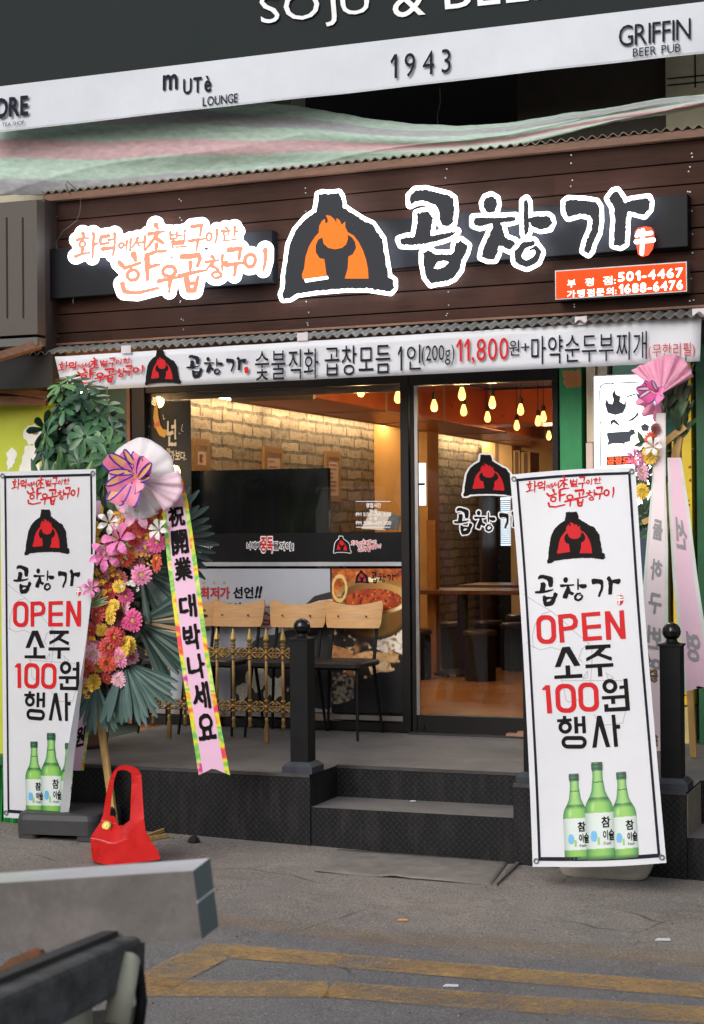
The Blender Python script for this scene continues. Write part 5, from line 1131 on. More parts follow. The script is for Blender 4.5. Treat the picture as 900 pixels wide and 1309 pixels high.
# boxes on a high shelf
sh_ = MB(); q = onY(615, 611, 8.8); r_ = onY(700, 611, 8.8); sh_.box(q.x, r_.x, 8.6, 9.3, q.z-.04, q.z); sh_.box(q.x+.02, q.x+.06, 8.62, 9.28, ZD+.012, q.z-.041); tag(sh_.build('high_shelf', mat('shelf_dark', S(70, 48, 36), .5)), 'dark high shelf carrying cardboard boxes at the back of the dining room', 'shelf')
m_card = mat('cardboard', S(206, 166, 114), .7, 0, .1, 5)
for i, (x0, y0, x1, lab) in enumerate(((616, 566, 655, 'largest cardboard box on the high shelf'), (656, 576, 665, 'small cardboard box between two others on the high shelf'), (666, 578, 678, 'cardboard box at the far end of the high shelf, beyond the small one'))):
    a, c = onY(x0, y0, 8.75), onY(x1, 610.5, 8.75); t = thing('cardboard_box', lab, 'box', ((a.x+c.x)/2, 9, q.z+.001), 'cardboard boxes on the high shelf')
    b = MB(); b.box(a.x, c.x, 8.75, 9.15, q.z+.001, a.z); b.build('carton', m_card, t); b = MB(); b.box((a.x+c.x)/2-.02, (a.x+c.x)/2+.02, 8.746, 8.749, q.z+.01, a.z-.01); b.build('print', mat('card_print', S(120, 84, 58), .6), t)
b = MB(); b.box(-1.9, -.6, YB-.9, YB-.02, ZD+.013, 2.3); tag(b.build('back_partition', mat('partition_cream', S(208, 176, 132), .6, 0, .08, 3)), 'cream partition at the back of the dining room', 'partition')
dp = thing('lit_window', 'small bright panel on the pillar seen just inside the door frame', 'light panel', onY(539, 640, 4.2))
a, c = onY(534, 592, 4.2), onY(543.5, 646, 4.2); b = MB(); b.box(a.x, c.x, 4.2, 4.23, c.z, a.z); b.build('panel', emat('cool_panel', (.85, .92, 1), 1.5), dp); b = MB(); b.box(a.x, c.x, 4.19, 4.199, (a.z+c.z)/2-.01, (a.z+c.z)/2+.01); b.build('bar', m_ink, dp)

# ================================================================== chairs under the window
ch = thing('chair', 'x', 'chair', (0, 0, 0), 'wooden-backed chairs under the window')
def backpt(x, v): # x -1..1, v 0 bottom..1 top ; curved plywood back
    w = .185+.012*v; dip = .035*(1-abs(x)**1.6)*v
    return Vector((x*w, .205+.03*v-.03*(1-x*x), .66+.178*v-dip+.012*(1-v)*(1-x*x)*0))
b = MB(); v = []; nn = 18
for off in (0, .012):
    for j in (0, 1, 2, 3, 4, 5, 6):
        for i in range(nn+1):
            x = -1+2*i/nn; r = 1-.10*(1-min(1, j/.8)) if j == 0 else 1
            if j in (0, 6): x *= .95
            p = backpt(x, j/6); v.append(p+Vector((0, off, 0)))
row = nn+1; f = []
for j in range(6):
    for i in range(nn):
        a = j*row+i; f.append((a, a+1, a+row+1, a+row)); a += 7*row; f.append((a+row, a+row+1, a+1, a))
per = [i for i in range(row)]+[j*row+nn for j in range(1, 7)]+[6*row+i for i in range(nn-1, -1, -1)]+[j*row for j in range(5, 0, -1)]
f += [(per[i], per[i-1], per[i-1]+7*row, per[i]+7*row) for i in range(len(per))]
b.add(v, f); bk = b.build('backrest', m_woodpale, ch, smooth=False)
b = MB()
for x in (-.095, .095): b.tube([(x, .182, .735), (x, .188, .735)], .006, 8)
b.build('screw', mat('screw_dark', S(90, 70, 50), .4, .5), bk)
b = MB(); sq = rrect(-.2, -.2, .2, .2, .05, n=4); n = len(sq)
lv = [(.435, .95), (.44, 1), (.462, 1), (.472, .95)]; vv = [(x*k, y*k-.02, z) for z, k in lv for x, y in sq]
b.add(vv, [(i*n+k, i*n+(k+1) % n, (i+1)*n+(k+1) % n, (i+1)*n+k) for i in range(3) for k in range(n)]+[tuple(range(n-1, -1, -1)), tuple(3*n+k for k in range(n))]); b.build('seat', mat('black_seat', S(40, 37, 36), .35, 0, .2, 9), ch)
for sx in (-1, 1):
    b = MB(); b.tube([(sx*.165, -.17, .435), (sx*.19, -.235, 0)], [.013, .009], 8); b.build('leg', m_black, ch)
    b = MB(); b.tube([(sx*.14, .252, .80), (sx*.15, .225, .62), (sx*.15, .17, .44), (sx*.185, .225, 0)], [.011, .011, .012, .009], 8); b.build('leg', m_black, ch)
b = MB(); b.tube([(-.165, -.165, .43), (.165, -.165, .43)], .009, 6); b.tube([(-.15, .165, .43), (.15, .165, .43)], .009, 6); b.build('stretcher', m_black, ch)
CH = [(451, 797, .0), (381, 795, .04), (300, 793, -.05), (246, 790, .08)]
CL = ['plywood-backed chair with its whole back and black seat in the clear before the food poster', 'plywood-backed chair partly behind the ball-topped post', 'plywood-backed chair behind the gold fence, under the red slogan', 'plywood-backed chair mostly hidden by the lettered pink ribbon']
YC = -.30
for i, (px, py, r) in enumerate(CH):
    o = ch if i == 0 else copy_tree(ch); p = onY(px, py, YC+.2); o.location = (p.x, YC, ZD+.005); o.rotation_euler = (0, 0, r); o['label'] = CL[i]

# ================================================================== bollards and cast fence
def bollard(px, ybase, label, Y):
    c = onY(px, ybase, Y); x = c.x; y = Y+.055; z0 = ZD+.005
    t = thing('bollard', label, 'bollard', (x, y, z0), 'black ball-topped posts on the deck edge')
    b = MB(); b.box(x-.085, x+.085, y-.085, y+.085, z0, z0+.035); b.add([(x+sx*k, y+sy*k, z0+z) for z, k in ((.0352, .082), (.058, .06)) for sx, sy in ((-1, -1), (1, -1), (1, 1), (-1, 1))], [(0, 1, 5, 4), (1, 2, 6, 5), (2, 3, 7, 6), (3, 0, 4, 7), (4, 5, 6, 7)]); b.build('base_plate', mat('post_base', S(56, 60, 68), .4, .2, .3, 14), t)
    b = MB(); b.box(x-.052, x+.052, y-.052, y+.052, z0+.05, z0+.70); b.build('post', m_black, t, bevel=.004)
    b = MB(); b.box(x-.058, x+.058, y-.058, y+.058, z0+.701, z0+.712); b.lathe([(.05, .712), (.03, .722), (.026, .735)], (x, y, z0), 14); b.build('cap', m_black, t)
    b = MB(); b.lathe([(.0001, .73), (.02, .732), (.036, .742), (.0445, .758), (.046, .772), (.042, .79), (.03, .806), (.012, .815), (.0001, .816)], (x, y, z0), 24); b.build('ball', mat('gloss_black', S(12, 12, 14), .14, 0, .1), t, smooth=True)
bollard(382.5, 990, 'black square post with a ball top between the gold fence and the entrance step', YF+.03)
bollard(682, 1003, 'black square post mostly hidden behind the tilted banner', YF+.03)
bollard(858, 1009, 'black square post with a ball top in front of the grey-lettered ribbons', YF+.03)
# one picket bay: rod, spear, scrolls; bays make a panel
def spiral(cx, cz, r, a0, turns, s=1, n=16):
    return [(cx+s*(r*(1-.72*i/n))*math.cos(a0+turns*2*math.pi*i/n), cz+(r*(1-.72*i/n))*math.sin(a0+turns*2*math.pi*i/n)) for i in range(n+1)]
def fence(name, label, xa, Y, n, pitch, group=None):
    z0 = ZD+.005; t = thing('ornate_fence', label, 'fence', (xa+n*pitch/2, Y, z0), group)
    for k in range(n):
        x = xa+k*pitch; b = MB()
        b.tube([(x, Y, z0+.14), (x, Y, z0+.585)], .0095, 8)
        for z in (.185, .25, .505, .575): b.lathe([(.010, z-.008), (.0155, z-.003), (.0155, z+.003), (.010, z+.008)], (x, Y, z0), 8)
        b.build('picket', m_gold, t, smooth=True)
        b = MB(); b.lathe([(.008, .582), (.017, .587), (.017, .597), (.010, .602), (.020, .617), (.020, .624), (.003, .69)], (x, Y, z0), 6); b.build('spear', mat('pale_gold', S(168, 142, 84), .35, .7, .2, 14), t)
        for zc, up in ((.541, 1), (.215, -1)):
            b = MB()
            for s in (-1, 1):
                for w in (1, -1):
                    pts = [(x+s*.012, Y, z0+zc), (x+s*.022, Y, z0+zc+w*.018), (x+s*.042, Y, z0+zc+w*.030), (x+s*.052, Y, z0+zc+w*.022), (x+s*.047, Y, z0+zc+w*.012), (x+s*.039, Y, z0+zc+w*.016)]
                    b.tube(pts, [.0075, .007, .0065, .006, .006, .0075], 6)
                b.tube([(x+s*.010, Y, z0+zc), (x+s*pitch/2, Y, z0+zc)], .0065, 6)
            if up < 0: b.lathe([(.0095, .08), (.013, .10), (.009, .12), (.013, .135), (.0095, .15)], (x, Y, z0), 8)
            b.lathe([(.002, zc-.016), (.015, zc-.010), (.019, zc), (.015, zc+.010), (.002, zc+.016)], (x, Y, z0), 8); b.build('scroll', m_gold, t, smooth=True)
        if k % 3 == 1:
            b = MB(); b.box(x-.011, x+.011, Y-.011, Y+.011, z0, z0+.1); b.build('foot', m_gold, t)
    return t
YFc = onZ(317, 949, ZD).y; XF0 = onY(196, 940, YFc).x; XF1 = onY(362, 940, YFc).x
pit = (XF1-XF0)/8
fence('f', 'gilded cast-metal picket fence with spear tips before the wooden-backed chairs', XF0+.002, YFc, 9, pit)
p = onY(826, 850, YF+.2); fence('f', 'short gilded fence piece between the tilted banner and a black post', p.x-2*pit, YF+.2, 3, pit)

# ================================================================== red plastic can
rc = thing('red_can', 'red moulded plastic can with a tall loop handle and a yellow badge', 'can', onG(160, 1098))
Yc = rc.location.y-.05
K9 = 120/900; c10 = lambda p: crop(p, 100, 960, K9)
def onRC(px, py, e=0): return onY(px, py, Yc-e)
out = c10([(118,830),(160,760),(215,680),(240,600),(262,450),(300,270),(345,185),(390,140),(450,133),(530,150),(580,180),(605,225),(612,330),(622,500),(632,660),(645,760),(690,850),(750,930),(788,1020),(780,1042),(640,1062),(440,1088),(290,1096),(215,1080),(140,1055),(122,960)])
hole = c10([(305,620),(318,470),(345,280),(375,195),(420,180),(470,188),(510,215),(512,300),(505,450),(500,600),(495,665),(430,712),(385,715),(368,690),(362,645),(335,622)])
def canshape(): return draw([out], h=.55, holes=[hole])
sh = canshape(); b = MB()
dz = lambda y: .035+.11*max(0, min(1, (y-1040)/30))
def front(px, py):
    x, y = (px-100)/K9, (py-960)/K9
    yc = float(np.interp(x, [118, 250, 330, 420, 525, 570, 640, 800], [830, 858, 888, 850, 700, 660, 640, 640])); wd = float(np.interp(x, [430, 640], [185, 480]))
    t = max(0, min(1, (y-(yc-wd))/wd)); return .030+.115*t
cnt = {}
V = [onRC(x, y, front(x, y)) for x, y in sh[0]]; Bk = [onRC(x, y, -front(x, y)) for x, y in sh[0]]
b.add(V, sh[1]); b.add(Bk, [tuple(reversed(f)) for f in sh[1]])
for q in (out, hole):
    n = len(q)
    for i in range(n):
        (xa, ya), (xb, yb) = q[i], q[(i+1) % n]
        m_ = 6
        for k in range(m_):
            s, e = k/m_, (k+1)/m_; A_, B_ = (xa+(xb-xa)*s, ya+(yb-ya)*s), (xa+(xb-xa)*e, ya+(yb-ya)*e)
            b.quad(onRC(*A_, front(*A_)), onRC(*B_, front(*B_)), onRC(*B_, -front(*B_)), onRC(*A_, -front(*A_)))
m_redp = mat('red_plastic', S(196, 22, 20), .34, 0, .16, 9, bmp=.03, rv=.25)
ob = b.build('body', m_redp, rc, weld=.0008)
b = MB(); c = onRC(136.2, 1056, front(136, 1056)+.006); n_ = Vector((0, -1, .45)).normalized()
def disc(mb, c, n, r, th=.004, k=20, m=0): mb.tube([c, c+n*th], r, k, m)
disc(b, c, n_, .026); b.build('badge_rim', mat('badge_green', S(120, 140, 40), .5), rc); b = MB(); disc(b, c+n_*.004, n_, .020); b.build('badge', mat('badge_yellow', S(226, 210, 60), .5), rc); b = MB(); disc(b, c+n_*.008, n_, .008); b.build('badge_center', mat('badge_pale', S(230, 220, 180), .5), rc)

# ================================================================== foreground hand cart, rails and steel channel
fc = thing('steel_channel', 'stained galvanised steel box section lying across the cart rail', 'steel section', atD(120, 1160, 3.6))
D0 = 3.6
ft = [atD(-90, 1134.5, D0), atD(247, 1113, D0), atD(258, 1200.5, D0), atD(-90, 1223, D0)]
bk_ = [atD(-90, 1122.5, D0+.19), atD(268, 1097, D0+.19), atD(279, 1184, D0+.19), atD(-90, 1210, D0+.19)]
m_galv_skytone = mat('galvanised', S(206, 212, 218), .36, .25, .12, 5, bmp=.05, bs=20)  # lighter bluish base colour paints in the sky's reflection on the top face
def galv_stained():
    m, t, bb = nmat('stained_steel'); v = coords(t, (1, 1, 1)); n = ramp(t, noise(t, v, 7, 6, .7), .3, .75); s = ramp(t, noise(t, coords(t, (3, 3, .6)), 9, 5, .7), .62, .74)
    c = MIX(t, n, S(104, 99, 96), S(150, 144, 140)); c = MIX(t, MA(t, 'MULTIPLY', s, .75), c, S(74, 58, 54)); t.links.new(c, bb.inputs['Base Color']); bb.inputs['Roughness'].default_value = .5; bb.inputs['Metallic'].default_value = .25; return m
m_st = galv_stained()
b = MB(); F_, K_ = ft, bk_; tk = .1
b.quad(F_[0], F_[3], F_[2], F_[1]); b.build('front_web', m_st, fc)
b = MB(); b.quad(F_[0], F_[1], K_[1], K_[0]); b.quad(F_[3], K_[3], K_[2], F_[2]); b.build('flange', m_galv_skytone, fc)
b = MB(); b.quad(K_[0], K_[1], K_[2], K_[3]); b.build('back_web', m_galv_skytone, fc)
b = MB(); mid = lambda a, c, t: a+(c-a)*t
i_ = Vector((.001, 0, 0)); b.quad(F_[1]+i_, F_[2]+i_, K_[2]+i_, K_[1]+i_); b.build('end_plate', mat('end_teal', S(98, 118, 122), .5, .3, .15), fc)
b = MB(); a1, a2 = mid(F_[1], F_[2], .46), mid(K_[1], K_[2], .46); b.tube([a1, a2], .003, 6); b.build('end_seam', m_galv_skytone, fc)
ca = thing('hand_cart', 'cream metal hand cart with a worn black rubber-wrapped rail', 'cart', (atD(60, 1250, 3.4).x, atD(60, 1250, 3.4).y, zg(0)))
rp = [atD(-70, 1332, 2.65), atD(60, 1272, 3.1), atD(157, 1226, 3.62)]
def rail(mb, pts, w, h):
    for a, c in zip(pts[:-1], pts[1:]): mb.tube([a, c], w, 12)
b = MB(); b.bar(rp[0], rp[2]+(rp[2]-rp[0]).normalized()*.03, .085, .10, 0, Vector((0, 0, 1))); b.build('padded_rail', mat('rubber_wrap', S(74, 75, 76), .7, 0, .75, 4, stretch=(3, 3, 6), bmp=.7, bs=18), ca, bevel=.012)
b = MB(); q_ = (rp[2]-rp[0]).normalized(); n_q = q_.cross(Vector((0, 0, 1))).normalized(); u_q = n_q.cross(q_); b.bar(rp[0]+u_q*.054-n_q*.02, rp[2]+u_q*.054-n_q*.02, .03, .014, 0, Vector((0, 0, 1))); b.build('rail_edge', mat('rail_dark', S(50, 50, 52), .6, 0, .3, 9), ca)
cream = mat('cream_paint', S(196, 194, 172), .5, 0, .14, 7)
b = MB(); t1 = atD(163, 1226, 3.5); b.tube([t1, atD(157, 1262, 3.45), atD(148, 1310, 3.42)], .026, 10); p = atD(148, 1310, 3.42); b.tube([p, Vector((p.x, p.y, zg(p.x)))], .026, 10); b.build('frame_post', cream, ca, smooth=True)
b = MB(); b.tube([atD(171, 1222, 3.6), atD(178, 1250, 3.55), atD(181, 1280, 3.5), atD(176, 1320, 3.48)], .012, 8); b.build('hose', m_black, ca, smooth=True)
b = MB(); a_, c_ = atD(40, 1318, 3.1), atD(118, 1266, 3.45); b.slab(a_, c_, Vector((c_.x, c_.y, .45)), Vector((a_.x, a_.y, .45)), (-.02, .02, 0)); b.build('side_panel', cream, ca)
b = MB(); q1_ = atD(-80, 1290, 3.2); q2_ = atD(120, 1240, 3.9); b.slab(Vector((q1_.x-.5, q1_.y, .5)), Vector((c_.x, c_.y, .5)), Vector((q2_.x-.1, q2_.y+.4, .5)), Vector((q1_.x-.6, q1_.y+.7, .5)), (0, 0, .03)); b.build('load_bed', m_black, ca)
for q in ((a_.x, a_.y), (q1_.x-.4, q1_.y+.2)): b = MB(); b.tube([(q[0]-.03, q[1]+.12, zg(q[0])+.15), (q[0]+.03, q[1]+.14, zg(q[0])+.15)], .15, 20); b.build('wheel', m_black, ca)
b = MB(); b.slab(atD(-30, 1262, 3.35), atD(12, 1226, 3.5), atD(30, 1250, 3.5), atD(0, 1290, 3.35), (0, .12, 0)); o = b.build('timber_offcut', mat('offcut', S(146, 100, 70), .7, 0, .25, 8)); tag(o, 'reddish timber offcut lying in the cart', 'timber')

# ================================================================== things on the street
mt = MB(); M0 = [(402, 1114), (432, 1086), (650, 1101), (628, 1131)]
def msurf(u, v):
    x, y = bil([M0[1], M0[2], M0[3], M0[0]])(u, v); p = onG(x, y, .004); return p+Vector((0, 0, .001+.003*math.sin(u*9+v*2)*v+.010*math.exp(-((u-.45)/.06)**2)*v*v))
mt.grid(30, 10, msurf); tag(mt.build('rubber_mat', mat('grey_mat', S(120, 114, 108), .85, 0, .25, 10, bmp=.3), smooth=True, solid=.005), 'worn grey mat lying on the street before the entrance step', 'mat')
b = MB(); b.tube([onG(633, 1131, .006), onG(664, 1102, .006)], .012, 4); tag(b.build('metal_bar', mat('bar_dull', S(112, 108, 104), .5, .3)), 'dull metal bar on the street along the edge of the mat', 'bar')
for i, (a, c) in enumerate((((184, 1059), (200, 1055)), ((188, 1069), (210, 1061)), ((190, 1072), (213, 1068)))):
    b = MB(); b.bar(onG(*a, .012), onG(*c, .014), .02, .012); tag(b.build('wood_scrap', m_batten), ['short yellow wood scrap close to the black deck side', 'short yellow wood scrap lying slanted between two others', 'short yellow wood scrap farthest from the black deck side'][i], 'wood scrap', 'wood scraps beside the red can')
b = MB(); r_ = random.Random(5); c = onG(248, 1077)
b.lathe([(.004, 0), (.035, .005), (.03, .02), (.012, .035), (.002, .04)], c, 7); tag(b.build('coal_lump', m_dark), 'small black lump of charcoal on the street beside the deck', 'charcoal')
b = MB()
for i in range(420):
    px, py = (r_.uniform(215, 300), r_.uniform(1066, 1085)) if i < 40 else (r_.uniform(180, 900), r_.uniform(1085, 1309))
    c = onG(px, py, .001); s = r_.uniform(.002, .006); a = r_.uniform(0, 3); b.obox(c, Vector((math.cos(a), math.sin(a), 0))*s, Vector((-math.sin(a), math.cos(a), 0))*s*.7, Vector((0, 0, s*.5)), 0 if i < 60 else r_.choice([0, 1, 1, 2]))
tag(b.build('grit', [mat('grit_dark', S(50, 46, 44), .8), mat('grit_pale', S(170, 164, 156), .8), mat('grit_mid', S(110, 104, 98), .8)]), 'scattered grit and crumbs on the asphalt', 'grit', kind='stuff')
for i, (px, py, w, l, lab, m_) in enumerate(((577, 1260.5, 5, 13, 'white cigarette end on the lower yellow line', m_white), (515, 1176.5, 4, 10, 'cigarette end with an orange tip on the asphalt', mat('butt_orange', S(214, 150, 90), .6)), (848, 1201.5, 7, 14, 'scrap of white paper on the bare asphalt beyond the banner base', m_white), (528, 1025, 3, 7, 'white scrap of paper on the entrance step', m_white))):
    c = onG(px, py, .004) if i < 3 else Vector((onY(px, py, -1.6).x, -1.6, ZT+.004)); k = .0045; b = MB(); b.add([c+Vector((-l*k/2, -w*k/2, 0)), c+Vector((l*k/2, -w*k*.2, .002)), c+Vector((l*k*.4, w*k/2, .004)), c+Vector((-l*k*.4, w*k*.3, .003))], [(0, 1, 2, 3)]); tag(b.build('litter', m_, solid=.003), lab, 'litter')
b = MB(); q = onY(667, 941, -.06); b.box(q.x-.09, q.x+.06, -.1, -.04, ZD+.013, ZD+.028); b.box(q.x-.02, q.x+.06, -.095, -.045, ZD+.0285, ZD+.042); tag(b.build('brick_shim', mat('shim', S(150, 112, 92), .7)), 'small brown wedge stop on the deck at the foot of the glass door', 'door stop')
bm = thing('push_broom', 'green bristled broom standing behind the curled banner', 'broom', onG(6, 1076))
b = MB(); r_ = random.Random(9)
bx = onG(6, 1076); bx.y = -2.02; bx.x = onY(8, 1060, -2.02).x
for i in range(260):
    x = bx.x-.14+.30*r_.random(); y = bx.y+.02+r_.uniform(-.03, .03); b.tube([(x+r_.uniform(-.02, .02), y+r_.uniform(-.02, .02), zg(x)+.002), (x, y, zg(x)+.32)], .0035, 4, cap=False)
b.build('bristles', mat('green_bristle', S(16, 128, 52), .5, 0, .3, 9), bm); b = MB(); b.box(bx.x-.15, bx.x+.17, bx.y-.03, bx.y+.07, zg(bx.x)+.32, zg(bx.x)+.37); b.build('head', mat('broom_head', S(20, 90, 46), .5), bm); b = MB(); b.tube([(bx.x, bx.y+.02, zg(bx.x)+.37), (bx.x+.12, bx.y+.3, 1.35)], .012, 8); b.build('handle', m_batten, bm)
# ================================================================== flowers and foliage builders (local: flower faces -Y)
R6 = random.Random(21)
def mgrad(name, c0, c1, var=.1, rough=.5): return mat(name, c1, rough, 0, var, 20)
PET = {'red': S(204, 30, 26), 'orange': S(226, 74, 24), 'yellow': S(244, 196, 28), 'pink': S(238, 132, 176), 'hot': S(220, 58, 134), 'wine': S(112, 18, 30), 'salmon': S(226, 116, 110), 'palep': S(240, 176, 200)}
EYE = mat('flower_eye', S(176, 168, 60), .7, 0, .3, 90); EYED = mat('flower_eye_dark', S(92, 62, 34), .8, 0, .3, 90)
def petal(mb, a, r0, r1, w, lift, cup, m):
    ca, sa = math.cos(a), math.sin(a); P = lambda r, s, y: Vector((ca*r-sa*s, y, sa*r+ca*s)); v = []
    prof = [(0, .35), (.35, .85), (.7, 1), (.9, .8), (1, .35)]
    for t, k in prof:
        r = r0+(r1-r0)*t; y = -lift*math.sin(t*2.2)-cup*(1-t)
        v += [P(r, -w*k, y+.15*w), P(r, 0, y-.1*w), P(r, w*k, y+.15*w)]
    mb.add(v, [f for i in range(4) for f in ((3*i, 3*i+1, 3*i+4, 3*i+3), (3*i+1, 3*i+2, 3*i+5, 3*i+4))], m)
    if mb.c is not None:
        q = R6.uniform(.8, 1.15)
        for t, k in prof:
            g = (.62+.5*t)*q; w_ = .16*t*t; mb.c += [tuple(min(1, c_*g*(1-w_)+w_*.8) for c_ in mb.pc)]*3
def gerbera_mesh(col, eye):
    b = MB(); b.c = []; b.pc = col
    for ring, (n, r1, w, lift) in enumerate(((17, 1, .135, .08), (16, .84, .12, .16), (13, .55, .085, .24))):
        for i in range(n): petal(b, 2*math.pi*(i+.5*ring)/n+R6.uniform(-.07, .07), .12, r1*R6.uniform(.92, 1.05), w*R6.uniform(.9, 1.15), lift*R6.uniform(.6, 1.3), .05+.06*ring, 0)
    b.lathe([(.24, 0), (.23, .05), (.17, .09), (.08, .1), (.01, .09)], (0, 0, 0), 14, 1); b.c += [(.5, .45, .1)]*70
    k = len(b.v)-5*14
    b.v[k:] = [(x, -z-.12, y) for x, y, z in b.v[k:]]
    return b
GM = {}
def gerbera(root, px, py, Y, r_px, col, name='gerbera', ns=None):
    key = (col, R6.randint(0, 1))
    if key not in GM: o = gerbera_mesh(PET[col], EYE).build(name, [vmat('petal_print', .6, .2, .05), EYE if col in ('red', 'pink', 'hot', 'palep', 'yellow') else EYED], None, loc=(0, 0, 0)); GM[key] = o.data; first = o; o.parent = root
    else: first = bpy.data.objects.new(name, GM[key]); COL.objects.link(first); first.parent = root
    p = onY(px, py, Y); first.location = p-rootloc(root); k = r_px/2200*((p-CAM).dot(fwd))
    first.scale = (k, k, k); first.rotation_euler = (R6.uniform(-.6, .3), R6.uniform(0, 6.28), R6.uniform(-.6, .65)); return first
def lily(root, px, py, Y, r_px, m_, ang=0, tilt=.3):
    b = MB()
    for i in range(6):
        a = i*math.pi/3+.2; ca, sa = math.cos(a), math.sin(a); v = []
        for t, k, y in ((0, .12, .25), (.3, .55, 0), (.6, 1, -.16), (.85, .7, -.06), (1, .08, .12)):
            r = .08+t*.95
            for s in (-1, 0, 1): v.append((ca*r-sa*s*k*.25, y-.05*(s == 0)*-1, sa*r+ca*s*k*.25))
        b.add(v, [f for i2 in range(4) for f in ((3*i2, 3*i2+1, 3*i2+4, 3*i2+3), (3*i2+1, 3*i2+2, 3*i2+5, 3*i2+4))])
    for i in range(6): a = i*1.05; b.tube([(0, .1, 0), (.12*math.cos(a), -.3, .12*math.sin(a)), (.2*math.cos(a), -.38, .2*math.sin(a))], [.012, .012, .03], 5, 1)
    p = onY(px, py, Y); k = r_px/2200*((p-CAM).dot(fwd)); b.v = [tuple(c*k for c in q) for q in b.v]
    o = b.build('lily', [m_, EYE], None, loc=(0, 0, 0)); o.parent = root; o.location = p-rootloc(root); o.rotation_euler = (-tilt, ang, R6.uniform(-.4, .5)); return o
def blade(mb, p, d, L, w, up, m=0, bend=.2, seg=5, rnd=False):   # leaf strip from p along d
    d = Vector(d).normalized(); s = d.cross(Vector(up)).normalized(); n = s.cross(d).normalized(); v = []
    for i in range(seg+1):
        t = i/seg; wd = w*(math.sin(math.pi*min(1, .12+t*.88))**.6 if not rnd else min(1, .35+1.1*t)*(1 if t < .8 else max(.2, 1-((t-.8)/.2)**2)))
        if i == seg: wd = w*(.12 if not rnd else .3)
        c = p+d*L*t-n*bend*L*t*t; v += [c-s*wd, c-n*wd*.25, c+s*wd]
    mb.add(v, [f for i in range(seg) for f in ((3*i, 3*i+1, 3*i+4, 3*i+3), (3*i+1, 3*i+2, 3*i+5, 3*i+4))], m)
m_palm = mat('palm_teal', S(70, 97, 92), .5, 0, .3, 9); m_palm2 = mat('palm_dark', S(48, 72, 66), .5, 0, .25, 4); m_palmd = mat('palm_dry', S(168, 138, 100), .6, 0, .2, 6)
def palm_fan(root, hub, Y, rpx, a0, a1, n, mset, roll_=.0, dry=(), flat=.25):
    c = onY(*hub, Y); k = rpx/2200*((c-CAM).dot(fwd)); b = MB()
    for i in range(n):
        a = math.radians(a0+(a1-a0)*i/(n-1))+R6.uniform(-.02, .02); d = Vector((math.cos(a), R6.uniform(-.10, .10)-flat*.4, -math.sin(a)))
        blade(b, c+d.normalized()*k*.12, d, k*R6.uniform(.78, .97), k*.05, (0, -1, 0), 1 if i in dry else 0, R6.uniform(.02, .16), 8, True)
    b.v = [tuple(q) for q in b.v]; return b.build('palm_fan', [mset, m_palmd], root)
m_sleaf = [mat('schef_a', S(66, 108, 72), .34, 0, .25, 9), mat('schef_b', S(98, 138, 86), .4, 0, .25, 9), mat('schef_c', S(40, 74, 54), .42, 0, .25, 9)]
# ================================================================== flower stand at the left
YW = -2.05
wr = thing('flower_stand', 'tall congratulation flower stand with gerberas, teal palm fans and a pink lettered ribbon', 'flower stand', (onY(160, 900, YW).x, YW, zg(-1)))
lt = onY(108, 890, YW+.06); lb = onG(160, 1062); lb = Vector((lb.x, YW-.02, zg(lb.x)))
b = MB(); b.bar(lt+Vector((0, 0, .5)), lb, .035, .022); b.build('leg', m_batten, wr)
lb2 = Vector((lt.x-.28, YW, zg(lt.x-.28))); b = MB(); b.bar(lt+Vector((.05, .03, .5)), lb2, .035, .022); b.build('leg', m_batten, wr)
lb3 = Vector((lt.x-.20, YW+.09, zg(lt.x-.2))); b = MB(); b.bar(lt+Vector((.05, .05, .5)), lb3, .035, .022); b.build('leg', m_batten, wr)
# dark foliage mass the flowers are stuck into
b = MB(); r_ = random.Random(4)
for i in range(520):
    px = r_.gauss(150, 24); py = r_.uniform(645, 905); px += (py-760)*-.02
    if py > 860: px = r_.gauss(132, 18)
    p = onY(px, py, YW+r_.uniform(-.02, .10)); a = r_.uniform(0, 6.28); blade(b, p, (math.cos(a), -.5*r_.random(), math.sin(a)), r_.uniform(.05, .11), r_.uniform(.010, .02), (0, -1, 0), r_.choice([0, 0, 1]), .25, 3)
b.build('leaf_backing', [mat('leaf_deep', S(42, 62, 48), .5, 0, .3, 9), mat('leaf_mid', S(66, 88, 62), .5, 0, .3, 9)], wr)
b = MB(); c0, c1 = onY(150, 660, YW+.1), onY(135, 890, YW+.1); b.tube([c0, (c0+c1)/2, c1], [.10, .13, .10], 10); b.build('foam_core', mat('foam_dark', S(34, 42, 36), .9), wr)
palm_fan(wr, (204, 688), YW+.08, 76, -80, 82, 20, m_palm, flat=.1)
palm_fan(wr, (150, 690), YW+.06, 48, 120, 235, 13, m_palm2)
palm_fan(wr, (180, 728), YW-.02, 72, -12, 80, 20, m_palm2, flat=.3)
palm_fan(wr, (176, 796), YW-.05, 92, -30, 66, 21, m_palm2, dry=(1, 4, 6, 8), flat=.2)
palm_fan(wr, (160, 846), YW-.09, 82, 18, 118, 17, m_palm, flat=.3)
palm_fan(wr, (124, 872), YW-.08, 62, 62, 150, 14, m_palm, flat=.3)
K5 = .2111
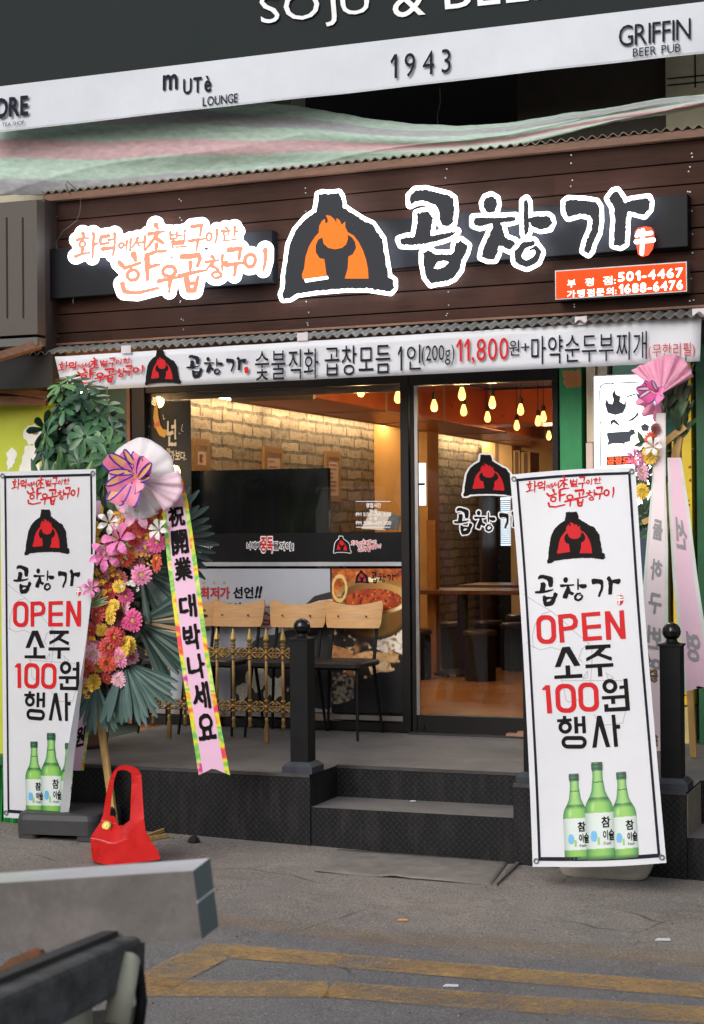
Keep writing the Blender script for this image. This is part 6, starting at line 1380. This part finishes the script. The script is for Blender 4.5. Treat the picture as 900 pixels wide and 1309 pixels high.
FL = [(405,50,48,'yellow'),(262,150,58,'red'),(352,156,54,'red'),(455,95,40,'red'),(285,295,50,'yellow'),(292,228,46,'red'),(360,288,54,'pink'),(432,258,52,'hot'),(236,345,55,'orange'),(432,376,52,'orange'),(315,386,42,'wine'),(335,450,56,'pink'),(112,440,52,'wine'),(210,466,44,'salmon'),(98,602,56,'orange'),(242,580,44,'hot'),(152,690,56,'yellow'),(72,690,54,'red'),(290,726,62,'hot'),(180,825,58,'red'),(128,890,54,'red'),(250,880,54,'yellow'),(40,884,50,'pink'),(95,782,36,'yellow'),(25,780,40,'red'),(150,540,44,'red'),(200,520,36,'yellow'),(170,632,34,'yellow'),(70,260,36,'yellow')]
for x, y, r, col in FL: gerbera(wr, 110+x*K5, 640+y*K5, YW-.15+R6.uniform(-.03, .03), r*K5*1.22, col)
for x, y, r, col in [(140,262,54,'palep'),(275,160,56,'red'),(228,228,52,'red'),(345,216,55,'yellow'),(300,286,56,'pink'),(225,320,54,'orange'),(105,332,48,'red'),(342,78,36,'hot')]:
    gerbera(wr, 90+x*K5, 780+y*K5, YW-.17+R6.uniform(-.03, .03), r*K5*1.22, col)
for _ in range(46):
    t = R6.random(); x, y = 150+R6.gauss(0, 22)-t*14, 652+t*232
    gerbera(wr, max(106, min(202-t*20, x)), y, YW-.08+R6.uniform(-.03, .03), R6.uniform(8, 12.5), R6.choice(['red', 'red', 'wine', 'yellow', 'yellow', 'palep', 'orange', 'wine', 'hot']))
m_lp = mat('lily_pink', S(232, 128, 182), .5, 0, .3, 2); m_lw = mat('lily_white', S(236, 232, 226), .5, 0, .06); m_lpw = mat('lily_blush', S(240, 172, 200), .5, 0, .25, 2)
for x, y, r, m_, a in ((318, 60, 92, m_lpw, .3), (142, 130, 60, m_lw, .8), (190, 228, 88, m_lp, .1), (120, 330, 80, m_lp, .9), (432, 172, 56, m_lw, .4), (90, 350, 40, m_lp, .2), (30, 530, 46, m_lp, .5)): lily(wr, 110+x*K5, 640+y*K5, YW-.24, r*K5*1.3, m_, a)
b = MB(); r_ = random.Random(8)
m_spy = mat('sprig_yellow', S(222, 168, 36), .6, 0, .25, 30)
for x, y, n in ((350, 220, 14), (160, 430, 18), (90, 500, 16), (365, 345, 8), (230, 70, 10), (60, 430, 14), (120, 560, 8), (215, 100, 8), (440, 110, 8), (30, 830, 6)):
    b = MB()
    for _ in range(n):
        p = onY(110+(x+r_.gauss(0, 22))*K5, 640+(y+r_.gauss(0, 24))*K5, YW-.16+r_.uniform(-.03, .03)); s = r_.uniform(.006, .011)
        for k in range(4): a = k*1.57+r_.random(); b.add([p, p+Vector((math.cos(a)*s, -s*.4, math.sin(a)*s)), p+Vector((math.cos(a+.8)*s*1.3, -s*.2, math.sin(a+.8)*s*1.3)), p+Vector((math.cos(a+1.5)*s, -s*.4, math.sin(a+1.5)*s))], [(0, 1, 2, 3)])
    b.build('yellow_sprig', m_spy, wr)
b = MB()
for _ in range(26):
    p = onY(112+r_.gauss(0, 5), 880+r_.gauss(0, 9), YW-.2); s = .009
    for k in range(4): a = k*1.57+r_.random(); b.add([p, p+Vector((math.cos(a)*s, -s*.4, math.sin(a)*s)), p+Vector((math.cos(a+.8)*s*1.3, -s*.2, math.sin(a+.8)*s*1.3))], [(0, 1, 2)])
b.build('yellow_sprig', m_spy, wr)
b = MB()
for _ in range(26):
    t = r_.random(); p = onY(110+(215+t*105)*K5, 640+(520-40*math.sin(t*3.1)+t*30+r_.gauss(0, 6))*K5, YW-.2); s = .008
    for k in range(4): a = k*1.57+r_.random(); b.add([p, p+Vector((math.cos(a)*s, -s*.4, math.sin(a)*s)), p+Vector((math.cos(a+.8)*s*1.3, -s*.2, math.sin(a+.8)*s*1.3))], [(0, 1, 2)])
b.build('white_sprig', m_lw, wr)
# striped dracaena leaves
m_dr = mat('dracaena_green', S(92, 130, 84), .45, 0, .2, 9); m_de = mat('dracaena_edge', S(206, 214, 170), .5)
b = MB()
for (x, y), L_, a in [((185, 285), .10, a) for a in (-150, -175, 165, -95, -25, -5, 40, 60, 110, 140)]+[((30, 640), .13, a) for a in (-60, -45, -25, -12)]+[((40, 640), .12, -70)]:
    p = onY(110+x*K5, 640+y*K5, YW-.17); a = math.radians(a); d = Vector((math.cos(a), -.35, -math.sin(a))); blade(b, p, d, L_, .011, (0, -1, 0), 1, .15, 6); blade(b, p+Vector((0, -.003, 0)), d, L_*.97, .0065, (0, -1, 0), 0, .15, 6)
b.build('striped_leaf', [m_dr, m_de], wr)
# tulle and bow
m_tul = translucent(mat('tulle_white', S(250, 246, 250), .6, 0, .05, 9), .4); YT = YW-.22
def tul(cx, cy, Y, rfun, a0, a1, n, plt, amp, name, m_, par, conc=.10):
    c = onY(cx, cy, Y); k = (c-CAM).dot(fwd)/2200; b = MB(); nr = 9
    def fn(u, v):
        a = math.radians(a0+(a1-a0)*u); r = rfun(math.degrees(a))*k*v; w = amp*math.sin(u*plt*2*math.pi)*v+amp*.6*math.sin(u*round(plt*1.7)*2*math.pi+v*3)*v
        return c+Vector((math.cos(a)*r, -conc*(1-v)+w, -math.sin(a)*r))
    b.grid(n, nr, fn); return b.build(name, m_, par, smooth=True, solid=.001)
tul(181, 610, YT, lambda a: 49+1.2*math.sin(math.radians(a*3+40))+.8*math.sin(math.radians(a*7)), 0, 360, 120, 9, .006, 'tulle', m_tul, wr)
tul(180, 618, YT-.03, lambda a: 47+2*math.sin(math.radians(a*4)), 60, 182, 60, 4, .007, 'tulle', m_tul, wr, .06)
tul(190, 616, YT-.04, lambda a: 47+2*math.sin(math.radians(a*5)), -18, 60, 40, 3, .007, 'tulle', mat('tulle_pink', S(240, 208, 222), .6, 0, .06), wr, .05)
m_bp = mat('bow_pink', S(246, 130, 160), .35, 0, .3, 14); m_bo = mat('bow_peach', S(250, 176, 120), .35, 0, .2, 12); m_bv = mat('bow_violet', S(72, 40, 168), .35, 0, .1)
def bow(par, cx, cy, Y, loops, sc, mats, name='bow'):
    c = onY(cx, cy, Y); k = (c-CAM).dot(fwd)/2200*sc; b = MB()
    for j, (deg, ln, wd) in enumerate(loops):
        a = math.radians(deg); d = Vector((math.cos(a), 0, -math.sin(a))); s = Vector((math.sin(a+.25*(-1)**j)*.97, .24, math.cos(a+.25*(-1)**j)*.97)).normalized(); v = []; n = 12
        for i in range(n+1):
            t = i/n*2*math.pi; q = c+d*(ln*k*(1-math.cos(t))/2)+Vector((math.sin(a), 0, math.cos(a)))*(ln*k*.13*math.sin(t))+Vector((0, -1, 0))*(ln*k*.42*math.sin(t/2)+.006*(j % 4)+.015)
            wk = wd*k*(.5+.5*math.sin(t/2)**.6)
            v += [q-s*wk, q-s*wk*.74, q+s*wk*.74, q+s*wk]
        b.add(v, [(4*i+m, 4*i+m+1, 4*i+m+5, 4*i+m+4) for i in range(n) for m in (0, 2)], 2)
        b.add(v, [(4*i+1, 4*i+2, 4*i+6, 4*i+5) for i in range(n//2)], 0); b.add(v, [(4*i+1, 4*i+2, 4*i+6, 4*i+5) for i in range(n//2, n)], 1)
    return b.build(name, mats, par, smooth=True)
bow(wr, 178, 610, YT-.10, [(100, 36, 9), (128, 42, 9.5), (152, 38, 9), (178, 30, 9), (214, 44, 9.5), (242, 34, 9), (285, 30, 8), (318, 32, 9), (345, 26, 8), (70, 20, 8), (250, 18, 8)], 1, [m_bp, m_bo, m_bv])
# lettered ribbon
def ribbon_mat(name, cols):
    m, t, bb = nmat(name); n = noise(t, coords(t, (2, 2, 3)), 3, 2); cr = N(t, 'ShaderNodeValToRGB'); e = cr.color_ramp.elements
    while len(e) < len(cols): e.new(.5)
    for i, (el_, c) in enumerate(zip(e, cols)): el_.position = .28+.44*i/(len(cols)-1); el_.color = (*c, 1)
    t.links.new(n, cr.inputs[0]); t.links.new(cr.outputs[0], bb.inputs['Base Color']); bb.inputs['Roughness'].default_value = .3; return m
m_rib = mat('ribbon_pink', S(236, 192, 220), .4, 0, .04, 3); m_holo = ribbon_mat('ribbon_edge', [S(224, 60, 150), S(236, 90, 60), S(240, 226, 60), S(96, 196, 96), S(230, 236, 130), S(216, 60, 160)])
def ribbon(par, ctr, hw, Y, edge, chars, m_c, m_e, m_t, notch=True, mirror=False, name='ribbon', bold=.032, yfun=None):
    """ctr [(px,py)...] centre line, hw half widths in px, chars [(ch, t0, t1)] along the line's y"""
    ys = [p[1] for p in ctr]; X_ = lambda y: float(np.interp(y, ys, [p[0] for p in ctr])); H_ = lambda y: float(np.interp(y, ys, hw)); YY = yfun or (lambda y: Y+.015*math.sin((y-ys[0])*.018))
    P = lambda s, y, e=0: onY(X_(y)+s*H_(y), y, YY(y)-e)
    n = 50; b = MB(); y0, y1 = ys[0], ys[-1]
    def strip(s0, s1, m, e=0):
        for i in range(n):
            a, c = y0+(y1-y0)*i/n, y0+(y1-y0)*(i+1)/n
            f0 = lambda s, y, last: y-(9*(1-abs(s)) if (notch and last) else 0)
            b.quad(P(s0, a, e), P(s1, a, e), P(s1, f0(s1, c, i == n-1), e), P(s0, f0(s0, c, i == n-1), e), m)
    strip(-edge, 0, 0); strip(0, edge, 0); strip(-1, -edge, 1); strip(edge, 1, 1)
    o = b.build(name, [m_c, m_e], par, smooth=True); b = MB()
    for ch, ya, yb in chars:
        v, f = text(ch, bold, wobble=.012, res=.034); w = .86*edge
        b.add([P((-w+2*w*((1-x) if mirror else x))*(1 if not mirror else .8)+.04*(.5-y), ya+(yb-ya)*y-3.5*(x-.5), .004) for x, y in v], f)
    b.build('lettering', m_t, o); return o
ribbon(wr, [(219, 612), (223, 640), (233, 720), (247, 830), (262, 920), (274, 991)], [14, 17, 19, 19, 19, 20], YW-.20, .70, [('祝', 647, 673), ('開', 677, 709), ('業', 712, 742), ('대', 760, 790), ('박', 798, 831), ('나', 836, 868), ('세', 872, 907), ('요', 912, 946)], m_rib, m_holo, m_ink)
ribbon(wr, [(123, 640), (119, 700), (112, 850), (105, 925), (97, 985)], [10, 10, 10, 10, 10], YW+.02, .66, [('祝', 670, 690), ('원', 928, 955)], m_rib, m_holo, m_ink, False)

# ================================================================== leafy plant behind the curled banner, and a lower broad-leaved one
YPn = -1.25; pc = onY(103, 560, YPn)
pt = thing('umbrella_plant', 'tall potted plant with dark umbrella-like leaf clusters behind the curled banner', 'plant', (pc.x, YPn, ZD))
b = MB(); r_ = random.Random(12); cr = MB()
stems = []
for i in range(7):
    tp_ = onY(r_.uniform(62, 145), r_.uniform(490, 560), YPn+r_.uniform(-.12, .12)); q = [Vector((pc.x+r_.uniform(-.05, .05), YPn, ZD+.3)), Vector((pc.x+r_.uniform(-.08, .08), YPn, ZD+.7))+(tp_-pc)*.3, tp_]; b.tube(q, [.012, .010, .005], 6); stems.append(q)
b.build('trunk', mat('bark_green', S(96, 92, 70), .8, 0, .2, 9), pt)
def cluster(mb, c, ax, L_, n, m):
    ax = Vector(ax).normalized(); s = ax.orthogonal().normalized(); t = ax.cross(s); a0 = r_.uniform(0, 6)
    for i in range(n):
        a = a0+2*math.pi*i/n+r_.uniform(-.12, .12); d = (s*math.cos(a)+t*math.sin(a))*1.0+ax*r_.uniform(-.15, .25); blade(mb, c+d*.012, d, L_*r_.uniform(.8, 1.1), L_*.19, ax, m, r_.uniform(.15, .4), 6, True)
    mb.tube([c, c-ax*L_*.9], .0025, 4)
def inshape(px, py): 
    return ((px-103)/(56-.16*(600-py)))**2+((py-556)/64)**2 < 1 or ((px-92)/18)**2+((py-502)/18)**2 < 1
k = 0
while k < 112:
    px, py = r_.uniform(38, 168), r_.uniform(474, 640)
    if not inshape(px, py): continue
    k += 1; dpt = r_.uniform(-.22, .20); c = onY(px, py, YPn+dpt)
    out_ = Vector(((px-100)/60, -1.0 if dpt < .05 else .2, -(py-560)/80+.55)); out_ += Vector((r_.gauss(0, .3), r_.gauss(0, .3), r_.gauss(0, .3)))
    cluster(cr, c, out_, r_.uniform(.085, .12), r_.randint(6, 8), r_.choice([0, 0, 1, 2, 2]) if dpt < 0 else 2)
cr.build('crown', m_sleaf, pt, smooth=True)
b = MB(); b.lathe([(.13, 0), (.15, .02), (.18, .28), (.19, .30), (.17, .31), (.165, .28)], (pc.x, YPn, ZD+.005), 20); b.build('pot', mat('pot_brown', S(110, 80, 62), .6), pt)
pc2 = onY(72, 640, -1.7)
p2 = thing('broad_leaf_plant', 'low potted plant with upright pointed leaves just above the curled banner', 'plant', (pc2.x, -1.72, ZD))
b = MB()
for i in range(34):
    px = r_.uniform(34, 118); tipy = r_.uniform(572, 612)-(4 if 50 < px < 90 else 0); tip = onY(px, tipy, -1.72+r_.uniform(-.08, .08)); base = Vector((pc2.x+(tip.x-pc2.x)*.35, -1.72, tip.z-r_.uniform(.3, .4))); d = tip-base; blade(b, base, d, d.length, r_.uniform(.02, .034), (0, -1, .1), r_.choice([0, 1, 1, 2]), .06, 6)
b.build('leaves', [mat('broad_a', S(72, 112, 56), .4, 0, .25, 7), mat('broad_b', S(48, 88, 48), .4, 0, .25, 7), mat('broad_c', S(122, 146, 80), .45, 0, .2, 7)], p2)
b = MB(); b.lathe([(.14, 0), (.16, .3), (.16, .62), (.02, .63)], (pc2.x, -1.72, ZD+.005), 20); b.build('pot', mat('pot_white', S(196, 192, 186), .5), p2)

# ================================================================== second flower stand at the right
YQ = -1.0
wq = thing('flower_stand', 'side-on flower stand with pink tulle and grey-lettered ribbons by the light box', 'flower stand', (onY(850, 900, YQ).x, YQ, ZD))
b = MB(); b.bar(onY(872, 530, YQ), Vector((onY(800, 880, YQ).x, YQ+.1, ZD+.005)), .045, .03); b.build('leg', m_batten, wq)
b = MB(); b.bar(onY(866, 560, YQ+.06), Vector((onY(880, 900, YQ+.2).x, YQ+.35, ZD+.005)), .035, .03); b.build('leg', m_batten, wq)
b = MB(); b.bar(onY(838, 575, YQ-.02), onY(876, 545, YQ-.02), .035, .03); b.build('crossbar', m_batten, wq); b = MB(); b.bar(onY(822, 668, YQ-.02), onY(850, 655, YQ-.02), .03, .03); b.build('crossbar', m_batten, wq)
b = MB(); mgm = mat('mesh_green', S(34, 92, 80), .6, 0, .25, 30)
b.slab(onY(850, 537, YQ-.03), onY(868, 533, YQ-.03), onY(863, 565, YQ-.03), onY(848, 560, YQ-.03), (0, .06, 0)); b.slab(onY(828, 640, YQ), onY(842, 612, YQ), onY(840, 660, YQ), onY(826, 690, YQ), (0, .06, 0)); b.build('foam_block', mgm, wq)
b = MB(); r_ = random.Random(31); gs = [mat('spray_a', S(62, 92, 58), .5, 0, .25, 9), mat('spray_b', S(46, 66, 46), .5, 0, .3, 9)]
for i in range(70):
    q = onY(r_.uniform(848, 876), r_.uniform(500, 560), YQ+r_.uniform(-.05, .08)); d = Vector((r_.gauss(.1, .35), r_.gauss(-.1, .3), 1)); blade(b, q, d, r_.uniform(.08, .2), r_.uniform(.008, .02), (0, -1, .1), r_.choice([0, 1]), .1, 4)
for i in range(80):
    q = onY(r_.gauss(832, 7), r_.uniform(560, 680), YQ+r_.uniform(-.02, .1)); a = r_.uniform(0, 6.28); blade(b, q, (math.cos(a), -.4*r_.random(), math.sin(a)), r_.uniform(.05, .10), .016, (0, -1, 0), r_.choice([0, 1]), .2, 3)
for i in range(12):
    t = i/11; q = onY(838+t*10, 640-t*22, YQ-.1)
    blade(b, q, (.55, -.1, .6), .055, .007, (0, -1, 0), 1, .1, 3)
for i in range(30):
    q = onY(r_.uniform(868, 880), r_.uniform(470, 530), YQ); blade(b, q, (r_.gauss(0, .6), r_.gauss(0, .3), r_.uniform(.3, 1)), r_.uniform(.03, .06), .006, (0, -1, .1), 1, .1, 3)
b.tube([onY(874, 540, YQ), onY(876, 500, YQ), onY(877, 456, YQ)], .004, 5); b.build('greenery', gs, wq)
m_tp = translucent(mat('tulle_rose', S(250, 186, 212), .6, 0, .12, 5), .4)
tul(846, 505, YQ-.10, lambda a: 50+4*math.sin(math.radians(a*4)), -140, -28, 50, 6, .016, 'tulle', m_tp, wq, .05)
tul(846, 505, YQ-.12, lambda a: 32+4*math.sin(a*.2), 90, 215, 40, 5, .014, 'tulle', m_tp, wq, .05)
bow(wq, 838, 502, YQ-.2, [(-150, 20, 8), (175, 20, 8), (-120, 16, 7), (140, 18, 8), (0, 12, 7), (60, 16, 8)], .95, [mat('bow_rose', S(236, 96, 160), .35, 0, .2), mat('bow_cream', S(242, 206, 190), .35), mat('bow_plum', S(120, 70, 150), .35)])
for px, py, r, col in ((834, 562, 12, 'orange'), (831, 582, 13, 'yellow'), (822, 603, 13, 'palep'), (820, 628, 11, 'yellow'), (838, 548, 8, 'wine')): gerbera(wq, px, py, YQ-.16, r, col)
for px, py, r, m_, a in ((834, 570, 14, m_lw, .3), (812, 585, 12, m_lp, .7)): lily(wq, px, py, YQ-.2, r, m_, a)
m_g = mat('grey_ink', S(150, 150, 152), .5); m_re = mat('ribbon_white_edge', S(214, 220, 214), .5); m_rp = mat('ribbon_pale', S(240, 224, 228), .45, 0, .03); m_rq = mat('ribbon_rose', S(236, 198, 216), .45, 0, .04)
ribbon(wq, [(845, 528), (842, 620), (840, 700), (836, 800), (835, 880), (833, 960)], [6, 9, 14, 18, 19, 20], YQ-.16, .72, [('돌', 664, 690), ('하', 715, 742), ('구', 758, 785), ('번', 800, 830), ('영', 840, 868)], m_rp, m_re, m_g, False, True, bold=.03)
ribbon(wq, [(862, 585), (868, 650), (876, 740), (886, 820), (893, 886)], [9, 13, 16, 18, 20], YQ-.14, .70, [('선', 662, 702), ('영', 808, 846)], m_rq, m_re, m_g, True, True, bold=.03)
# warm strings of light tucked behind the plants at the left of the window
for i, (px, py) in enumerate(((126, 596), (104, 500))):
    t = thing('warm_lamp', ['small warm lamp glowing between the plant and the wreath bow', 'small warm lamp glowing under the banner through the top of the plant'][i], 'lamp', onY(px, py, -.5))
    b = MB(); c = onY(px, py, -.5); b.lathe([(.005, -.03), (.02, -.02), (.022, .0), (.012, .03)], c, 10); b.build('glass_bulb', emat('lamp_glow', (1, .7, .3), 14), t); b = MB(); b.tube([c+Vector((0, 0, .03)), Vector((c.x, c.y, 2.9))], .004, 6); b.build('cord', m_sock, t)
    L = bpy.data.lights.new('warm_light', 'POINT'); L.energy = 5; L.color = (1, .6, .25); L.shadow_soft_size = .04; q = bpy.data.objects.new('warm_light', L); COL.objects.link(q); q.location = c+Vector((0, -.06, 0))

# ================================================================== the building across the street (unseen, added to dim the reflections in the glass)
ob_ = thing('added_opposite_building', 'plain grey shop building across the street, unseen, added to dim the glass reflections', 'building', (0, -20, 0))
b = MB(); b.box(-22, 22, -24, -20, -.6, 4.6); b.build('wall', mat('opposite_wall', S(120, 114, 108), .8, 0, .15, 1), ob_)
for i in range(8):
    b = MB(); b.box(-19+i*5, -16+i*5, -20.0, -19.95, 3.2, 4.3); b.build('window', mat('opposite_glass', S(46, 52, 58), .2), ob_)
    b = MB(); b.box(-19.6+i*5, -15.6+i*5, -20.0, -19.94, .2, 2.7); b.build('shopfront', mat('opposite_shop', S(84, 76, 70), .5, 0, .3, .5), ob_)
